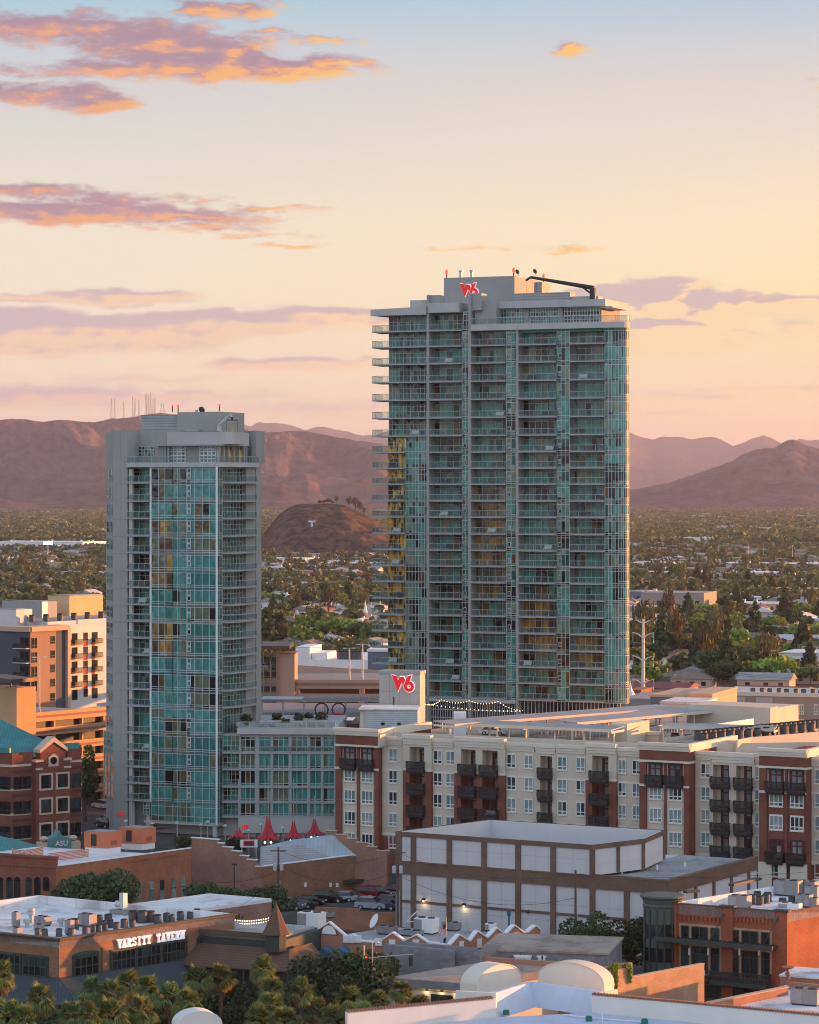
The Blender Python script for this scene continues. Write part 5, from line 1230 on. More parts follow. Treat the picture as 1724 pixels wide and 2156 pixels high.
beige_bay(1588, 1602, [], y=.2)
for k in range(5): a_window(X7(1590, .2), X7(1598, .2), k, .2, cols=1)
red_bay(1598, 1697, [s6(1412, 1494), s6(1542, 1624)], y=-2.6, allred=True, lowbalc=True)
beige_bay(1700, 1770, [(1716, 1738)], y=-.4)
MB().box(X7(1770), X7(1770)+60, -.4, DEP, 0, zpar).build('beige_bay', beige, AB)  # unseen extension of the block, added to shade the panelled hall
for i in range(7):
    for k in range(4): a_window(X7(1770)+3+i*4.2, X7(1770)+4.7+i*4.2, k, -.4)
for c in D6(1345), : pass
st = MB()
xk0, xk1 = X7(1598, -2.75), X7(1697, -2.75)
st.box(xk0-.1, xk0+2.0, -2.9, -2.62, 0, ZB-PI_*3-1.4).box(xk1-2.4, xk1+.15, -2.9, -2.62, 0, ZB-PI_*3-1.4).box((xk0+xk1)/2-.6, (xk0+xk1)/2+.6, -2.9, -2.62, 0, ZB-PI_*3-1.4); st.build('stone_base', beigelt, AB)
# roofs behind the bays: membrane, inner parapets, parking deck
xe = X7(1770)+60
zdk = zpar-1.45
MB().box(.5, xe, DEP, 70, 0, zdk).build('roof_deck', rooftan, AB)
def wallbar(p, q, z0, z1, t=.35, name='parapet_wall', mat=beige, parent=AB):
    (x0, y0), (x1, y1) = f7.l(p), f7.l(q); L = math.hypot(x1-x0, y1-y0); a = math.atan2(y1-y0, x1-x0)
    return MB().at(x0, y0, a).box(0, L, 0, t, z0, z1).build(name, mat, parent)
g6 = lambda x, y, h: G(c6(x, y), h)
g3 = lambda x, y, h: G(c3(x, y), h)
zw = zdk+1.9
for a, b_, h in ((g3(915, 672, zw), g6(600, 742, zw), zw), (g3(815, 690, zw), g3(1075, 632, zw), zw), (g6(1000, 745, zw), g6(1724, 735, zw), zw), (g6(765, 720, zw), g6(1720, 622, zw+.3), zw+.3), (g6(1300, 705, zw+.6), g6(1740, 670, zw+.6), zw+.6), (g6(1215, 722, zw+.6), g6(1300, 705, zw+.6), zw+.6)): wallbar(a, b_, zdk-.02, h)
wallbar(g6(1045, 628, zw+1), g6(1316, 587, zw+1), zdk, zw+1, .3, 'white_wall', whitem)
wallbar(g6(1275, 552, zw+1.2), g6(1800, 640, zw-.3), zdk, zw-.2, 1.0, 'parapet_wall', greywarm); wallbar(g6(895, 497, zw+2), g6(1465, 520, zw+2), zdk, zw+2, 9); wallbar(g6(1420, 520, zw+2.6), g6(1465, 510, zw+2.6), zdk, zw+2.6, 3)  # first wall darkened to taupe: its shade is put into the colour
p = g6(420, 735, zdk+.5); x0, y0 = f7.l(p); x1 = X7(D6(521), y0)
MB().box(x0, x1, y0, y0+8.5, zdk, f7.h(1315.7+617/2.978, x0, y0)).build('stair_block', cream, AB)
# rooftop railings
def fence_line(a, b_, z0, h=1.15, label='', group=None):
    t = thing('roof_railing', label, 'railing', loc=a, group=group); d = b_-a; L = math.hypot(d.x, d.y); t.rotation_euler = (0, 0, math.atan2(d.y, d.x)); t.location = (a.x, a.y, z0)
    m = MB().box(0, L, -.04, .04, h-.08, h).box(0, L, -.03, .03, .12, .18)
    for i in range(int(L/.6)+1): m.box(i*.6-.025, i*.6+.025, -.025, .025, 0, h-.08)
    m.build('bars', alu, t); m = MB()
    for i in range(int(L/3)+1): m.box(i*3-.06, i*3+.06, -.06, .06, 0, h+.05)
    m.build('posts', alu, t); return t
fence_line(g3(1205, 675, zdk), g6(415, 718, zdk), zdk, 1.7, 'pale metal railing along the roof car park before the carports'); fence_line(g6(655, 712, zdk), g6(745, 690, zdk), zdk, 1.7, 'short pale railing beside the cream stair block on the roof'); fence_line(g6(750, 697, zdk), g6(1210, 665, zdk), zdk, 1.7, 'pale railing right of the cream stair block, sunlit')
# carports
ctop = seamed('carport_sheet', (.33, .35, .37), .5, 0, .6, .1, .8)
def carport(p0, p1, wd_, h, label, posts=8):
    """p0, p1: ends of the near roof edge; the roof runs back by wd_"""
    t = thing('carport', label, 'carport', loc=(p0.x, p0.y, 0)); d = p1-p0; L = math.hypot(d.x, d.y); t.rotation_euler = (0, 0, math.atan2(d.y, d.x)); z = h
    MB().prismx([(0, z-.22), (wd_, z+.1), (wd_, z+.22), (0, z-.08)], 0, L).build('roof', ctop, t); MB().box(-.1, L+.1, -.12, -.002, z-.42, z+.02).build('fascia', cream, t)
    for i in range(posts+1): MB().box(max(0, L*i/posts-.12), max(0, L*i/posts-.12)+.24, 1.0, 1.3, zdk, z-.24).build('post', beigelt, t)
    for i in range(posts+1): MB().box(max(0, L*i/posts-.08), max(0, L*i/posts-.08)+.16, .1, wd_-.1, z-.62, z-.3).build('beam', beigelt, t)
hc = zdk+3.0
carport(g6(-560, 625, hc), g6(845, 512, hc+.2), 5, hc+.1, 'rear long carport roof on the parking deck at the foot of the tall tower', 12)
carport(g6(208, 612, hc), g6(1280, 517, hc), 5.5, hc, 'middle long carport on posts in the centre of the roof parking deck', 10)
carport(g3(1352, 618, hc), g6(420, 657, hc), 5.0, hc, 'front left carport over the white car on the roof parking deck', 5)
carport(g6(735, 634, hc), g6(1440, 652, hc), 4.0, hc, 'front right carport behind the sunlit railing of the roof parking deck', 6)
wallbar(g3(1278, 690, zdk), g3(1355, 690, zdk), zdk, zdk+3.6, 4, 'white_wall', whitem)
# air conditioners on the roof
wallbar(g6(950, 742, zdk+1.7), g6(1740, 664, zdk+1.7), zdk, zdk+1.7, 5.5, 'plant_platform', rooftan)
for i in range(26):
    k = i/25; q = g6(968+740*k, 724-72*k, zdk+1.7); put_cond((q.x, q.y, zdk+1.72), 'dark round air conditioner in the double row on the apartment block roof', 'air conditioners on the apartment roof', 1.25)
    if i % 2 == 0: q = g6(1005+700*k, 738-70*k, zdk+1.7); put_cond((q.x, q.y, zdk+1.72), 'dark round air conditioner in the double row on the apartment block roof', 'air conditioners on the apartment roof', 1.2)
for x, y in ((822, 735), (1015, 785), (1035, 780), (905, 745)): q = g6(x, y, zdk+.3); put_cond((q.x, q.y, zdk+.02), 'lone dark round air conditioner near the front parapet of the apartment block', 'lone air conditioners on the apartment roof', 1.4)
q = g6(690, 735, zdk); tag(MB().box(-1.3, 1.3, -1, 1, 0, 1.2).box(-1.5, 1.5, -1.2, 1.2, 1.21, 1.7).build('roof_vent', cream, None, loc=(q.x, q.y, zdk), rz=-f7.th), 'cream square roof vent with a wide cap beside the stair block', 'vent')
# ------------------------------------------------------------------ cars
def car_mesh(paint, suv=False):
    """one car in real size, nose to +x: body with wheel arches, glasshouse, four wheels, lamps"""
    t = obj('parked_car', None); L, W, H = (4.7, 1.85, 1.72) if suv else (4.6, 1.8, 1.43)
    bz = .62*H
    prof = [(-L/2, .35), (-L/2, bz-.12), (-L/2+.15, bz), (L/2-1.15, bz-.02), (L/2-.15, bz-.22), (L/2, .55), (L/2-.05, .3), (L/2-.5, .28), (L/2-.6, .55), (L/2-.9, .68), (L/2-1.2, .55), (L/2-1.3, .25), (-L/2+1.35, .25), (-L/2+1.25, .55), (-L/2+.95, .68), (-L/2+.65, .55), (-L/2+.55, .3)]
    m = MB(); m.prismy(prof, -W/2, W/2); m.build('body', paint, t)
    rf = -L/2+.25 if suv else -L/2+.75
    g_ = [(rf-.2, bz+.002), (L/2-1.25, bz+.002), (L/2-2.0, H-.05), (rf+.35, H-.05)]
    m = MB(); a = [m.V(x, s*(W/2-.08 if z < bz+.1 else W/2-.25), z) for s in (-1, 1) for x, z in g_]
    for f in ((0, 1, 2, 3), (7, 6, 5, 4), (1, 5, 6, 2), (0, 3, 7, 4)): m.f.append([a[i] for i in f]); m.m.append(0)
    gh = m.build('glasshouse', glassdark, t)
    MB().box(rf+.3, L/2-1.97, -W/2+.24, W/2-.24, H-.05, H).build('roof', paint, t)
    for x in (L/2-.9, -L/2+.95):
        for s in (-1, 1):
            w = MB().tube([(x, s*(W/2-.2), .33), (x, s*(W/2+.01), .33)], .33, 14).build('wheel', darkmetal, t); MB().tube([(x, s*(W/2+.011), .33), (x, s*(W/2+.03), .33)], .2, 10).build('rim', alu, w)
    for s in (-1, 1):
        MB().box(L/2-.16, L/2-.02, s*.62-.2, s*.62+.2, bz-.32, bz-.2).build('headlight', whitem, t); MB().box(-L/2-.02, -L/2+.08, s*.68-.15, s*.68+.15, bz-.3, bz-.12).build('tail_light', taill, t)
        MB().box(L/2-1.5, L/2-1.35, s*(W/2+.06)-.06, s*(W/2+.06)+.06, bz, bz+.13).build('mirror', paint, t)
    return t
taill = plain('tail_lamp', (.35, .01, .01), .3)
def paint(name, col): m = plain(name, col, .3, .03, 1, metal=.15, spec=.5); MATS[name].node_tree.nodes['Principled BSDF'].inputs['Coat Weight'].default_value = .6; return m
PAINTS = {'white': paint('white_car_paint', (.7, .7, .72)), 'silver': paint('silver_car_paint', (.42, .45, .5)), 'black': paint('black_car_paint', (.012, .012, .015)), 'grey': paint('grey_car_paint', (.11, .12, .14)), 'red': paint('red_car_paint', (.20, .012, .018)), 'blue': paint('blue_car_paint', (.03, .05, .10)), 'bronze': paint('bronze_car_paint', (.16, .14, .10))}
CARS = {}
def car(kind, suv, loc, rz, label, group=None):
    if (kind, suv) not in CARS:
        c = car_mesh(PAINTS[kind], suv); CARS[(kind, suv)] = (c, tree_of(c)); c.location = loc; c.rotation_euler = (0, 0, rz); return tag(c, label, 'car', group)
    c, tr = CARS[(kind, suv)]; d = dup(c, loc, rz, label, None, None, tr)
    if 'group' in d: del d['group']
    return tag(d, None, 'car', group)
q = g3(1528, 690, zdk); car('white', False, (q.x, q.y, zdk), rad(-20), 'white hatchback under the front left carport on the roof deck')
# ------------------------------------------------------------------ beyond the block at right: flats, blue hall, pylon
f8 = Fr(G((1519, 1530), 0), 24); f8 = Fr(P((1514, CY), 640), 20); f8.o.z = 0
FL = thing('flats', 'taupe and cream block of flats with white roof edge at the right', 'building', f8); X8 = lambda c, y=0: f8.fx(c, y); h8 = lambda v, c: f8.h(842+v/3.152, X8(c))
z8 = h8(1960, 1530); xe8 = X8(1790)
MB().box(0, xe8, 0, 16, 0, z8).build('wall', greywarm, FL); MB().ring((-.15, xe8+.1, -.15, 16.1), .5, z8+.002, z8+.9).build('parapet', beigelt, FL); MB().box(.4, xe8-.4, .4, 15.6, z8+.003, z8+.1).build('roof', roofwhite, FL)
for a, b_ in ((1536, 1570), (1592, 1627)): MB().box(X8(a), X8(b_), -.5, -.004, 0, z8-.3).build('pale_bay', plain('pale_bay', (.44, .42, .40), .9, .06) if a == 1536 else MATS['pale_bay'], FL)
for a, b_ in ((1640, 1648), (1657, 1670), (1683, 1692), (1714, 1722)):
    for k in range(2): a_window(X8(a), X8(b_), 0, 0, FL, zt=h8(2025, a)-k*3.2, hh=1.9)
o = MB().box(X8(1655), X8(1672), -1.2, -.01, h8(2078, 1660)-.2, h8(2078, 1660)).build('balcony', blackslab, FL); m = MB(); rail(m, [(X8(1655), -1.15), (X8(1672), -1.15)], h8(2078, 1660), 1.0, .5, 0, 0); m.build('railing', [blackslab], o)
for i in range(16): q = f8.w(X8(1586, 5)+i*1.9, 4.5+(i % 2), z8+.1); put_cond(q, 'grey round air conditioner in the row on the roof of the taupe flats', 'air conditioners on the flats', 1.1)
def block(name, label, col0, Z, th, col1, row, dep, mat, rim=whitem, cat='building', h0=0):
    f = Fr(P((col0, CY), Z), th); f.o.z = h0; t = thing(name, label, cat, f); x1 = f.fx(col1); z = f.h(row)
    MB().box(0, x1, 0, dep, 0, z-.5).build('wall', mat, t); MB().box(-.1, x1+.1, -.1, dep+.1, z-.49, z).build('roof', rim, t); return f, t
block('hall', 'dark blue walled hall with tan coping right of the white steel pylon', 1369, 610, 20, 1446, 1462, 22, bluewall, pinkwall)
block('hall', 'tan sunlit hall joined to the right of the dark blue hall', 1446.5, 606, 20, 1499, 1459.5, 22, pinkwall, pinkwall)
block('hall', 'pale low block in front of the dark blue hall', 1390, 590, 20, 1478, 1476, 12, beigelt, roofwhite)
block('brick_house_block', 'orange brick cube beside the tall tower and the steel pylon', 1320, 690, 20, 1349, 1452, 10, orangebrick, orangebrick)
block('hall', 'low grey roofed hall at the foot of the tall tower on its right side', 1316, 640, 15, 1372, 1470, 20, greywall, roofgrey)
q = P((1327, CY), 660); tag(MB().lathe(0, 0, [(1.6, 0), (1.1, 1.0), (.35, 2.3), (.03, 4.0)], 10).build('peaked_tent', whitem, None, loc=(q.x, q.y, CH-(1471-CY)*660/F)), 'small white peaked tent top beside the orange brick cube', 'tent')
# white steel pylon with curved arms
o = G((1354, 1520)); o = P((1354, CY), 720); o.z = 0; PY = thing('power_pylon', 'tall white steel power pole with curved arms right of the tall tower', 'pylon', loc=o, rz=-.3)
hp = lambda r: CH-(r-CY)*720/F
MB().tube([(0, 0, 0), (0, 0, hp(1420)), (0, 0, hp(1303))], [.62, .45, .28], 10).build('pole', lampm, PY)
for r in (1307, 1333, 1382, 1431):
    w = 1.7 if r == 1307 else 2.6
    for s in (-1, 1):
        a = MB().tube([(0, 0, hp(r)-1.2 if r > 1310 else hp(r)-.6), (s*w*.45, 0, hp(r)-.35), (s*w, 0, hp(r)+.15), (s*w*1.08, 0, hp(r)+.05)], [.2, .16, .1, .08], 6).build('arm', lampm, PY)
        if r > 1310: MB().tube([(s*w, 0, hp(r)), (s*w, 0, hp(r)-2.4), (s*w*.25, 0, hp(r)-2.5)], .07, 5).build('insulator', steel, a)
cabs = thing('power_lines', 'thin dark power lines strung right from the white steel pylon', 'cables', loc=(0, 0, 0)); m = MB()
for r in (1333, 1382, 1431):
    for s in (-2.6, 2.6): a = o+Vector((s, 0, hp(r)-2.4)); m.wire(a, a+Vector((140, -60, 2)), 3.5, .035, 10); m.wire(a, a+Vector((-200, 120, 0)), 4.0, .03, 10)
m.build('cable', darkmetal, cabs)
for i, (c, yb, yt, k) in enumerate(((1386, 1440, 1392, 'utility'), (1516, 1405, 1360, 'utility'), (1650, 1345, 1302, 'utility'), (1432, 1400, 1388, 'utility'), (1608, 1180, 1145, 'lamp'), (1575, 1178, 1145, 'lamp'), (1512, 1175, 1152, 'lamp'), (1668, 1185, 1148, 'lamp'), (42, 1190, 1162, 'tower'), (140, 1150, 1105, 'utility'), (210, 1160, 1100, 'utility'), (213, 1240, 1212, 'utility'), (164, 1235, 1190, 'utility'))):
    o_ = G((c, yb)); H = (yb-yt)*o_.y/F
    m = MB().tube([(0, 0, 0), (0, 0, H)], [.22, .14], 6)
    if k == 'utility': m.box(-1.3, 1.3, -.08, .08, H-.9, H-.7)
    elif k == 'lamp': m.box(-1.6, 1.6, -.1, .1, H, H+.15)
    else: m.box(-2.2, 2.2, -.4, .4, H*.55, H*.8)
    lb = {'utility': 'thin dark utility pole with one crossarm among the valley trees', 'lamp': 'pale twin armed freeway lamp on the far road', 'tower': 'white phone mast among trees at the left edge'}[k]
    tag(m.build('utility_pole' if k == 'utility' else 'lamp_post' if k == 'lamp' else 'phone_mast', bark if k == 'utility' else lampm, None, loc=o_, rz=.4*i), lb, 'pole', {'utility': 'utility poles of the valley', 'lamp': 'freeway lamps', 'tower': None}[k])
# ------------------------------------------------------------------ left: garage, dark flats, gabled brick hall
class Bd:
    """a corner building: thing on the ground at the corner, E side runs left from it, N side runs right and away"""
    def __init__(s, name, label, corner, tE, tN, cat='building'):
        s.p = Vector((corner[0], corner[1], 0)); s.E, s.N = Fr(s.p, tE), Fr(s.p, tN); s.t = thing(name, label, cat, loc=s.p)
    def e(s, mb, name, mats, parent=None): return obj(name, mb.mesh(name, mats), parent or s.t, rz=0 if parent else -s.E.th)
    def n(s, mb, name, mats, parent=None): return obj(name, mb.mesh(name, mats), parent or s.t, rz=0 if parent else -s.N.th)
    def plan(s, lE, lN, ins=0.0):
        a = s.E.w(-lE, 0)-s.p; b = s.N.w(lN, 0)-s.p; q = [Vector((0, 0, 0)), b, a+b, a]; c = (a+b)/2
        return [tuple((c+(v-c)*(1-ins/max(lE, lN)*2)).xy) for v in q]
    def body(s, lE, lN, h, mat, name='core', top=None, z0=0, ins=0.0):
        m = MB().prism(s.plan(lE, lN, ins), z0, h, 0, 1 if top else None); return obj(name, m.mesh(name, [mat, top] if top else mat), s.t)
    def parapet(s, lE, lN, z0, z1, mat, t=.35, name='parapet'):
        """walls standing on all four edges"""
        o = s.plan(lE, lN, -.0); i = s.plan(lE, lN, t); m = MB()
        for k in range(4): j = (k+1) % 4; m.prism([o[k], o[j], i[j], i[k]], z0, z1)
        return obj(name, m.mesh(name, mat), s.t)
    def hE(s, row, x=0): return s.E.h(row, x)
    def hN(s, row, x=0): return s.N.h(row, x)
# orange garage, its sunlit side to the right
b = Bd('parking_garage', 'sunlit orange concrete parking garage left of the shorter tower', P((35, CY), 540), 30, -53, 'garage')
LN = b.N.fx(262); h2 = lambda v, c: b.hN(1263+v/2.978, b.N.fx(c/2.978))
garageor = plain('garage_orange_concrete', (.56, .335, .185), .9, .08, .2, stain=.1)
zt = h2(718, 110); b.body(60, LN, zt-1.5, darkmetal, ins=1.0)  # dark-coloured core stands in for the shaded parking floors
for k in range(6):
    z1 = zt-k*2.95; o = b.n(MB().box(0, LN, 0, .5, z1-1.75 if k == 0 else z1-1.45, z1), 'spandrel', garageor)
    MB().box(.0, LN, -.05, -.003, z1-1.05, z1-.6).build('band', garageband, o)
    b.e(MB().box(-40, -.02, 0, .5, z1-1.6, z1), 'spandrel', garageor)
for c in (345, 520, 655): b.n(MB().box(b.N.fx(c/2.978)-.2, b.N.fx(c/2.978)+.2, .1, .9, 0, zt-1.8), 'column', garageor)
obj('deck', MB().prism(b.plan(60, LN, .6), zt-1.25, zt-1.05).mesh('deck', paving), b.t)
b.n(MB().box(-2, LN, 26, 26.5, zt-1, zt+.6), 'rear_parapet', garageband)
q = b.N.w(b.N.fx(247/2.978, 7), 7); lamp_post((q.x, q.y, zt-1.0), 10.8, 'tall white twin headed lamp post on the orange garage roof left of the shorter tower', r=.16, rz=.5)
for c, v, H in ((162, 690, 1.3),): q = b.N.w(b.N.fx(c/2.978, 2), 2); tag(MB().cyl(0, 0, 0, H, .16, n=8).build('bollard', lampwhite, None, loc=(q.x, q.y, zt-1)), 'lit yellow bollard on the orange garage roof', 'bollard')
b2 = Bd('stair_tower', 'orange garage stair tower with brown roof at the left edge', P((35, CY), 535), 30, -53, 'tower')
h2b = lambda v: b2.hE(1263+v/2.978)
b2.body(14, 5, h2b(552), garageor, 'wall'); b2.n(MB().prismx([(-1.5, h2b(515)), (6, h2b(500)), (6, h2b(478)), (-1.5, h2b(492))], -3, 3), 'roof', MATS['slatted_roof'])
for x in (-6, -2): b2.e(MB().box(x, x+.3, .5, .8, h2b(551), h2b(505)), 'post', garageband)
b2.e(MB().box(-12, -.1, .2, .3, h2b(530), h2b(526)).box(-12, -.1, .2, .3, h2b(545), h2b(541)), 'railing', darkmetal)
b2.e(MB().box(-8, -5, -.06, -.004, h2b(770), h2b(700)), 'opening', glassdark)
# dark grey and white flats
b = Bd('flats', 'dark grey and white block of flats with red panels behind the orange garage', P(c2(190, 0), 640), 30, -53)
hq = lambda v: b.hN(1263+v/2.978); zt = hq(170); NF = lambda c: b.N.fx(c/2.978)
slate = plain('slate_render', (.085, .092, .115), .85, .08, .3); brownr = plain('brown_render', (.29, .19, .135), .85, .07, .3); white_r = plain('white_render', (.62, .60, .60), .85, .06, .3); redp = plain('red_panel', (.33, .035, .035), .7)
b.body(30, NF(690), zt-4, slate, ins=.6)
b.e(MB().box(-30, 0, 0, .7, 0, zt-1.1), 'slate_wall', slate); b.e(MB().box(-30.2, .2, -.5, 4, zt-1.08, zt), 'eave', pinkwall)
b.n(MB().box(.0, NF(350), .0, .7, 0, zt-1.1, 0).box(NF(350), NF(413), .25, .7, 0, zt-1.1, 1), 'brown_wall', [brownr, slate]); b.n(MB().box(0, NF(432), -.5, 4, zt-1.07, zt+.01).box(NF(415), NF(432), -.5, .7, 0, zt-1.08), 'frame', pinkwall)
b.n(MB().box(NF(432), NF(690), .1, .7, 0, hq(192)+.8, 0).box(NF(490), NF(690), .08, .7, hq(192)+.82, hq(140), 0), 'white_wall', white_r)
def dk_window(b, side, x0, x1, z0, z1, y=0, fr_=None):
    m = MB(); glaze(m, x0, x1, z0, z1, 2, [.3], y-.03, .1); return (b.n if side == 'n' else b.e)(m, 'window', [glassdark, fr_ or darkmetal])
for k in range(5):
    d = k*90
    if k < 4: dk_window(b, 'n', NF(197), NF(230), hq(305+d), hq(240+d))
    dk_window(b, 'n', NF(316), NF(342), hq(283+d), hq(235+d))
    x0 = b.E.fx(128/2.978); x1 = b.E.fx(180/2.978); dk_window(b, 'e', x0, x1, hq(290+d), hq(238+d))
    o = b.e(MB().box(x0-1.2, x1+.3, -1.4, -.02, hq(308+d), hq(304+d)), 'balcony', white_r); m = MB(); rail(m, [(x0-1.1, -.05), (x0-1.1, -1.35), (x1+.2, -1.35)], hq(304+d), 1.05, .6, 1, 0); obj('railing', m.mesh('railing', [blackslab, blackrail]), o)
    for xa, xb in ((452, 486), (578, 612)):
        m = MB(); m.box(NF(xa), NF(xb), .0, .095, hq(290+d), hq(225+d)); b.n(m, 'balcony_recess', glassdark)
        if k < 4: o = b.n(MB().box(NF(xa)-.2, NF(xb)+.8, -1.1, .08, hq(298+d), hq(294+d)), 'balcony', brownr); m = MB(); rail(m, [(NF(xa)-.1, .05), (NF(xa)-.1, -1.05), (NF(xb)+.7, -1.05)], hq(294+d), 1.05, .5, 1, 0); obj('railing', m.mesh('railing', [blackslab, blackrail]), o)
    dk_window(b, 'n', NF(526), NF(550), hq(275+d), hq(225+d), .1)
    if k < 4: b.n(MB().box(NF(526), NF(550), .05, .095, hq(312+d), hq(277+d)).box(NF(578), NF(594), .04, .094, hq(322+d), hq(300+d)), 'red_panel', redp)
# roof structures over the flats
def cornerbox(name, label, c0, cm, c1, Z, vt, vb, matE, matN, cat='building', crop=c1):
    t_ = Bd(name, label, P((cm/2.978, CY), Z), 30, -53, cat); z1 = t_.hE(842+vt/2.978); z0 = 0
    t_.e(MB().box(t_.E.fx(c0/2.978), -.0, 0, 6, z0, z1), 'wall', matE); t_.n(MB().box(0.0, t_.N.fx(c1/2.978), .01, 6, z0, z1-.01), 'side_wall', matN)
    obj('roof', MB().prism(t_.plan(-t_.E.fx(c0/2.978), t_.N.fx(c1/2.978), .1), z1-.3, z1+.25).mesh('roof', roofgrey), t_.t); return t_
goldblock = plain('gold_block', (.55, .42, .22), .9, .08, .4)
cornerbox('plant_block', 'big tan block cube with its gold sunlit side, far left beyond the flats', 300, 435, 645, 700, 1232, 1360, goldblock, goldblock)
cornerbox('plant_block', 'pale blue white cube left of the tan block cube', 12, 262, 300, 690, 1266, 1385, greywall, whitem)
cornerbox('plant_block', 'white cube at the left edge above the dark flats', -60, 101, 150, 668, 1316, 1400, white_r, white_r)
q = P(c1(300, 1380), 672); RB = Bd('hall', 'low roof hall under the condensers between tan cube and dark flats', P((100, CY), 668), 30, -53)
z_ = RB.hE(842+1392/2.978); RB.body(40, 40, z_, white_r, 'wall', roofgrey)
for i in range(24):
    q = RB.N.w(-3+i*1.55, 2+(i % 3)*1.6); put_cond((q.x, q.y, z_), 'small dark round air conditioner below the gold block at left', 'air conditioners at the gold block', 1.25)
# gabled brick hall with the green roof
b = Bd('brick_hall', 'red brick office hall with pale bands, stepped gable and teal metal roof', P(c2(75, 0), 484), 26, -40)
hb = lambda v, c=300: b.hN(1263+v/2.978, b.N.fx(c/2.978)); NF = lambda c, y=0: b.N.fx(c/2.978, y)
rb2 = brick('banded_brick', (.22, .072, .05), (.17, .055, .04), (.2, .1, .08), .42, .14, .015)
bandd = plain('dark_band', (.10, .04, .035), .9); sand = plain('sandstone', (.50, .39, .31), .9, .08, .4, stain=.1)
teal = seamed('teal_metal_roof', (.055, .25, .25), .5, 0, .45, .25, .7)
zm = hb(940, 480); xE = 30; xN = NF(510)
b.body(xE, xN, zm-1.5, rb2, ins=.7)
b.n(MB().box(0, NF(205), 0, .6, 0, hb(960, 100)).box(NF(420), xN, 0, .6, 0, hb(912, 460)), 'wall', rb2); b.e(MB().box(-xE, 0, 0, .6, 0, hb(960, 100)), 'wall', rb2)
for v in (1040, 1190, 1345, 1500): 
    z = hb(v, 100); b.n(MB().box(-.05, NF(195), -.08, -.004, z-.2, z+.2), 'stone_band', sand); b.n(MB().box(NF(423), xN+.05, -.08, -.004, z-.1, z+.25), 'stone_band', sand); b.e(MB().box(-xE, .05, -.08, -.004, z-.2, z+.2), 'stone_band', sand)
    b.n(MB().box(0.02, NF(195), -.05, -.003, z-1.3, z-.75), 'dark_band', bandd); b.n(MB().box(NF(423), xN, -.05, -.003, z-1.3, z-.75), 'dark_band', bandd)
for v in (1110, 1265, 1420):
    z1, z0 = hb(v, 100), hb(v+78, 100); dk_window(b, 'n', .3, NF(190), z0, z1, -.06); dk_window(b, 'e', -xE+1, -.3, z0, z1, -.06)
    dk_window(b, 'n', NF(426), NF(503), hb(v-20, 460)-2.3*1.0, hb(v-22, 460), -.06)
# gable bay
G0, G1 = NF(205), NF(420); yg = -1.0; gm = (G0+G1)/2
sx = [hb(1010), hb(985), hb(960), hb(868)]
prof = [(G0, 0), (G1, 0), (G1, sx[0]), (G1-.9, sx[0]), (G1-.9, sx[1]+.3), (gm+2.6, sx[1]+.6), (gm+2.6, sx[2]+.5), (gm, sx[3]), (gm-2.6, sx[2]+.5), (gm-2.6, sx[1]+.6), (G0+.9, sx[1]+.3), (G0+.9, sx[0]), (G0, sx[0])]
b.n(MB().prismy(prof, yg, .5), 'gable_wall', rb2)
b.n(MB().prismy([(gm-2.75, sx[2]+.2), (gm-2.75, sx[2]+.75), (gm, sx[3]+.35), (gm+2.75, sx[2]+.75), (gm+2.75, sx[2]+.2), (gm, sx[3]-.55)], yg-.25, .8).box(G0-.2, G0+1.4, yg-.2, .6, sx[0]+.01, sx[0]+.4).box(G1-1.4, G1+.2, yg-.2, .6, sx[0]+.01, sx[0]+.4).box(G0-.1, G0+1.3, yg-.15, yg, sx[0]-1.3, sx[0]-.95).box(G1-1.3, G1+.1, yg-.15, yg, sx[0]-1.3, sx[0]-.95), 'gable_coping', sand)
o = b.n(MB().prismy([(gm-1.0, hb(1042)), (gm+1.0, hb(1042)), (gm+1.0, hb(985)), (gm, hb(960)), (gm-1.0, hb(985))], yg-.12, yg-.004), 'oculus_surround', sand)
MB().tube([(gm, yg-.2, hb(1005)), (gm, yg-.124, hb(1005))], .62, 16).build('oculus', glassdark, o)
for v in (1093, 1245, 1400):
    for c in (267, 371):
        xa = NF(c)-1.0; z1, z0 = hb(v), hb(v+105)+.6; o = b.n(MB().box(xa-.35, xa+2.35, yg-.1, yg-.004, z0-.35, z1+.3), 'window_frame', sand); MB().box(xa, xa+2.0, yg-.13, yg-.102, z0, z1).build('window', glassdark, o)
# teal hip roof
z0 = zm-.6; P4 = b.plan(xE, xN-1, .6); ctr = Vector(((P4[0][0]+P4[2][0])/2, (P4[0][1]+P4[2][1])/2, z0+8.0))
m = MB(); e4 = [(x, y, z0) for x, y in P4]; r0 = (ctr.x-2, ctr.y+1, ctr.z); 
for i in range(4): m.poly([e4[i], e4[(i+1) % 4], tuple(ctr)])
obj('roof', m.mesh('roof', teal), b.t)
b.e(MB().box(-xE, -.4, -.15, .3, hb(960, 100)+.02, hb(935, 100)+.2), 'fascia', teal); b.n(MB().box(NF(385), xN-.5, -.1, .4, hb(935, 450), hb(908, 450)+.3), 'fascia', teal)
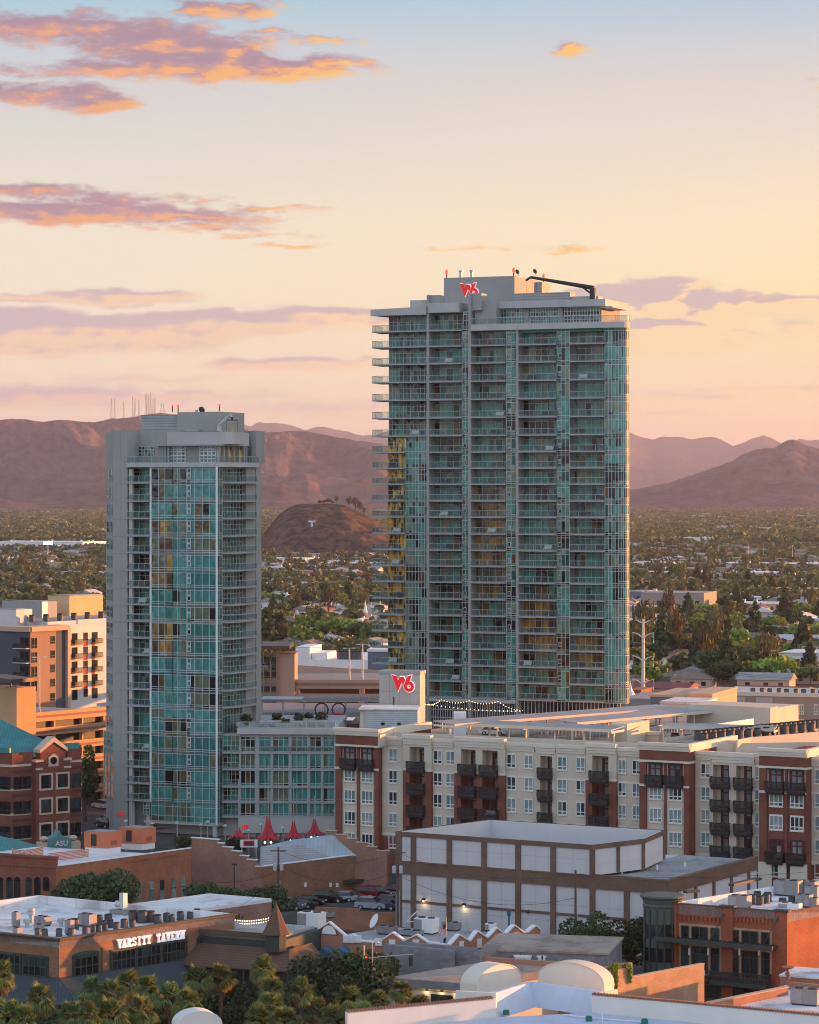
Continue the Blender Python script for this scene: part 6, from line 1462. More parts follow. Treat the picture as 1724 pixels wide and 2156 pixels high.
# entrance canopy with lettering and stone piers
q = P((125, CY), 455); EC = thing('entrance_gate', 'teal arched entrance canopy with ASU lettering between ball topped stone piers', 'gate', Fr(Vector((q.x, q.y, 0)), -20))
f = Fr(q, -20); f.o.z = 0; he = lambda v: f.h(1263+v/2.978)
xa, xb = f.fx(300/2.978), f.fx(447/2.978); z0, z1 = he(1562), he(1505)
MB().prismy([(xa, z0), (xb, z0), (xb, z1), (xb-1.5, z1+.6), ((xa+xb)/2, z1+1.4), (xa+1.5, z1+.6), (xa, z1)], 0, 3).build('canopy', plain('canopy_teal', (.10, .22, .21), .6), EC)
lettering('ASU', lampm, 1.1, EC, ((xa+xb)/2+.3, -.08, z0+.5), (PI/2, 0, 0), bold=.03)
for c in (286, 468): x = f.fx(c/2.978); MB().box(x-1, x+1, .2, 2.2, 0, he(1520)).build('pier', sand, EC); MB().lathe(x, 1.2, [(.1, he(1520)), (.55, he(1512)), (.75, he(1500)), (.5, he(1488)), (.05, he(1483))], 12).build('ball_finial', sand, EC)
q = P((10, CY), 430); PV = thing('pavilion', 'teal hip roofed brick pavilion at the left edge below the red brick hall', 'pavilion', loc=(q.x, q.y, 0)); k = q.y/F; zz = lambda y: CH-(y-CY)*k
MB().box(-6, 3.4, -3, 5, 0, zz(1800)).build('wall', rb2, PV)
MB().poly([(-7, -4, zz(1797)), (4, -4, zz(1800)), (-3, 1, zz(1754))]).poly([(4, -4, zz(1800)), (4.2, 6, zz(1790)), (-3, 1, zz(1754))]).poly([(4.2, 6, zz(1790)), (-7, 6, zz(1790)), (-3, 1, zz(1754))]).poly([(-7, 6, zz(1790)), (-7, -4, zz(1797)), (-3, 1, zz(1754))]).build('roof', teal, PV)
leafy('street_tree', 'tall slender tree with sunlit top between brick hall and orange garage', 'tree', G((178, 1730)), 14.5, 4.6, 2600, .22, leaf_olive, 61)
leafy('street_tree', 'green tree behind the teal roof against the orange garage', 'tree', P((55, CY), 510)*1-Vector((0, 0, CH-2)), 13, 6, 1500, .26, leaf_dark, 62)
car('black', True, G((222, 1742)), 2.2, 'dark parked car at the foot of the shorter tower on the left side street'); car('silver', False, G((224, 1732)), 2.2, 'silver car behind the dark parked car on the left side street')
car('white', True, G((214, 1702)), 2.2, 'white car by the orange garage entry at the top of the side street')
# plaza: red tents, red sail, posts, small sign
for i, (c, w, rt, rb, rm) in enumerate(((502, 45, 1742, 1764, 1640), (564.5, 57, 1718, 1767, 1612), (618, 46, 1729, 1764, 1640), (662, 46, 1724, 1757, 1675))):
    q = P((c, CY), 478+i*3); k = q.y/F; z = lambda r: CH-(r-CY)*k; w2 = w*k/2
    t = thing('tent_canopy', ('small red peaked canopy beside the shorter tower, leftmost of the four', 'largest red peaked canopy of the four in the plaza', 'third red peaked canopy, right of the largest one', 'red peaked canopy nearest to the brick apartment block')[i], 'canopy', loc=(q.x, q.y, 0))
    m = MB(); ze, zp_ = z(rb), z(rt); n = 8
    for s in (-1, 1):      # two peaked sails back to back, dipping to four corners, scalloped between them
        cx_ = s*w2*.10; rows_ = []
        for j in range(n+1):
            a = j/n; ring = []
            for q8 in range(8):
                an = PI/4+q8*PI/4; crn = q8 % 2 == 0; rr = w2*(.94 if crn else .60)*(.03+.97*a**1.25); px_ = cx_+rr*math.cos(an)*1.15
                if px_*s < .03: px_ = s*.03
                ring.append((px_, rr*math.sin(an)*1.1, ze+(zp_-ze)*(1-a)**2.1+(0 if crn else .35*a)))
            rows_.append(ring)
        for j in range(n):
            for u in range(8): m.poly([rows_[j][u], rows_[j+1][u], rows_[j+1][(u+1) % 8], rows_[j][(u+1) % 8]])
    m.build('sail', redfabric, t); MB().cyl(0, 0, 0, z(rm), .11, .05, 6).build('mast', steel, t)
    for sx_ in (-1, 1):
        for sy in (-1, 1): MB().cyl(sx_*w2*.96, sy*w2*.72, 0, ze, .05, n=5).build('leg', steel, t)
    MB().lathe(.5, -w2*.4, [(.02, ze-.2), (.2, ze-.4), (.02, ze-.6)], 6).lathe(-.5, -w2*.4, [(.02, ze-.2), (.2, ze-.4), (.02, ze-.6)], 6).build('lamp', lampwhite, t)
q = P((315, CY), 490); k = q.y/F; z = lambda r: CH-(r-CY)*k
tag(MB().poly([(-2.6, 0, z(1744)), (3.4, -1, z(1742)), (.2, 2.0, z(1750)), (-.4, 1.2, z(1749.5))]).poly([(-2.6, 0, z(1744)-.05), (-.4, 1.2, z(1749.5)-.05), (.2, 2.0, z(1750)-.05), (3.4, -1, z(1742)-.05)]).build('shade_sail', redfabric, None, loc=(q.x, q.y, 0)), 'red triangular shade sail under the shorter tower', 'shade sail')
for i, (c, r) in enumerate(((265, 1728), (320, 1733), (373, 1732), (423, 1736), (437, 1730), (474, 1738), (523, 1748), (550, 1735), (596, 1742))):
    o_ = P((c, CY), 484); tag(MB().cyl(0, 0, 0, CH-(r-CY)*484/F, .09, n=6).lathe(0, 0, [(.5, CH-(r-CY)*484/F-.1), (.12, CH-(r-CY)*484/F+.2)], 8).build('plaza_lamp', steel, None, loc=(o_.x, o_.y, 0)), 'slim grey plaza lamp with disc top at the foot of the towers', 'lamp post', 'plaza lamps')
for i, (c, s) in enumerate(((380, 4), (500, 3), (492, 3.5))): leafy('plaza_tree', ('small green tree in front of the leasing office', 'small dark tree under the leftmost red canopy', 'small green tree on the plaza beside the podium block')[i], 'tree', P((c, CY), 476)-Vector((0, 0, CH)), s, s*.8, 500, .16, leaf_dark, 70+i)
q = P((524, CY), 455); k = q.y/F; t = thing('plaza_sign', 'small red W6 sign panel on a white frame before the red canopies', 'sign', loc=(q.x, q.y, 0)); z = lambda r: CH-(r-CY)*k
MB().box(-1.35, 1.35, -.1, .1, z(1784), z(1768)).build('frame', whitem, t); MB().box(-.85, .85, -.14, -.11, z(1781), z(1769.5)).build('panel', redfabric, t); MB().box(-1.2, -1.05, -.05, .05, 0, z(1784)).box(1.05, 1.2, -.05, .05, 0, z(1784)).build('post', steel, t)
lettering('W6', darkmetal, .8, t, (0, -.16, z(1779.5)), (PI/2, 0, 0), bold=.03)
# ------------------------------------------------------------------ foreground blocks
saltbrick = brick('salmon_brick', (.37, .17, .11), (.30, .135, .085), (.33, .2, .14))
unitm = plain('rooftop_unit_metal', (.25, .25, .26), .55, .08, .8, metal=.2)
coral = plain('coral_panel', (.56, .17, .085), .8, .06, .4)
def roof_unit(loc, s=(1.6, 1.2, 1.1), rz=0.0, label='grey boxy air handler', group=None, mat=None):
    """a packaged roof unit: box on a curb, fan grilles on top, louvred side"""
    t = thing('roof_unit', label, 'air handler', loc=loc, rz=rz, group=group); a, b_, c = s
    MB().box(-a/2+.1, a/2-.1, -b_/2+.1, b_/2-.1, 0, .16).build('curb', darkmetal, t); MB().box(-a/2, a/2, -b_/2, b_/2, .17, c).build('casing', mat or unitm, t)
    MB().box(-a/2-.02, -a/2+a*.42, -b_/2-.03, -b_/2-.002, .25, c-.12).build('louvre', condl, t)
    m = MB(); n = 2 if a > 1.4 else 1
    for i in range(n): m.cyl(-a/2+a*(i+.5)/n, 0, c, c+.1, min(a/n, b_)*.36, n=12)
    m.build('fan', darkmetal, t); return t
def arched_opening(m, x0, x1, z0, z1, rise, y, mi, n=8):
    pts = [(x0, z0), (x1, z0), (x1, z1-rise)]+[((x0+x1)/2+(x1-x0)/2*math.cos(PI*i/n), z1-rise+rise*math.sin(PI*i/n)) for i in range(1, n)]+[(x0, z1-rise)]
    m.prismy(pts, y-.004-.05, y-.004, mi); return pts
# ---- white panelled hall with chocolate trim
q = P((836, CY), 393); f = Fr(q, 30.5); f.o.z = 0
CW_ = thing('panelled_hall', 'big windowless hall of white panels framed by chocolate brick trim', 'building', f)
Xc = lambda c, y=0: f.fx(c, y); xh = Xc(1246.5); xL = Xc(1404.5)
hw = lambda r, x: f.h(r, x)
zh, zl = hw(1751.5, 0), hw(1811.5, 0)
panelw = plain('white_panel', (.55, .54, .565), .85, .04, .25, stain=.05)
ydep = f.fy(1594-3, xL) if False else f.fy(1593, xL)
k1 = f.fy(1355.5, xh); xk3 = f.fx(1398.5, k1+9); 
A_ = [(0, 0), (xh, 0), (xh+.8, k1*.62), (xk3, k1*.62+9), (xk3-4, 40), (0, 40)]
yA, yB = k1*.62, k1*.62+9
A_ = [(0, 0), (xh, 0)]+[f.l(G(p_, zh)) for p_ in ((1355.5, 1767), (1397.5, 1749), (1032, 1726.5))]
MB().prism(A_, zl-.1, zh-2.6, 0).build('upper_wall', panelw, CW_)
m = MB()
for (xa, ya), (xb, yb) in zip(A_, A_[1:]+A_[:1]): 
    L = math.hypot(xb-xa, yb-ya); m.at(xa, ya, math.atan2(yb-ya, xb-xa)); m.box(-.05, L, .0, .4, zh-2.59, zh, 0); m.box(-.2, L+.1, -.14, .0, zh-.55, zh+.08, 1)
m.at(); m.build('parapet', [panelw, chocolate], CW_)
MB().prism([(x*.985+.2, y*.98+.3) for x, y in A_], zh-2.599, zh-2.5).build('roof', roofgrey, CW_)
MB().prism([(0, 0.0), (xL, 0), (xL+.0, ydep), (0, ydep+6)], 0, zl-.9, 0).build('lower_wall', panelw, CW_)
m = MB().box(-.15, xL+.2, -.22, -.004, zl-1.75, zl-.15).box(xL+.004, xL+.22, -.2, ydep, zl-1.75, zl-.15).box(xh+.1, xL+.3, -.3, .4, zl-.149, zl+.1).box(xL-.3, xL+.32, .41, ydep, zl-.149, zl+.1).box(-.2, xh+.09, -.3, .0, zl-.149, zl+.02); m.build('brick_band', chocolate, CW_)
MB().box(xh-.5, xL-.32, .42, ydep, zl-.95, zl-.45).build('lower_roof', roofgrey, CW_)
# vertical piers and cross bands
pc = [836, 866.5, 942, 1015, 1086.5, 1160.5, 1243]
for i, c in enumerate(pc): x = Xc(c); MB().box(max(x-.05, -.16), x+.72, -.2, -.003, zl+.03, zh-.56).build('upper_pier', chocolate, CW_)
for i, c in enumerate(pc+[1315, 1397]): x = Xc(c); MB().box(max(x-.05, -.16), x+.72, -.2, -.003, 0, zl-1.76).build('lower_pier', chocolate, CW_)
MB().box(-.1, xL+.1, -.12, -.003, hw(1893, 0)-.35, hw(1893, 0)).box(-.1, xL+.1, -.12, -.003, hw(1893, 0)-4.1, hw(1893, 0)-3.75).build('cross_band', chocolate, CW_)
for c, w in ((1300, .5), (1353.5, .5), (1397, .4)):
    j = (c-1246)/152; xa, ya = (xh+.02+(A_[2][0]-xh)*j/.72, A_[2][1]*j/.72) if j < .72 else (A_[2][0]+(A_[3][0]-A_[2][0])*(j-.72)/.28, A_[2][1]+(A_[3][1]-A_[2][1])*(j-.72)/.28)
    MB().cyl(xa, ya, zl, zh-.56, .32, n=6).build('upper_pier', chocolate, CW_)
for k in range(5): y = ydep*(k+.5)/5; MB().box(xL+.003, xL+.2, y-.3, y+.3, 0, zl-1.76).build('side_pier', chocolate, CW_)
m = MB()
for i in range(7):
    xa, xb = Xc(pc[i])+.72, Xc((pc+[1315])[i+1])-.05; x = (xa+xb)/2
    m.box(x-.015, x+.015, -.012, -.003, 0, zl-1.76)
    for z in (zl-4.2, zl-6.4): m.box(xa, xb, -.011, -.003, z-.015, z+.015)
    if i < 6: m.box(x-.015, x+.015, -.012, -.003, zl+.03, zh-.56); m.box(xa, xb, -.011, -.003, (zl+zh)/2-.015, (zl+zh)/2+.015)
m.build('panel_joints', greywall, CW_)
for c, r in ((894, 1895), (979, 1906)):
    x = Xc(c); z = hw(r, x); o = MB().box(x-.18, x+.18, -.55, -.125, z, z+.3).build('wall_lamp', darkmetal, CW_); MB().lathe(x, -.36, [(.05, z-.001), (.16, z-.1), (.02, z-.2)], 8).build('bulb', lampwhite, o)
    lp = bpy.data.lights.new('lamp_light', 'POINT'); lp.energy = 9; lp.color = (1, .75, .42); lp.shadow_soft_size = .1; lo = obj('lamp_light', lp, CW_, (x, -.55, z-.5))
for c, r in ((1112, 1922), (1280, 1934)): x = Xc(c); z = hw(r, x); MB().box(x-.15, x+.15, -.4, -.125, z, z+.25).build('wall_lamp', darkmetal, CW_)
for i, (a, b_) in enumerate((((1030, 1781), (1105, 1787)), ((1060, 1776), (1078, 1793)), ((1095, 1775), (1112, 1790)))):
    p0, p1 = f.l(G(a, zh-2.3)), f.l(G(b_, zh-2.3)); MB().tube([(*p0, zh-2.2), (*p1, zh-2.2)], .22, 8).build('roof_duct', alu, CW_)
for i in range(12): p0 = f.l(G((1000+i*13, 1789+i*1.3), zh-2.3)); MB().cyl(p0[0], p0[1], zh-2.5, zh-1.6, .06, n=5).build('vent_pipe', darkmetal, CW_)
for c in (1306, 1345, 1376): j = f.fy(c, xL-9); MB().box(xh+1.2+(c-1306)*.06, xh+1.4+(c-1306)*.06, 6+(c-1306)*.15, 6.2+(c-1306)*.15, zl-.44, zl+.25).build('support_leg', whitem, CW_)
# ---- brick theatre with stepped parapets and a grey hip roof
b = Bd('brick_theatre', 'low brick theatre with stepped parapet walls and pale grey hip roof', P(c8(65, 0), 424), 30, -46)
hb = lambda x, v: b.hN(1710.3+v/2.73, b.N.fx(526.3+x/2.73)); NF = lambda c: b.N.fx(526.3+c/2.73); xN = NF(800); xE = -b.E.fx(403)
zt = hb(300, 285); b.body(xE, xN, zt-1.4, pinkbrick, ins=.5)
b.n(MB().box(0, xN, 0, .45, 0, zt), 'front_wall', brownbrick); b.n(MB().box(-.05, xN+.05, -.08, .55, zt+.002, zt+.12), 'coping', whitem)
st = [(-xE, 8.6), (-xE*.62, 8.6), (-xE*.62, 8.1), (-xE*.55, 8.1), (-xE*.55, 7.6), (-xE*.42, 7.6), (-xE*.42, 7.1), (-xE*.3, 7.1), (-xE*.3, 6.5), (-xE*.2, 6.5), (-xE*.2, 6.0), (-xE*.08, 6.0), (-xE*.08, zt), (0, zt), (0, 0), (-xE, 0)]
b.e(MB().prismy(st, 0, .45), 'stepped_wall', pinkbrick)
m = MB()
for (xa, za), (xb, zb) in zip(st[:13:2], st[1:14:2]): m.box(xa-.1, xb+.1, -.08, .55, za+.003, za+.12)
b.e(m, 'stepped_coping', whitem)
# far stepped wall (seen end on behind the roof)
p0, p1 = G(c3(475, 1277), 9.0), G(c3(855, 1412), 6.0); d = (p1-p0); L = math.hypot(d.x, d.y)
m = MB(); n = 6
prof = [(0, 0), (L, 0)]
for i in range(n): prof += [(L*(1-i/n), 5.6+(9.0-5.6)*i/n+.2), (L*(1-(i+1)/n), 5.6+(9.0-5.6)*i/n+.2)]
o = obj('rear_stepped_wall', MB().prismy(prof, 0, .5).mesh('rear_stepped_wall', pinkbrick), b.t, (p0-b.p).xy.to_3d(), math.atan2(d.y, d.x))
m = MB()
for i in range(n): m.box(L*(1-(i+1)/n)-.1, L*(1-i/n)+.1, -.1, .6, 5.6+3.4*i/n+.203, 5.6+3.4*i/n+.33)
m.build('coping', pinkwall, o)
greymetal = seamed('grey_metal_roof', (.33, .40, .44), .6, 0, .5, .2, .85)
ap = G(c8(520, 122), 8.2)-b.p; ap2 = G(c8(240, 158), 7.6)-b.p; e1 = G(c8(795, 238), zt)-b.p; e2 = G(c8(60, 200), 7.0)-b.p; e3 = G(c8(470, 262), zt-.2)-b.p; e4 = G(c8(318, 192), 6.9)-b.p; bk = Vector((ap.x-6, ap.y+10, zt))
V3 = lambda v: tuple(v)
m = MB().poly([V3(ap), V3(e3), V3(e1)]).poly([V3(ap), V3(e4), V3(e3)]).poly([V3(ap), V3(ap2), V3(e4)]).poly([V3(ap2), V3(e2), V3(e4)]).poly([V3(ap), V3(e1), V3(bk)]).poly([V3(ap), V3(bk), V3(ap2)]).poly([V3(ap2), V3(bk), V3(e2)])
obj('hip_roof', m.mesh('hip_roof', greymetal), b.t)
w0 = [Vector((v.x, v.y, zt-1.2)) for v in (e2, e4, e3)]
m = MB().poly([V3(w0[0]), V3(w0[1]), V3(e4), V3(e2)]).poly([V3(w0[1]), V3(w0[2]), V3(e3), V3(e4)]); obj('well_wall', m.mesh('well_wall', louvre_pale), b.t)
for i, (x, y) in enumerate(((225, 285), (290, 272), (330, 265), (370, 258), (100, 303))): q = G(c8(x, y), zt-1.1); roof_unit((q.x, q.y, zt-1.35), (2.0, 1.3, 1.0), -.6, 'grey air handler in the roof well of the brick theatre', 'air handlers of the brick theatre')
for x, y in ((663, 360), (735, 345)): xx = NF(x); z = hb(x, y); b.n(MB().prismx([(-.9, z-.7), (-.02, z+.6), (-.02, z-.7)], xx-.6, xx+.6), 'awning', plain('dark_red_awning', (.17, .02, .025), .7) if x == 663 else MATS['dark_red_awning']); b.n(MB().box(xx-.5, xx+.5, -.05, -.004, 0, z-.7), 'door', darkred)
b.n(MB().box(NF(535), NF(620), -1.3, -.01, hb(575, 400), hb(575, 385)), 'canopy', darkmetal)
for x in (310, 455, 493): b.n(MB().box(NF(x), NF(x)+.5, -.06, -.004, hb(x, 430), hb(x, 405)), 'notice', whitem)
# ---- arched brick block with coral roof houses
b = Bd('arched_brick_block', 'two storey brick block with arched windows and white roof, left', P((117.5, CY), 398), 24, -50)
hb = lambda x, v: b.hN(1710.3+v/2.978, b.N.fx(x/2.978)); NF = lambda c: b.N.fx(c/2.978); xN = NF(1198); zt = hb(350, 340); zp = b.hE(1710.3+292/2.978)
b.body(26, xN, zt-1.0, orangebrick, top=roofwhite, ins=.5)
b.n(MB().box(0, xN, 0, .45, 0, zt-.01), 'side_wall', orangebrick); b.n(MB().box(.4, xN+.05, -.05, .5, zt-.008, zt+.1), 'coping', whitem)
rbk = brick('deep_red_brick', (.26, .085, .055), (.2, .065, .045), (.26, .13, .09)); MATS['deep_red_brick'] = MATS['deep_red_brick']
m = MB().box(-26, 0, -.02, .5, 0, zp, 0).box(-26.1, .15, -.2, .55, zp+.002, zp+.3, 0).box(-26, .05, -.12, -.024, zp-1.3, zp-1.05, 0)
b.e(m, 'front_wall', rbk)
for i, x in enumerate((305, 290, 235, 180, 108, 60, 0, -60)):
    xx = b.E.fx(x/2.978); zz = b.hE(1710.3+405/2.978, xx); m = MB(); arched_opening(m, xx-.5, xx+.5, zz-3.1 if x < 250 else zz-1.9, zz, .45, -.02, 0); b.e(m, 'arched_window', glassdark) if x != 305 else None
for x in (50, 160): xx = b.E.fx(x/2.978); m = MB(); arched_opening(m, xx-.6, xx+.6, 0, b.hE(1710.3+560/2.978, xx), .5, -.02, 0); b.e(m, 'arched_window', glassdark)
for x in (873, 948, 1015, 1087, 1146):
    xx = NF(x); zc = hb(x, {873: 440, 948: 432, 1015: 424, 1087: 414, 1146: 406}[x]); m = MB().box(xx-.42, xx+.42, -.06, -.004, zc-2.75, zc, 0).box(xx-.42, xx+.42, -.08, -.061, zc-1.4, zc-1.28, 1).box(xx-.55, xx+.55, -.12, -.004, zc-2.95, zc-2.76, 2); b.n(m, 'window', [glassblind, darkmetal, sand])
m = MB()
for i in range(26): xx = xN*.5+i*.42; m.box(xx, xx+.2, -.1, -.004, zt-.9, zt-.6)
b.n(m, 'brick_dentils', orangebrick)
for i, (x0, xm_, x1, vb, vt) in enumerate(((527, 668, 762, 250, 150), (748, 890, 977, 222, 125))):
    q = G(c7(xm_, vb+12), zt-.9); t = Bd('roof_house', 'coral roof house with a dark door on the white roof, %s of the two' % ('nearer' if i == 0 else 'farther'), q, 24, -50, 'roof house'); t.t.location.z = zt-1
    lE, lN = -t.E.fx(x0/2.978), t.N.fx(x1/2.978); hh = (vb-vt)/2.978*q.y/F
    obj('base', MB().prism(t.plan(lE, lN, .1), 0, .9).mesh('base', whitem), t.t); obj('wall', MB().prism(t.plan(lE, lN), .91, .9+hh).mesh('wall', coral), t.t); obj('roof', MB().prism(t.plan(lE, lN, .2), .9+hh+.002, 1.0+hh).mesh('roof', roofgrey), t.t)
    xx = t.E.fx((x0+60)/2.978); t.e(MB().box(xx-.45, xx+.45, -.05, -.004, 1.2, .9+hh*.85), 'door', darkmetal); t.n(MB().box(lN*.3, lN*.7, -.05, -.004, 1.3, .9+hh*.45), 'vent', MATS.get('coral_louvre') or seamed('coral_louvre', (.40, .12, .06), .2, 2))
for i, (x0, y0, x1, y1) in enumerate(((305, 303, 555, 275), (75, 275, 155, 285), (155, 285, 270, 262))):
    p0, p1 = G(c7(x0, y0), zt-.6), G(c7(x1, y1), zt-.6); d = p1-p0; L = math.hypot(d.x, d.y)
    t = thing('roof_screen', ('long pink slatted screen on the white roof of the arched block', 'short pink slatted screen at the left end of the arched block roof', 'middle pink slatted screen on the arched block roof')[i], 'screen', loc=(p0.x, p0.y, zt-.95), rz=math.atan2(d.y, d.x))
    m = MB()
    for k in range(6): m.box(0, L, -.04, .04, .25+k*.2, .38+k*.2)
    m.build('slats', coral, t); m = MB()
    for k in range(int(L/1.5)+1): m.box(k*1.5, k*1.5+.08, .05, .12, 0, 1.5)
    m.build('frame', whitem, t)
# ---- the tavern
b = Bd('tavern', 'brown brick tavern with dark seamed awning and big white lettering', P(c7(370, 0), 327.5), 32, -46)
hb = lambda x, v: b.hN(1710.3+v/2.978, b.N.fx(x/2.978)); NF = lambda c: b.N.fx(c/2.978); EF = lambda c: b.E.fx(c/2.978); xN = NF(1470); xE = 30
zt = hb(370, 790); b.body(xE, xN, zt-1.05, brownbrick, top=roofwhite, ins=.45)
b.n(MB().box(0, xN, 0, .4, 0, zt-.35), 'front_wall', brownbrick); b.e(MB().box(-xE, 0, 0, .4, 0, zt-.36), 'side_wall', brownbrick)
trim = plain('dark_green_trim', (.045, .06, .055), .6, .1); trimb = plain('bronze_trim', (.10, .075, .055), .7, .1)
b.n(MB().box(-.02, xN+.2, -.14, .42, zt-.34, zt-.15).box(-.05, xN+.3, -.3, .45, zt-.145, zt+.0), 'cornice', trimb); b.e(MB().box(-xE, .02, -.14, .42, zt-.341, zt-.151).box(-xE, .05, -.3, .45, zt-.146, zt-.001), 'cornice', trimb)
b.parapet(xE, xN, zt-1.04, zt-.02, MATS['white_roof_membrane'], .5, 'inner_parapet')
bw = plain('weathered_band', (.24, .15, .10), .95, .1, .6)
for va in (965, ): pass
b.n(MB().box(.0, NF(450), -.03, -.003, hb(400, 1000), hb(400, 950)).box(NF(1390), xN, -.03, -.003, hb(1430, 900), hb(1430, 850)), 'pale_band', bw)
def winframe(side, x0, x1, z0, z1, n, rows, arch=0.0, name='window'):
    m = MB(); m.box(x0-.22, x1+.22, -.16, -.005, z0-.2, z1+.2, 1); glaze(m, x0, x1, z0, z1, n, rows, -.165, .12, 0, 1, .06)
    if arch:
        c = (x0+x1)/2; r = (x1-x0)/2
        m.prismy([(x0-.22, z1+.01), (x0-.22, z1+.3)]+[(c-r*1.1*math.cos(PI*i/8), z1+arch*math.sin(PI*i/8)+.32) for i in range(1, 8)]+[(x1+.22, z1+.3), (x1+.22, z1+.01)], -.16, -.005, 1)
    return (b.n if side == 'n' else b.e)(m, name, [glassdark, trim])
winframe('n', NF(462), NF(608), hb(535, 1018), hb(535, 905), 4, 2, .35)
for xa, xb, va, vb in ((697, 840, 862, 980), (855, 998, 838, 958), (1013, 1153, 815, 932)): winframe('n', NF(xa), NF(xb), hb((xa+xb)/2, vb), hb((xa+xb)/2, va), 5, 2)
winframe('n', NF(1240), NF(1375), hb(1305, 895), hb(1305, 795), 4, 2, .4); winframe('n', NF(1245), NF(1370), hb(1305, 985), hb(1305, 950), 4, 1)
for xa, xb in ((152, 295), (0, 130), (-150, -20)): winframe('e', EF(xa), EF(xb), b.hE(1710.3+1022/2.978, EF(220)), b.hE(1710.3+905/2.978, EF(220)), 4, 2)
for x in (636, 1172, 1393): m = MB().box(NF(x)-.1, NF(x)+.1, -.1, -.004, 4.6, hb(x, 770 if x > 1000 else 850)); b.n(m, 'downpipe', trimb)
awn = seamed('dark_seamed_awning', (.045, .062, .07), .42, 0, .45, .3, .55)
za0, za1 = hb(340, 1042), hb(370, 1185)
b.n(MB().prismx([(-.03, za0), (-.03, za0-.15), (-2.9, za1), (-2.9, za1+.12)], -2.9*0, NF(1185)), 'awning', awn); b.e(MB().prismx([(-.03, za0), (-.03, za0-.15), (-2.9, za1), (-2.9, za1+.12)], -xE, 0), 'awning', awn)
ce, cn_ = b.E.w(0, -2.9)-b.p, b.N.w(0, -2.9)-b.p; cc = (ce+cn_)*.62
obj('awning_corner', MB().poly([(0, 0, za0), (ce.x, ce.y, za1+.12), (cc.x, cc.y, za1+.12)]).poly([(0, 0, za0), (cc.x, cc.y, za1+.12), (cn_.x, cn_.y, za1+.12)]).mesh('awning_corner', awn), b.t)
for x in range(6): b.n(MB().cyl(1+x*3.2, -2.7, 0, za1, .1, n=6), 'awning_post', trim)
def slab_text(m, text, x0, z0, hgt, wid, y0, y1, mi=0):
    '''block capitals with slab serifs, drawn stroke by stroke'''
    GL = {'V': ([[(.2, 1), (.5, 0)], [(.8, 1), (.5, 0)]], [(.2, 1), (.8, 1)]), 'A': ([[(.2, 0), (.5, 1)], [(.8, 0), (.5, 1)], [(.34, .33), (.66, .33)]], [(.2, 0), (.8, 0)]),
          'R': ([[(.26, 0), (.26, 1)], [(.26, .92), (.64, .92), (.78, .8), (.78, .64), (.64, .5), (.26, .5)], [(.5, .5), (.8, 0)]], [(.26, 0), (.8, 0), (.22, 1)]),
          'S': ([[(.8, .72), (.78, .86), (.64, .93), (.36, .93), (.2, .82), (.2, .66), (.36, .55), (.64, .46), (.8, .34), (.8, .18), (.64, .07), (.36, .07), (.2, .14), (.2, .3)]], []), 'I': ([[(.5, 0), (.5, 1)]], [(.5, 0), (.5, 1)]),
          'T': ([[(.5, 0), (.5, 1)], [(.12, .92), (.88, .92)], [(.16, .92), (.16, .7)], [(.84, .92), (.84, .7)]], [(.5, 0)]), 'Y': ([[(.18, 1), (.5, .48)], [(.82, 1), (.5, .48)], [(.5, .5), (.5, 0)]], [(.18, 1), (.82, 1), (.5, 0)]),
          'E': ([[(.28, 0), (.28, 1)], [(.28, .92), (.82, .92)], [(.28, .5), (.66, .5)], [(.28, .08), (.82, .08)], [(.8, .9), (.8, .72)], [(.8, .1), (.8, .28)]], [(.22, 0), (.22, 1)]), 'N': ([[(.24, 0), (.24, 1)], [(.76, 0), (.76, 1)], [(.24, .95), (.76, .05)]], [(.24, 0), (.2, 1), (.8, 1)])}
    n = len(text); cw = wid/n; t = cw*.105
    for i, ch in enumerate(text):
        if ch not in GL: continue
        ox = x0+i*cw+cw*.04; f_ = lambda p: (ox+p[0]*cw*.92, z0+p[1]*hgt)
        for st_ in GL[ch][0]:
            for k_, (p_, q_) in enumerate(zip(st_, st_[1:])):
                (xa, za), (xb, zb) = f_(p_), f_(q_); L = math.hypot(xb-xa, zb-za) or 1; nx, nz = -(zb-za)/L*t, (xb-xa)/L*t; d = y0+.002*k_
                m.prismy([(xa+nx, za+nz), (xa-nx, za-nz), (xb-nx, zb-nz), (xb+nx, zb+nz)], d, y1, mi)
        for p_ in GL[ch][1]:
            xa, za = f_(p_); za += (-1 if p_[1] else 0)*hgt*.16; m.box(xa-cw*.27, xa+cw*.27, y0-.004, y1, za, za+hgt*.16, mi)
m = MB(); z0 = hb(935, 822); xl0, xl1 = NF(727), NF(1152); slab_text(m, 'VARSITY TAVERN', xl0, z0, 1.02, xl1-xl0, -.3, -.06); b.n(m, 'lettering', emit('white_sign', (.86, .86, .92), .12))
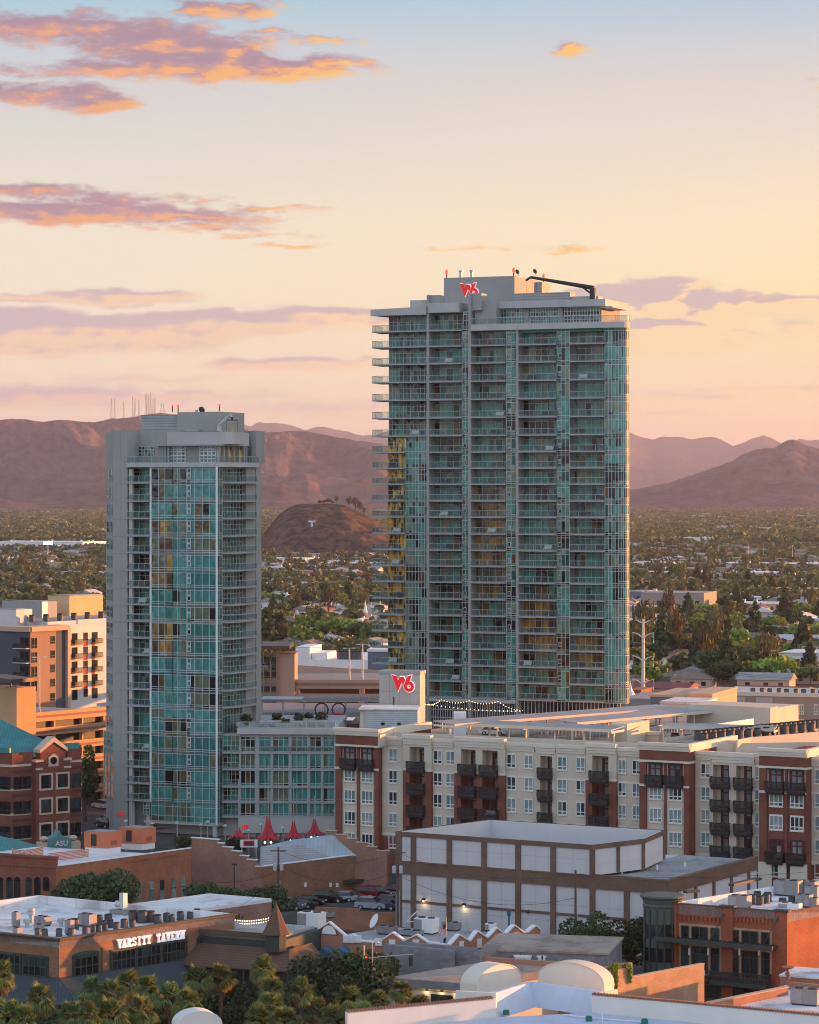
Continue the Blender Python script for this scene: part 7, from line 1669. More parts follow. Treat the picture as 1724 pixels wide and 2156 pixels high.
# slab serifs: little bars at head and foot of the letters
b.t['label'] = 'brown brick tavern with dark seamed awning and white VARSITY TAVERN lettering'
zr = zt-1.04
LAB_C = 'round fan topped air conditioner on the white tavern roof'
for i, (x, y, s) in enumerate(((468, 725, 1.05), (618, 700, 1.0), (678, 690, .95), (835, 680, 1.15), (893, 685, 1.2), (945, 680, 1.1), (990, 690, .9), (1045, 680, .9), (1075, 680, .75), (1130, 668, .85), (1190, 660, .7), (1235, 650, .85), (650, 722, .8), (690, 715, .8), (730, 730, .75), (778, 715, .85), (830, 712, .75), (535, 755, .75), (585, 745, .7), (620, 742, .7), (370, 770, .75), (280, 772, .75), (445, 768, .75), (235, 765, .7), (660, 735, .7))):
    q = G(c7(x, y+8), zr); put_cond((q.x, q.y, zr+.0), LAB_C, 'air conditioners on the tavern roof', s)
for i, (x, y, s, lb) in enumerate(((548, 715, (1.9, 1.3, 1.5), 'white and grey air handler with dark base in the middle of the tavern roof'), (270, 710, (1.7, 1.2, 1.1), 'low grey air handler at the left of the tavern roof'), (437, 738, (.9, .7, 1.2), 'slim grey cabinet unit on the tavern roof'), (245, 745, (1.0, .8, .8), 'small grey unit on the left part of the tavern roof'), (440, 770, (1.0, .8, .7), 'grey unit by the front parapet of the tavern'), (110, 765, (.8, .8, .8), 'small grey box unit near the tavern corner'), (100, 720, (.8, .6, 1.8), 'upright grey cabinet by a guy wire on the tavern roof'), (760, 640, (1.2, .9, .6), 'flat fan housing beside the tall sunlit duct of the tavern roof'))):
    q = G(c7(x, y), zr); roof_unit((q.x, q.y, zr), s, -.7, lb)
q = G(c7(773, 640), zr); t = thing('roof_duct', 'tall square duct with sunlit top on the tavern roof', 'duct', loc=(q.x, q.y, zr), rz=-.7); MB().box(-.35, .35, -.35, .35, 0, 2.6).build('riser', alu, t); MB().tube([(-1.2, 0, 1.2), (-.36, 0, 1.2)], .4, 12).build('fan_drum', alu, t); MB().box(-1.8, .9, -.6, .6, 0, .5).build('base', unitm, t)
for i, (x, y, s) in enumerate(((195, 690, 1.4), (170, 720, .8), (382, 715, .8))): q = G(c7(x, y), zr); tag(MB().lathe(0, 0, [(.25, 0), (.25, s*.6), (.45, s*.62), (.5, s*.95), (.3, s), (.42, s*1.02), (.42, s*1.2), (.1, s*1.22)], 12).build('exhaust_fan', alu, None, loc=(q.x, q.y, zr)), ('large mushroom exhaust fan at the left of the tavern roof', 'small mushroom exhaust fan before the large one on the tavern roof', 'small mushroom exhaust fan near the slim cabinet on the tavern roof')[i], 'exhaust fan')
# low white roof behind the tavern, string of bulbs
q0 = G(c7(1060, 590), 5.0); WR = Bd('shop_row', 'low shop row with bright white roof right behind the tavern', G(c7(1140, 640), 5.0), 30, -46); WR.body(10, NF(1700) if False else 16, 5.0, pinkbrick, top=roofwhite); WR.parapet(10, 16, 5.002, 5.45, whitem, .3)
b.n(MB().box(.0, .01, 0, .01, 0, .01), 'marker', trim) if False else None
sl_ = thing('light_string', 'warm bulbs strung over the bar garden between tavern and turret', 'lights', loc=(0, 0, 0)); w_ = MB(); bb = MB()
for (xa, ya), (xb, yb) in (((1475, 672), (1712, 652)), ((1475, 690), (1712, 668))):
    a, c = P(c7(xa, ya), 352), P(c7(xb, yb), 345); w_.wire(a, c, .25, .02)
    for i in range(17): q = a.lerp(c, i/16)-Vector((0, 0, (i/16)*(1-i/16)+.08)); bb.lathe(q.x, q.y, [(.02, q.z+.08), (.07, q.z), (.02, q.z-.08)], 5)
w_.build('cable', darkmetal, sl_); bb.build('bulb', lampwhite, sl_)
leafy('garden_tree', 'green leafy tree under the bulbs between tavern and turret', 'tree', Vector((P(c7(1590, 0), 352).x, 352, 0)), 5.4, 6.5, 1500, .2, leaf_bright, 91)
# ---- turret inn
q = P((581, CY), 338); TI = thing('turret_inn', 'dark inn with a brown pointed corner turret and verandah roof', 'building', loc=(q.x, q.y, 0), rz=-rad(25)); k = q.y/F; z = lambda r: CH-(r-CY)*k
coneb = seamed('brown_shake', (.12, .07, .045), .25, 2, .9, 0, .7)
MB().lathe(0, 0, [(1.25, z(2002)), (1.25, z(1968))], 8).build('turret_wall', trim, TI); MB().lathe(0, 0, [(1.75, z(1966)), (1.2, z(1948)), (.55, z(1922)), (.05, z(1902))], 8).build('turret_roof', coneb, TI); MB().cyl(0, 0, z(1903), z(1896), .05, n=6).build('finial', trim, TI)
MB().box(-16, .0, .6, 12, 0, z(1985)).build('wall', trim, TI); MB().box(-16.2, -.9, .3, .58, z(1980), z(1968)).build('cornice', trimb, TI); MB().box(-15.8, -1, 1, 11.8, z(1985)+.002, z(1985)+.3).build('roof', roofgrey, TI)
MB().poly([(-11, .28, z(1998)), (1.6, .28, z(1998)), (3.2, -2.8, z(2034)), (-11, -2.8, z(2038))]).poly([(1.6, .28, z(1998)), (1.6, 6, z(1998)), (3.2, 6, z(2030)), (3.2, -2.8, z(2034))]).poly([(-11, -2.8, z(2038)-.1), (3.2, -2.8, z(2034)-.1), (1.6, .28, z(1998)-.1), (-11, .28, z(1998)-.1)]).build('verandah_roof', coneb, TI)
for x in (-10.5, -8, -5.5, -3, 0, 2.8): MB().box(x, x+.18, -2.6, -2.4, 0, z(2036)).build('post', trim, TI)
MB().box(-11, 3.0, -2.6, -2.45, .5, 1.2).build('railing', trimb, TI)
# ---- scalloped market
b = Bd('market_hall', 'salmon market hall with a row of white edged gables and flat grey roof', P((925, CY), 344), 18, -44)
hE = lambda x, v: b.hE(1710.3+v/2.73, b.E.fx(526.3+x/2.73)); hN = lambda x, v: b.hN(1710.3+v/2.73, b.N.fx(526.3+x/2.73)); EF = lambda c: b.E.fx(526.3+c/2.73); NF = lambda c: b.N.fx(526.3+c/2.73)
salmon = plain('salmon_stucco', (.42, .205, .135), .9, .07, .3, stain=.06)
xE, xN = -EF(205), NF(1680); zr = 5.6
b.body(xE, xN, zr, salmon, top=roofgrey, ins=.3)
def scallop(side, pts):
    fn = EF if side == 'e' else NF; hh = hE if side == 'e' else hN; pr = [(fn(x), hh(x, v)) for x, v in pts]
    o = (b.e if side == 'e' else b.n)(MB().prismy([(pr[0][0], 0)]+pr+[(pr[-1][0], 0)], -.05, .4), 'gable_wall', salmon)
    m = MB()
    for (xa, za), (xb, zb) in zip(pr, pr[1:]):
        L = math.hypot(xb-xa, zb-za); 
        if L < .05: continue
        nx, nz = -(zb-za)/L*.17, (xb-xa)/L*.17; m.prismy([(xa, za), (xb, zb), (xb+nx, zb+nz), (xa+nx, za+nz)], -.17, .5)
    m.build('white_coping', whitem, o); return pr
scallop('e', [(205, 722), (288, 705), (318, 683), (352, 712), (360, 695), (455, 635), (555, 720), (592, 705), (625, 738), (640, 745), (752, 752), (760, 735), (822, 695), (885, 742), (893, 738), (958, 707), (1024, 752), (1085, 758)])
scallop('n', [(1088, 762), (1150, 765), (1200, 706), (1262, 745), (1268, 738), (1305, 686), (1362, 725), (1368, 720), (1415, 668), (1465, 705), (1472, 700), (1518, 652), (1568, 692), (1600, 690), (1608, 680), (1640, 654), (1668, 680)])
for x, v in ((292, 702), (346, 705), (557, 727), (588, 728), (622, 727), (743, 745)): xx = EF(x); z = hE(x, v); b.e(MB().box(xx-.4, xx+.4, -.3, -.06, z-.42, z+.42), 'block', whitem)
m = MB(); xx = EF(455); zz = hE(455, 700); pts = [(xx+.9*math.cos(PI*i/10), zz+1.05*math.sin(PI*i/10)) for i in range(11)]; o = b.e(m.prismy([(x_*1.0, z_) for x_, z_ in [(xx+1.2*math.cos(PI*i/10), zz-.1+1.35*math.sin(PI*i/10)) for i in range(11)]], -.1, -.052), 'fan_surround', rbk); MB().prismy(pts, -.14, -.105).build('fan_window', whitem, o)
for x, v in ((818, 745), (955, 745)): xx = EF(x); z = hE(x, v); b.e(MB().box(xx-.4, xx+.4, -.12, -.055, z-.8, z+.3), 'window', whitem)
for x, v in ((1212, 755), (1315, 740), (1418, 720), (1520, 705)): xx = NF(x); z = hN(x, v); b.n(MB().box(xx-.4, xx+.4, -.12, -.055, z-.8, z+.3), 'window', whitem)
blueaw = seamed('blue_awning', (.035, .13, .27), .3, 0, .6, 0, .8)
for i, (x, w) in enumerate(((310, 55), (455, 50), (545, 45))):
    xx = EF(x); z = hE(x, 765); hw_ = w*.045; tag(MB().prismy([(-hw_, -1.2), (0, 0), (hw_, -1.2)], -2.2, -.1).build('awning', blueaw, None, loc=b.E.w(xx, 0, z), rz=-b.E.th), ('blue peaked awning at the left of the market hall', 'blue peaked awning in the middle of the market hall front', 'blue peaked awning right, over the dark trees of the market')[i], 'awning')
xx = EF(235); tag(MB().prismy([(-1.2, -1.2), (0, 0), (1.2, -1.2)], -2.0, -.1).build('awning', redfabric, None, loc=b.E.w(xx, 0, hE(235, 775)), rz=-b.E.th), 'red peaked awning beside the turret inn', 'awning')
for i, (x, y, s, lb) in enumerate(((355, 650, (3.0, 2.0, 1.9), 'large pale air handler at the left of the market roof'), (790, 690, (2.2, 1.5, 1.0), 'dark low air handler in the middle of the market roof'), (1015, 685, (2.6, 1.8, 1.9), 'pale boxy air handler with louvres right on the market roof'), (930, 700, (2.6, 1.6, .7), 'flat grey unit beside the boxy air handler of the market roof'), (1160, 668, (2.0, 1.4, 1.0), 'grey air handler behind the flag pole'), (445, 595, (1.6, 1.2, .7), 'small pale unit at the back of the market roof'), (1385, 670, (1.2, 1.0, .9), 'small white unit behind the right gables of the market'))):
    q = G(c8(x, y+10), zr); roof_unit((q.x, q.y, zr), s, -.5, lb, mat=whitem if i in (0, 2, 6) else None)
q = G(c8(718, 712), zr); t = thing('satellite_dish', 'white satellite dish on the market roof', 'dish', loc=(q.x, q.y, zr), rz=.4); MB().cyl(0, 0, 0, 1.2, .06, n=6).build('mast', steel, t); MB().tube([(-.15, 0, 1.9), (-.05, 0, 1.85), (.12, 0, 1.75)], [.95, .7, .05], 14).build('dish', whitem, t)
# flag
q = P(c8(1127, 0), 342); k = q.y/F; z = lambda v: CH-(1710.3+v/2.73-CY)*k; t = thing('flag_pole', 'flag pole with a hanging stars and stripes flag on the market front', 'flag', loc=(q.x, q.y, 0)); MB().cyl(0, 0, 0, z(610), .06, .04, 6).lathe(0, 0, [(.02, z(612)), (.12, z(607)), (.02, z(602))], 8).build('pole', steel, t)
fl = MB(); z0, z1 = z(700), z(640); n = 13; W = 1.35
for i in range(n):
    for j in range(5):
        xs = [-.06-W*(j+a)/5*.62 for a in (0, 1)]; ys = [.12*math.sin((j+a)*1.7) for a in (0, 1)]; dz = [-(j+a)/5*.55 for a in (0, 1)]
        za = z1-(z1-z0)*.8*i/n; zb = z1-(z1-z0)*.8*(i+1)/n; mi = 2 if (i < 7 and j < 2) else (0 if i % 2 == 0 else 1)
        fl.poly([(xs[0], ys[0], za+dz[0]), (xs[1], ys[1], za+dz[1]), (xs[1], ys[1], zb+dz[1]), (xs[0], ys[0], zb+dz[0])], mi)
fl.build('flag', [plain('flag_red', (.42, .03, .05), .8), whitem, plain('flag_blue', (.03, .04, .16), .8)], t)
MB().poly([(.0, -.02, z(715)), (-.35, .1, z(730)), (-.3, .1, z(752)), (.0, -.02, z(748))]).build('pennant', darkmetal, t)
# ---- grey block building with the tan roof
b = Bd('block_house', 'grey concrete block house with tan flat roof and cream lower wall', P(c8(1225, 0), 318), 24, -44)
hE = lambda x, v: b.hE(1710.3+v/2.73, b.E.fx(526.3+x/2.73)); EF = lambda c: b.E.fx(526.3+c/2.73)
zt = hE(1225, 982); xE = -EF(772); b.body(xE, 24, zt-1.0, cream, ins=.5); b.e(MB().box(-xE, 0, .3, .5, 0, zt-1.2), 'lower_wall', cream)
b.e(MB().box(-xE-.3, .3, -.25, .4, zt-.85, zt), 'fascia', greyblock); b.n(MB().box(-.3, 24, -.25, .4, zt-.851, zt-.001), 'fascia', greyblock); obj('roof', MB().prism(b.plan(xE, 24, .3), zt-.9, zt-.04).mesh('roof', rooftan), b.t)
xx = EF(1035); b.e(MB().box(xx, xx+2.6, .22, .29, hE(1090, 1125), hE(1090, 1050)), 'window', glassdark)
for i in range(3): xx = EF(1010+i*85); o = b.e(MB().box(xx-.1, xx+.1, .1, .28, zt-1.2, zt-1.0), 'wall_lamp', darkmetal); lp = bpy.data.lights.new('lamp_light', 'POINT'); lp.energy = 6; lp.color = (1, .7, .35); lp.shadow_soft_size = .06; obj('lamp_light', lp, o, (xx, -.05, zt-1.35))
def wall_px(parent, p, q, h, z0, t, name, mat):
    """a straight wall whose top runs from pixel p to pixel q at height h"""
    a, c = G(p, h), G(q, h); d = c-a; L = math.hypot(d.x, d.y); o = MB().box(0, L, 0, t, z0, h).build(name, mat, parent, loc=(a.x-parent.location.x, a.y-parent.location.y, 0), rz=math.atan2(d.y, d.x)); return o
wall_px(b.t, c8(770, 757), c8(1162, 795), 7.4, 0, .6, 'screen_wall', greyblock); wall_px(b.t, c8(862, 745), c8(1322, 785), 7.6, 0, .6, 'screen_wall', greyblock); wall_px(b.t, c8(1322, 785), c8(1440, 760), 7.6, 0, .4, 'screen_wall', greyblock)
wall_px(b.t, c8(1292, 828), c8(1724+120, 868), 6.6, 0, .5, 'orange_parapet', salmon); wall_px(b.t, c8(1292, 828), c8(1460, 792), 6.6, 0, .4, 'orange_parapet', salmon)
p0, p1 = G(c8(1330, 790), 7.0), G(c9(505, 815), 7.0)
t = thing('tan_roof_block', 'long flat tan roofed block behind the round arches', 'building', loc=(p0.x, p0.y, 0), rz=math.atan2((p1-p0).y, (p1-p0).x)); L = math.hypot((p1-p0).x, (p1-p0).y); MB().box(0, L, 0, 12, 0, 6.9).build('wall', greyblock, t); MB().box(-.2, L+.2, -.2, 12.2, 6.91, 7.15).build('roof', rooftan, t)
for i, (cf_, x) in enumerate(((c8, 1545), (c8, 1590), (c8, 1680), (c9, 20), (c9, 130))):
    q = G(cf_(x, 850), 6.0); tag(MB().lathe(0, 0, [(.5, 0), (.5, .35), (.62, .37), (.62, .55), (.35, .6), (.02, .6)], 14).build('roof_fan', whitem, None, loc=(q.x, q.y, 6.0)), 'pale round roof fan behind the orange parapet', 'roof fan', 'roof fans behind the orange parapet')
ld = thing('roof_ladder', 'thin grey roof ladder over the block house parapet', 'ladder', loc=G(c8(1435, 800), 6.6)); MB().tube([(-.25, 0, -.5), (-.25, 0, 1.6), (-.25, .6, 1.6)], .03, 5).tube([(.25, 0, -.5), (.25, 0, 1.6), (.25, .6, 1.6)], .03, 5).build('rails', steel, ld); m = MB(); [m.box(-.25, .25, -.02, .02, z*.3-.4, z*.3-.36) for z in range(6)]; m.build('rungs', steel, ld)
# tan wall with creeper
b = Bd('tan_wall', 'tan block wall with a stepped top and hanging creeper beside the arches', P(c9(652, 0), 316), 24, -46, 'wall')
hN = lambda x, v: b.hN(1710.3+v/2.73, b.N.fx(1092.5+x/2.73)); NF = lambda c: b.N.fx(1092.5+c/2.73); z1 = hN(655, 950); b.n(MB().box(NF(500), NF(652), 0, .5, 0, hN(640, 866)), 'high_wall', tanblock); b.n(MB().box(NF(652), NF(1065), .0, .5, 0, z1), 'low_wall', tanblock); b.n(MB().box(NF(652)-.02, NF(1065)+.05, -.06, .56, z1+.002, z1+.09), 'coping', pinkwall)
b.e(MB().box(-.5, 0, 0, .4, 0, 2), 'return_wall', tanblock)
r = np.random.default_rng(4)
def creeper(x, v0, v1, w, n): 
    u = r.random(n); c = np.stack([NF(x)+r.normal(0, w, n)*(1-.5*u), -.12-r.random(n)*.1, hN(x, v0)+(hN(x, v1)-hN(x, v0))*u**.7], 1); a = r.normal(size=(n, 3))*.11; d = r.normal(size=(n, 3))*.11; return np.stack([c-a, c+d, c+a, c-d], 1).reshape(-1, 3)
lf = np.concatenate([creeper(540, 868, 905, .45, 420), creeper(552, 890, 1010, .14, 160), creeper(632, 865, 975, .16, 120), creeper(605, 866, 890, .2, 60)])
t = obj('creeper', quadmesh('creeper', lf, leaf_bright), None, b.p, -b.N.th); tag(t, 'green creeper hanging over the top of the tan block wall', 'creeper')
# ---- cream building with the round arches
zb_ = 8.0
p0 = G(c9(418, 1152), zb_); CB = thing('cream_block', 'cream walled block with two round arched parapets and pale blue roof', 'building', loc=(p0.x, p0.y, 0))
rel = lambda p: Vector((p.x-p0.x, p.y-p0.y, p.z))
paleroof = plain('pale_blue_roof', (.50, .55, .66), .75, .10, .25, stain=.15); creamw = plain('pale_cream_wall', (.70, .67, .62), .9, .06, .25, stain=.06)
A0, A1 = G(c8(1413, 1178), zb_), G(c8(560, 1262), zb_); B0, B1 = G(c9(418, 1152), zb_), G(c9(1800, 1285), zb_)
front = [rel(A0), rel(B0), rel(B1), Vector((30, -40, zb_)), Vector((-30, -40, zb_)), rel(A1)]
roofp = [tuple(v.xy) for v in front]
obj('body', MB().prism(roofp, 0, zb_-.4, 0).mesh('body', creamw), CB); obj('roof', MB().prism(roofp, zb_-.39, zb_, 0).mesh('roof', paleroof), CB)
tilec = plain('clay_coping', (.26, .12, .075), .8, .15, 3.0)
def seg(p, q, h, t, name, mat, cop=None):
    d = q-p; L = math.hypot(d.x, d.y); o = MB().box(0, L, 0, t, zb_-.5, h).build(name, mat, CB, loc=(p.x, p.y, 0), rz=math.atan2(d.y, d.x))
    if cop:
        m = MB()
        for i in range(int(L/.33)): m.tube([(i*.33+.16, -.1, h+.06), (i*.33+.16, t+.1, h+.06)], .13, 6)
        m.build('tile_coping', cop, o)
    return o
hA = CH-(1710.3+1068/2.73-CY)*A0.y/F; hB = CH-(1710.3+1047/2.73-CY)*B0.y/F
seg(rel(A1), rel(A0), hA, .5, 'wall', creamw, tilec); seg(rel(B0), rel(B1), hB, .5, 'wall', creamw, tilec)
seg(rel(A0)+Vector((-4.0, 1.2, 0)), rel(A0), hA+.5, .4, 'end_wall', creamw)
# sloping white-coated inner wall and the arches on it
K0 = G(c8(1640, 1105), zb_); hi = CH-(1710.3+998/2.73-CY)*K0.y/F
for pa, pb, e0, e1 in ((rel(A0), rel(K0), 0, 1.9), (rel(K0), rel(B0), -1.9, 0)):
    d = pb-pa; L = math.hypot(d.x, d.y); MB().prismx([(0, zb_-.3), (1.5, hi), (1.9, hi), (1.9, zb_-.3)], e0, L+e1).build('sloped_wall', paleroof, CB, loc=(pa.x, pa.y, 0), rz=math.atan2(d.y, d.x))
def arch(pa, pb, Za, Zb, vt, dep, cfun, name='arched_parapet'):
    a, c = P(cfun(*pa), Za), P(cfun(*pb), Zb); d = c-a; L = math.hypot(d.x, d.y); hb_ = (a.z+c.z)/2; ht = CH-(cfun(0, vt)[1]-CY)*(Za+Zb)/2/F; n = 18
    pts = [(0, hb_-1.2)]+[(L/2-L/2*math.cos(PI*i/n), hb_+.35+(ht-hb_-.35)*math.sin(PI*i/n)**.85) for i in range(n+1)]+[(L, hb_-1.2)]
    o = MB().prismy(pts, 0, dep).build(name, creamw, CB, loc=(a.x-p0.x, a.y-p0.y, 0), rz=math.atan2(d.y, d.x)); m = MB(); q = pts[1:-1]
    for (xa, za), (xb, zb) in zip(q, q[1:]): m.prismy([(xa, za+.003), (xb, zb+.003), (xb*1.0, zb+.12), (xa, za+.12)], -.06, dep+.06)
    m.build('arch_coping', beigelt, o); MB().box(-.3, L+.3, -.4, dep+.2, hb_-1.6, hb_-.05).build('plinth', beigelt, o)
arch((1300, 1042), (1562, 1000), 297, 302.2, 880, 2.2, c8); arch((108, 985), (492, 1026), 302.5, 297.5, 868, 1.8, c9)
for i, (x, y) in enumerate(((402, 1195), (722, 1210))): q = G(c9(x, y), zb_+.1); tag(MB().box(-.32, .32, -.22, .22, 0, .42).box(-.25, .25, -.15, .15, .421, .52).build('green_box', plain('green_plastic', (.02, .16, .11), .5) if i == 0 else MATS['green_plastic'], None, loc=(q.x, q.y, zb_)), ('green plastic box on the pale roof by the white pipe', 'green plastic box at the bottom edge of the pale roof, right')[i], 'box')
q = G(c8(1472, 1165), zb_); tag(MB().box(-.32, .32, -.22, .22, 0, .42).box(-.25, .25, -.15, .15, .421, .52).build('green_box', MATS['green_plastic'], None, loc=(q.x, q.y, zb_)), 'green plastic box at the left of the pale roof below the arch', 'box')
pp = [G(c9(*v), zb_+.15) for v in ((258, 1163), (330, 1172), (520, 1190), (720, 1205))]; t = thing('roof_pipe', 'thin white pipe run across the pale blue roof', 'pipe', loc=(0, 0, 0)); MB().tube(pp, .06, 6).build('pipe', whitem, t)
q = G(c9(480, 1212), zb_); tag(MB().cyl(0, 0, 0, 1.0, .05, n=6).build('vent_pipe', whitem, None, loc=(q.x, q.y, zb_)), 'thin white vent pipe standing on the pale roof', 'pipe')
q = P(c7(1255, 1322), 268); ring = MB().prismy([(2.15*math.cos(PI*i/14), 1.35*math.sin(PI*i/14)-1.0) for i in range(15)], 0, 2.2); t = thing('cream_gable', 'top of a round cream gable at the bottom edge left of centre', 'gable', loc=(q.x, q.y, 0), rz=.35); MB().box(-2.3, 2.3, .02, 6, 0, q.z-1.1).build('wall', creamw, t); obj('arched_top', ring.mesh('arched_top', creamw), t, (0, 0, q.z+.75))
# ---- right brick building with the green turret
b = Bd('brick_store', 'orange brick store with dark green corner turret, steel canopy and white roof', P(c9(1535, 0), 338), 30, -46)
hE = lambda x, v: b.hE(1710.3+v/2.73, b.E.fx(1092.5+x/2.73)); EF = lambda c, y=0: b.E.fx(1092.5+c/2.73, y); hN = lambda x, v: b.hN(1710.3+v/2.73, b.N.fx(1092.5+x/2.73))
zt = hE(1535, 575); xE = -EF(852); xN = 30
b.body(xE, xN, zt-1.15, orangebrick, top=roofwhite, ins=.4); sunlitbrick = brick('sunlit_orange_brick', (.40, .13, .06), (.33, .105, .05), (.36, .17, .1))
redder = brick('rust_brick', (.32, .092, .05), (.26, .075, .042), (.3, .13, .08))
b.e(MB().box(-xE, 0, 0, .5, 0, zt-.01), 'front_wall', redder); b.n(MB().box(0.0, xN, 0.0, .5, 0, zt-.012), 'side_wall', sunlitbrick)  # side brick is brighter orange: low sunlight put into its colour
b.parapet(xE, xN, zt-1.14, zt-.03, roofwhite, .55, 'inner_parapet'); b.e(MB().box(-xE, .06, -.06, .5, zt-.008, zt+.1), 'coping', trimb)
for x in (858, 1178, 1490): xx = EF(x); b.e(MB().box(xx-.25, xx+1.2, -.22, .2, 0, zt+.02, 0).box(xx-.5, xx+1.45, -.4, .6, zt+.022, zt+.28, 1), 'pilaster', [redder, trim])
m = MB()
for x0, x1 in ((925, 1165), (1225, 1440)):
    n = 11
    for i in range(n): xx = EF(x0+(x1-x0)*i/(n-1)); z = hE(x0, 590) if x0 < 1000 else hE(x1, 615); m.box(xx, xx+.28, -.16, -.004, z-.55, z)
    m.box(EF(x0)-.3, EF(x1)+.5, -.18, -.004, z+.001, z+.16)
b.e(m, 'brick_corbels', redder)
for grp, vt, vb in ((((935, 976), (995, 1085), (1105, 1150)), 655, 725), (((1218, 1264), (1283, 1375), (1395, 1441)), 680, 750)):
    xa, xb = EF(grp[0][0])-.3, EF(grp[-1][1])+.3; z1, z0 = hE(grp[1][0], vt), hE(grp[1][0], vb); b.e(MB().box(xa, xb, -.05, -.004, z0-4.2, z1+.3), 'stone_panel', tanblock)
    for x0, x1 in grp:
        m = MB(); glaze(m, EF(x0), EF(x1), z0-.1, z1, 1 if x1-x0 < 60 else 2, 1, -.07, .1); b.e(m, 'upper_window', [glassdark, trim]); m = MB(); glaze(m, EF(x0), EF(x1), z0-4.0, z0-.9, 1 if x1-x0 < 60 else 2, [.75], -.07, .1); b.e(m, 'glass_door', [glassdark, trim])
z = hE(1200, 748); o = b.e(MB().box(EF(820), EF(1490), -1.9, -.1, z-.12, z+.12).box(EF(820)-.1, EF(1490)+.1, -2.1, -1.9, z-.2, z+.3), 'steel_canopy', trim); m = MB()
for i in range(26): xx = EF(820)+(EF(1490)-EF(820))*i/25; m.box(xx-.04, xx+.04, -2.0, -.1, z+.121, z+.26)
m.build('canopy_ribs', trim, o)
for x, v in ((878, 570), (1180, 590), (1490, 612)): xx = EF(x); zz = hE(x, v); o = b.e(MB().tube([(xx, -.25, zz), (xx, -.1, zz)], .22, 10), 'anchor_plate', trim); MB().tube([(xx, -.2, zz), (xx-1.2, -1.9, z+.2)], .05, 5).build('tie_rod', trim, o)
zb2 = hE(1290, 968); o = b.e(MB().box(EF(1125), EF(1452), -1.6, -.1, zb2-.5, zb2).box(EF(850), EF(1110), -1.2, -.1, zb2-.3, zb2+.1), 'balcony', trim); m = MB(); rail(m, [(EF(1125), -.1), (EF(1125), -1.55), (EF(1452), -1.55), (EF(1452), -.1)], zb2, 1.1, .35, 1, 0); obj('railing', m.mesh('railing', [trim, blackrail]), o)
b.e(MB().box(EF(1060), EF(1440), -.06, -.004, .1, zb2-.9), 'shop_front', glassdark); b.e(MB().box(EF(1068), EF(1095), -1.3, -1.22, zb2+.4, zb2+1.0), 'white_banner', whitem)
for x in (984, 1093, 1272, 1384): xx = EF(x); zz = hE(x, 800); b.e(MB().box(xx-.12, xx+.12, -.3, -.06, zz-.4, zz+.45), 'wall_light', whitem)
# turret
q = P(c9(826, 0), 347); rt = 118/2.73*q.y/F; z = lambda v: CH-(1710.3+v/2.73-CY)*q.y/F
greent = plain('turret_green', (.075, .10, .092), .55, .08, .5); tp = obj('turret', MB().lathe(0, 0, [(rt*.94, 0), (rt*.94, z(545)), (rt*.99, z(530)), (rt*.94, z(520)), (rt*1.0, z(495)), (rt*1.12, z(482)), (rt*1.12, z(476)), (rt*1.0, z(470))], 20).mesh('turret', greent), b.t, (q.x-b.p.x, q.y-b.p.y, 0))
for i in range(7):
    a = -PI/2-1.2+i*.4; MB().at(.965*rt*math.cos(a), .965*rt*math.sin(a), a+PI/2).box(-.1, .1, -.06, .06, 0, z(550)).build('rib', trim, tp)
    if i < 6:
        a += .2
        for v0, v1 in ((715, 630), (845, 765)): MB().at(.955*rt*math.cos(a), .955*rt*math.sin(a), a+PI/2).box(-.42, .42, -.05, .1, z(v0), z(v1)).build('turret_window', glassdark, tp)
for x in (985, 1250): p_, q_ = G(c9(x-30, 465 if x < 1000 else 425), zt), G(c9(x+130 if x > 1000 else x+45, 458 if x < 1000 else 388), zt); dd = q_-p_; MB().box(0, math.hypot(dd.x, dd.y), -.4, .4, 0, .32).build('coping_cap', trim, b.t, loc=(p_.x-b.p.x, p_.y-b.p.y, zt+.0), rz=math.atan2(dd.y, dd.x))
zr = zt-1.14
for i, (x, y, s, lb) in enumerate(((1270, 540, (2.4, 1.6, 1.5), 'brown sided air handler by the front parapet of the brick store'), (1548, 470, (3.2, 1.8, 1.9), 'large taupe air handler on the brick store roof'), (1660, 465, (2.4, 1.6, 1.7), 'pale greenish air handler right of the large taupe one'), (1690, 490, (1.6, 1.4, 1.6), 'tan air handler at the right edge of the brick store roof'), (1560, 555, (2.6, 1.2, .9), 'long low white louvred unit on the brick store roof'), (1640, 535, (1.8, 1.4, 1.5), 'grey upright unit near the sunlit side of the brick store'), (1685, 540, (1.6, 1.2, 1.2), 'tan unit nearest to the sunlit side wall of the brick store'))):
    q_ = G(c9(x, y+8), zr); roof_unit((q_.x, q_.y, zr), s, -.5, lb, mat=whitem if i == 4 else None)
for i, (x, y) in enumerate(((1340, 520), (1370, 500), (1385, 525), (1420, 515), (1515, 540), (1570, 530), (1430, 505))): q_ = G(c9(x, y+8), zr); put_cond((q_.x, q_.y, zr), 'dark round air conditioner on the white brick store roof', 'air conditioners on the brick store', .95)
for i, (x, y) in enumerate(((1183, 510), (1298, 490), (1370, 480))): q_ = G(c9(x, y+8), zr); tag(MB().prismy([(-.6, 0), (.6, 0), (.5, .35), (.2, .5), (-.2, .5), (-.5, .35)], -.4, .4).build('roof_vent', alu, None, loc=(q_.x, q_.y, zr), rz=-.5), 'shiny hooded roof vent on the white brick store roof', 'vent', 'hooded vents on the brick store')
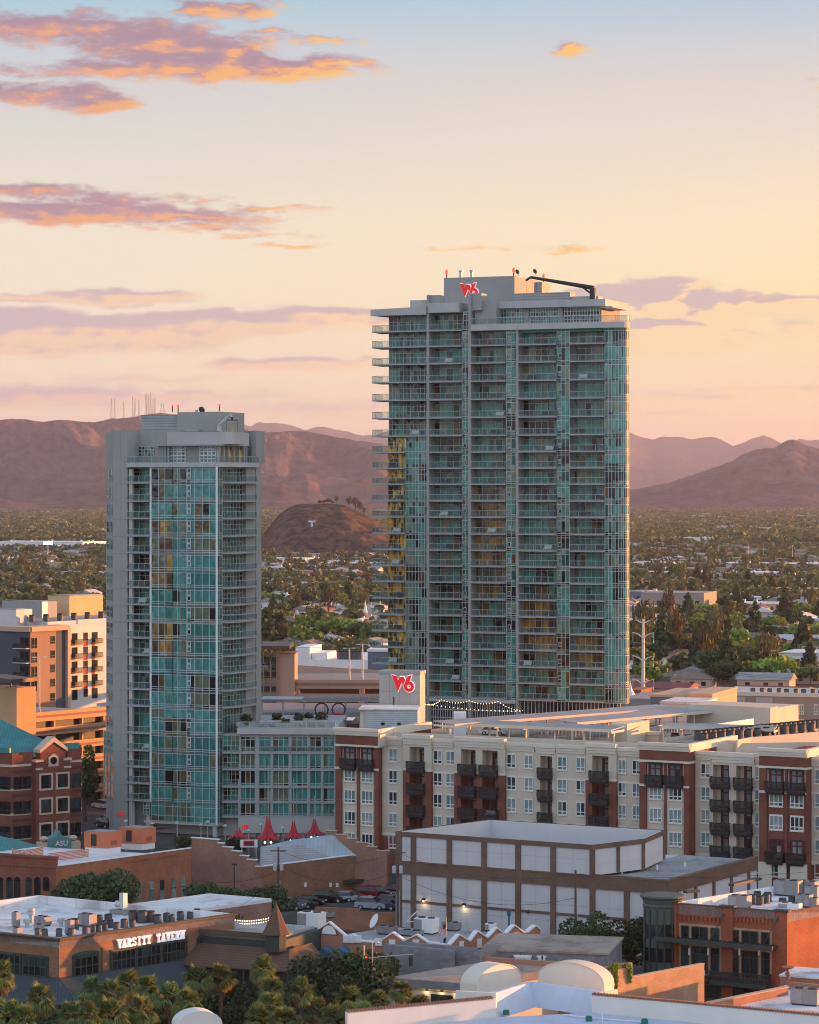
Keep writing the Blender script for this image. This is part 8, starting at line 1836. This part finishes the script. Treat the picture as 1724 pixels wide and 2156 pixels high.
# low white roof at the bottom right
b = Bd('low_store', 'low brick store with white roof at the bottom right corner', P(c9(1100, 0), 300), 25, -46)
zt = b.hN(1710.3+1105/2.73); EFx = b.N.fx(1092.5+1535/2.73); b.body(1, EFx, zt-.6, saltbrick, ins=.1)
c_ = rel(G(c9(1100, 1105), zt))
ll = [G(c9(*v), zt-.6) for v in ((1110, 1110), (1545, 990), (1900, 1040), (1900, 1240))]; obj('roof', MB().prism([((v-b.p).x, (v-b.p).y) for v in ll], zt-.9, zt-.6).mesh('roof', roofwhite), b.t)
b.n(MB().box(-.3, EFx, -.3, .3, 0, zt+.2), 'parapet', saltbrick); b.n(MB().box(-.35, EFx+.1, -.36, .36, zt+.202, zt+.3), 'coping', pinkwall)
p_, q_ = G(c9(1540, 985), zt), G(c9(1800, 1010), zt); dd = q_-p_; MB().box(0, math.hypot(dd.x, dd.y), 0, .4, 0, zt+.2).build('rear_parapet', saltbrick, b.t, loc=(p_.x-b.p.x, p_.y-b.p.y, 0), rz=math.atan2(dd.y, dd.x))
q_ = G(c9(1652, 1105), zt-.6); roof_unit((q_.x, q_.y, zt-.6), (2.9, 1.7, 1.7), -.45, 'lone large grey air handler on the low white roof at bottom right')
q_ = G(c9(1545, 975), zt); tag(MB().lathe(0, 0, [(.22, 0), (.3, .2), (.12, .35), (.3, .55), (.25, .8), (.08, .9), (.12, 1.1), (.7, 1.3), (.72, 1.4)], 12).build('urn_finial', tilec, None, loc=(q_.x, q_.y, zt+.25)), 'clay urn finial on the corner of the low brick parapet', 'finial')
p_ = G(c9(1600, 950), 6); t = thing('small_block', 'small cream block with white roof before the sunlit brick wall at right', 'building', loc=(p_.x, p_.y, 0), rz=-rad(25)); MB().box(-2, 12, 0, 6, 0, 6).build('wall', saltbrick, t); MB().box(-2.1, 12, -.1, 6, 6.002, 6.2).build('roof', roofwhite, t); MB().box(2.5, 6, 2, 5, 6.203, 7.8).build('roof_house', cream, t)
# brick wall by the lot, dumpster-height, and low roof
p_, q_ = G(c8(375, 545), 3.0), G(c8(838, 562), 3.0); t = thing('lot_wall', 'low salmon brick wall between the parking lot and the market roof', 'wall', loc=(p_.x, p_.y, 0), rz=math.atan2((q_-p_).y, (q_-p_).x)); L = math.hypot((q_-p_).x, (q_-p_).y); MB().box(0, L, 0, .4, 0, 2.6).box(0, L*.55, 0, .4, 2.602, 3.0).build('wall', saltbrick, t)
# ------------------------------------------------------------------ cars, poles, trees, palms
gA = -.30
for i, (x, y, k, suv, lb) in enumerate(((85, 548, 'white', True, 'white car at the left end of the near parking row'), (150, 552, 'grey', False, 'dark grey car second in the near parking row'), (225, 548, 'grey', True, 'grey car third in the near parking row under the pole'), (295, 540, 'black', False, 'black car fourth in the near parking row'), (345, 520, 'black', False, 'black car behind the near row by the wires'), (395, 503, 'black', True, 'black car in the middle row of the lot'), (465, 505, 'black', False, 'black sedan left of the silver sedan'), (530, 500, 'silver', False, 'silver sedan in the middle of the parking lot'), (592, 495, 'red', False, 'dark red sedan beside the silver sedan'), (655, 478, 'red', True, 'dark red off roader at the brick wall'), (735, 480, 'black', True, 'black pickup right of the dark red off roader'), (800, 462, 'black', False, 'black car nearest to the white panelled hall'), (700, 545, 'silver', True, 'silver car behind the low brick wall of the lot'), (770, 548, 'blue', False, 'blue car right of the silver car behind the low wall'), (815, 535, 'blue', True, 'blue car at the corner of the panelled hall'))):
    q = G(c8(x, y+10), 0); car(k, suv, q, rad(-18)+PI*(i % 2), lb)
car('bronze', False, G(c9(572, 838), 0), rad(-10), 'bronze car parked behind the tan wall by the white hall')
car('black', True, G(c8(432, 1075), 0), rad(50), 'black pickup with lit tail lamps on the avenue behind the palms')
def pole(x, y0, y1, Z, cf, label, trans=True, wires=()):
    q = P(cf(x, 0), Z); k = q.y/F; z = lambda v: CH-(cf(0, v)[1]-CY)*k; t = thing('utility_pole', label, 'pole', loc=(q.x, q.y, 0)); MB().tube([(0, 0, 0), (0, 0, z(y0))], [.19, .13], 8).build('pole', bark, t); MB().box(-1.1, 1.1, -.07, .07, z(y0)-.6, z(y0)-.45).build('crossarm', bark, t)
    if trans:
        for s in (-.45, .45): MB().lathe(s, -.3, [(.26, z(y0)-3.2), (.28, z(y0)-2.3), (.1, z(y0)-2.2)], 10).build('transformer', alu, t)
    MB().tube([(.22, -.1, 0), (.22, -.1, z(y0)*.55)], .07, 5).tube([(-.2, -.1, 0), (-.2, -.1, z(y0)*.5)], .07, 5).build('conduit', steel, t)
    return Vector((q.x, q.y, z(y0)-.5))
u1 = pole(163, 200, 0, 405, c8, 'wooden utility pole with two transformers left of the parking lot')
u2 = pole(848, 210, 0, 388, c8, 'wooden utility pole at the left corner of the white panelled hall')
u3 = pole(325, 332, 0, 366, c9, 'utility pole with bare branches before the white panelled hall', False)
t = thing('power_lines', 'sagging dark wires strung between the wooden utility poles of the lot', 'cables', loc=(0, 0, 0)); m = MB()
for a, c, s in ((u1, u2, 1.6), (u2, u3, 1.8), (u1+Vector((0, 0, -2)), u2+Vector((0, 0, -2.5)), 2.0), (u2+Vector((0, 0, -3)), u3+Vector((0, 0, -3)), 2.2), (u1+Vector((0, 0, -3)), P(c7(1200, 425), 400), .8), (u1+Vector((0, 0, -3.5)), P(c7(1510, 585), 372), .3), (u3, u3+Vector((40, 10, 0)), 1.0)): m.wire(a, c, s, .03, 10)
m.build('cable', darkmetal, t)
lamp_post(G(c8(350, 455)), 4.2, 'dark hooked lamp on the parking lot by the brick theatre', double=False, r=.07); q = G(c7(1468, 600)); tag(MB().cyl(0, 0, 0, 6.2, .09, n=6).box(-.35, .35, -.2, .2, 6.2, 6.4).build('lamp_post', darkmetal, None, loc=q), 'black square headed lamp post behind the tavern', 'lamp post')
q = P(c8(1488, 0), 372); tag(MB().cyl(0, 0, 0, 5.6, .12, n=8).box(-.25, .25, -.2, .2, 5.6, 6.2).build('blue_post', plain('blue_paint', (.03, .12, .25), .5), None, loc=(q.x, q.y, 0)), 'blue emergency post with lamp box before the white panelled hall', 'post')
# traffic lights on the corner
q = P(c8(655, 0), 322); k = q.y/F; z = lambda v: CH-(c8(0, v)[1]-CY)*k; t = thing('traffic_light', 'traffic signal on a pole with long arm over the avenue', 'traffic light', loc=(q.x, q.y, 0)); MB().cyl(0, 0, 0, z(765), .1, n=8).build('pole', steel, t); MB().tube([(0, 0, z(840)), (3, .3, z(828)), (5.6, .5, z(820))], .06, 6).build('arm', steel, t)
for x, v in ((.25, 845), (5.2, 845)):
    o = MB().box(x-.2, x+.2, -.15, .15, z(v)-.75, z(v)+.45).build('signal_head', darkmetal, t); MB().tube([(x, -.16, z(v)+.25), (x, -.19, z(v)+.25)], .11, 8).build('red_lamp', redlight if x < 1 else taill, o)
q = P(c8(704, 0), 322); tag(MB().tube([(0, 0, 0), (0, 0, z(740)), (.25, 0, z(732)), (.6, 0, z(742))], [.09, .06, .05, .04], 6).lathe(.6, 0, [(.05, z(742)), (.25, z(750)), (.02, z(756))], 8).build('street_lamp', lampm, None, loc=(q.x, q.y, 0)), 'tall curved street lamp beside the traffic signal', 'street lamp')
q = P(c8(960, 0), 385); t = thing('white_frame', 'white pyramid frame by the lower wall of the panelled hall', 'frame', loc=(q.x, q.y, 0)); z = lambda v: CH-(c8(0, v)[1]-CY)*q.y/F; m = MB(); [m.tube([(s*1.4, u*1.2, z(620)), (0, 0, z(570))], .05, 5) for s in (-1, 1) for u in (-1, 1)]; m.tube([(-1.4, -1.2, z(620)), (1.4, -1.2, z(620))], .05, 5); m.build('bars', whitem, t)
# trees near by
TR = [(c7(505, 0), 1920, 378, 11.2, 14, 9000, .17, leaf_dark, 'broad dense dark green tree before the arched brick block'), (c7(90, 0), 1935, 350, 6.5, 8, 2600, .17, leaf_olive, 'green tree at the left edge behind the tavern'), (c7(-20, 0), 1930, 352, 7, 7, 2000, .17, leaf_dark, 'dark tree cut by the left edge above the tavern'),
      (c7(1305, 0), 1880, 405, 5.6, 7.5, 2200, .17, leaf_dark, 'dark tree against the stepped brick wall'), (c7(1330, 0), 1915, 385, 5.0, 7, 2200, .16, leaf_dark, 'dark bushy tree below the stepped brick wall'), (c8(80, 0), 1905, 398, 6.4, 8.5, 2600, .17, leaf_dark, 'dark tree left of the transformer pole'),
      (c8(415, 0), 2062, 322, 9.4, 9.0, 4600, .16, leaf_dark, 'dark green tree under the blue awning of the market, left of the pair'), (c8(605, 0), 2070, 323, 9.0, 8.6, 4600, .16, leaf_dark, 'dark green tree behind the traffic signal, right of the pair'), (c8(700, 0), 2070, 326, 8.6, 6.0, 2800, .16, leaf_dark, 'dark tree between the signal and the grey block wall'),
      (c9(385, 0), 1955, 362, 8.0, 6.5, 2800, .16, leaf_dark, 'leafy tree around the bare pole before the white panelled hall'), (c9(170, 0), 1990, 352, 5.0, 6.0, 2200, .15, leaf_dark, 'dark rounded tree beside the right gables of the market'), (c9(320, 0), 1995, 350, 5.6, 7.0, 2600, .15, leaf_dark, 'dark full tree left of the bronze car'), (c9(640, 0), 1985, 356, 8.2, 6.0, 2400, .16, leaf_dark, 'tall green tree beside the green turret'), (c8(1180, 0), 1945, 372, 3.0, 5.5, 900, .13, leaf_olive, 'sparse bush at the foot of the panelled hall'), (c8(1420, 0), 1990, 350, 4.2, 5.0, 900, .13, leaf_olive, 'thin olive tree in front of the market gables'), (c9(1180, 0), 2100, 322, 2.6, 3.5, 900, .13, leaf_bright, 'green bush at the foot of the brick store balcony'), (c9(1400, 0), 1845, 390, 4.2, 3.5, 700, .15, leaf_olive, 'small tree between panelled hall and apartment block')]
for i, (pc_, yb, Z, h, w, n, s, mt, lb) in enumerate(TR): leafy('street_tree', lb, 'tree', Vector((P(pc_, Z).x, Z, 0)), h, w, n, s, mt, 200+i)
for i, (x, Z, h, w) in enumerate(((40, 312, 4.2, 7), (160, 314, 4, 7), (300, 312, 3.8, 7), (430, 314, 4, 7), (640, 318, 3.8, 7), (860, 318, 4.2, 7), (1010, 316, 4, 7), (1160, 320, 4.6, 7), (1330, 322, 5.6, 8), (1480, 322, 6.2, 7), (1590, 316, 5, 8), (1760, 312, 5.2, 8))):
    leafy('shade_tree', 'dark shade tree filling the avenue row between the fan palms', 'tree', Vector((P(c7(x, 0), Z).x, Z, 0)), h, w, 1800, .17, leaf_dark, 300+i, 'shade trees along the avenue')
# fan palms
leaf_palm = leafmat('palm_frond', (.10, .15, .045), (.23, .25, .085), .35); skirtm = leafmat('dead_frond', (.17, .10, .04), (.30, .18, .07), .15)
def palm(seed, h):
    r = random.Random(seed); t = obj('fan_palm', None); k = .9+.2*r.random()
    MB().tube([(0, 0, -.1), (.05, 0, h*.3), (.0, .05, h*.7), (0, 0, h)], [.24, .19, .16, .17], 8).build('trunk', bark, t)
    v = []; vs = []
    def frond(out, a, e, L, W, n, dr):
        d = Vector((math.cos(a)*math.cos(e), math.sin(a)*math.cos(e), math.sin(e))); s = d.cross(Vector((0, 0, 1))).normalized(); u = s.cross(d); base = Vector((0, 0, h-.1)); hub = base+d*L*.45
        for i in range(n):
            q = (i/(n-1)-.5)*2; ang = q*1.25; tip = hub+(d*math.cos(ang)+s*math.sin(ang))*L*.62*(1-.2*abs(q))+Vector((0, 0, -dr*(.45+.5*abs(q))*L)); mid = hub.lerp(tip, .55)+u*.06+Vector((0, 0, dr*.14*L)); w = s*.045*W*math.cos(ang)-d*.045*W*math.sin(ang)
            out += [hub-w*.5, hub+w*.5, mid+w, mid-w]; out += [mid-w, mid+w, tip+w*.1, tip-w*.1]
        w = s*.03; out += [base-w, base+w, hub+w, hub-w]
    for i in range(44): e = r.uniform(-.55, 1.35); frond(v, r.uniform(0, 6.28), e, r.uniform(1.45, 1.95)*k, 1.8, 13, .22+.35*(e < .3))
    for i in range(34): frond(vs, r.uniform(0, 6.28), r.uniform(-1.45, -.75), r.uniform(1.3, 1.9), 1.4, 9, .1)
    obj('crown', quadmesh('crown', [tuple(p) for p in v], leaf_palm), t); obj('frond_skirt', quadmesh('frond_skirt', [tuple(p) for p in vs], skirtm), t); return t
PROT = []
PALMS = [(c7(5, 1010), 300), (c7(75, 1270), 282), (c7(250, 1165), 292), (c7(-10, 1260), 285), (c7(445, 1262), 284), (c7(575, 1105), 305), (c7(700, 1130), 300), (c7(805, 1075), 306), (c7(925, 1100), 298), (c7(1065, 1150), 296), (c7(1235, 1035), 310), (c7(1385, 1030), 313), (c7(1640, 985), 318), (c7(560, 1275), 280), (c7(690, 1262), 282), (c8(75, 900), 312), (c8(120, 1110), 288), (c8(290, 1020), 300), (c8(560, 1060), 302), (c8(735, 1090), 303), (c8(870, 1020), 310), (c8(480, 1185), 284), (c8(650, 1170), 286), (c8(975, 1110), 304), (c7(150, 1290), 281), (c7(880, 1240), 286), (c7(1180, 1190), 292), (c7(1700, 1120), 300), (c8(200, 1190), 284), (c8(390, 1140), 290), (c8(40, 1180), 284)]
R2 = random.Random(12)
for i, (p, Z) in enumerate(PALMS):
    q = P(p, Z); h = q.z
    if i < 4: t = palm(31+i, 8.0); PROT.append((t, tree_of(t))); t.location = (q.x, q.y, h-8.0); tag(t, 'fan palm with brown frond skirt in the avenue row at the bottom', 'palm', 'fan palms along the avenue')
    else: t = dup(PROT[i % 4][0], (q.x, q.y, h-8.0), R2.uniform(0, 6), None, None, None, PROT[i % 4][1])
    t.scale = (1, 1, 1)
    # trunks reach the ground whatever their height
    sc_ = h/8.0; t.location.z = 0; s2 = R2.uniform(.92, 1.12); t.scale = (s2, s2, sc_) if .6 < sc_ < 1.6 else (1, 1, sc_)
HAZE = 2.9e-5
# ------------------------------------------------------------------ the dusk air
m, t, b = newmat('dusk_air'); t.nodes.remove(b)
pv = N(t, 'ShaderNodeVolumePrincipled'); pv.inputs['Color'].default_value = (.66, .71, .97, 1); pv.inputs['Density'].default_value = HAZE; pv.inputs['Anisotropy'].default_value = .25
t.links.new(pv.outputs[0], t.nodes['Material Output'].inputs['Volume'])
try: m.volume_sampling = 'DISTANCE'
except Exception: pass
try: m.cycles.homogeneous_volume = True
except Exception: pass
hz = MB().box(-41000, 41000, -3400, 33000, -4.0, 700).build('haze', m); tag(hz, kind='stuff')
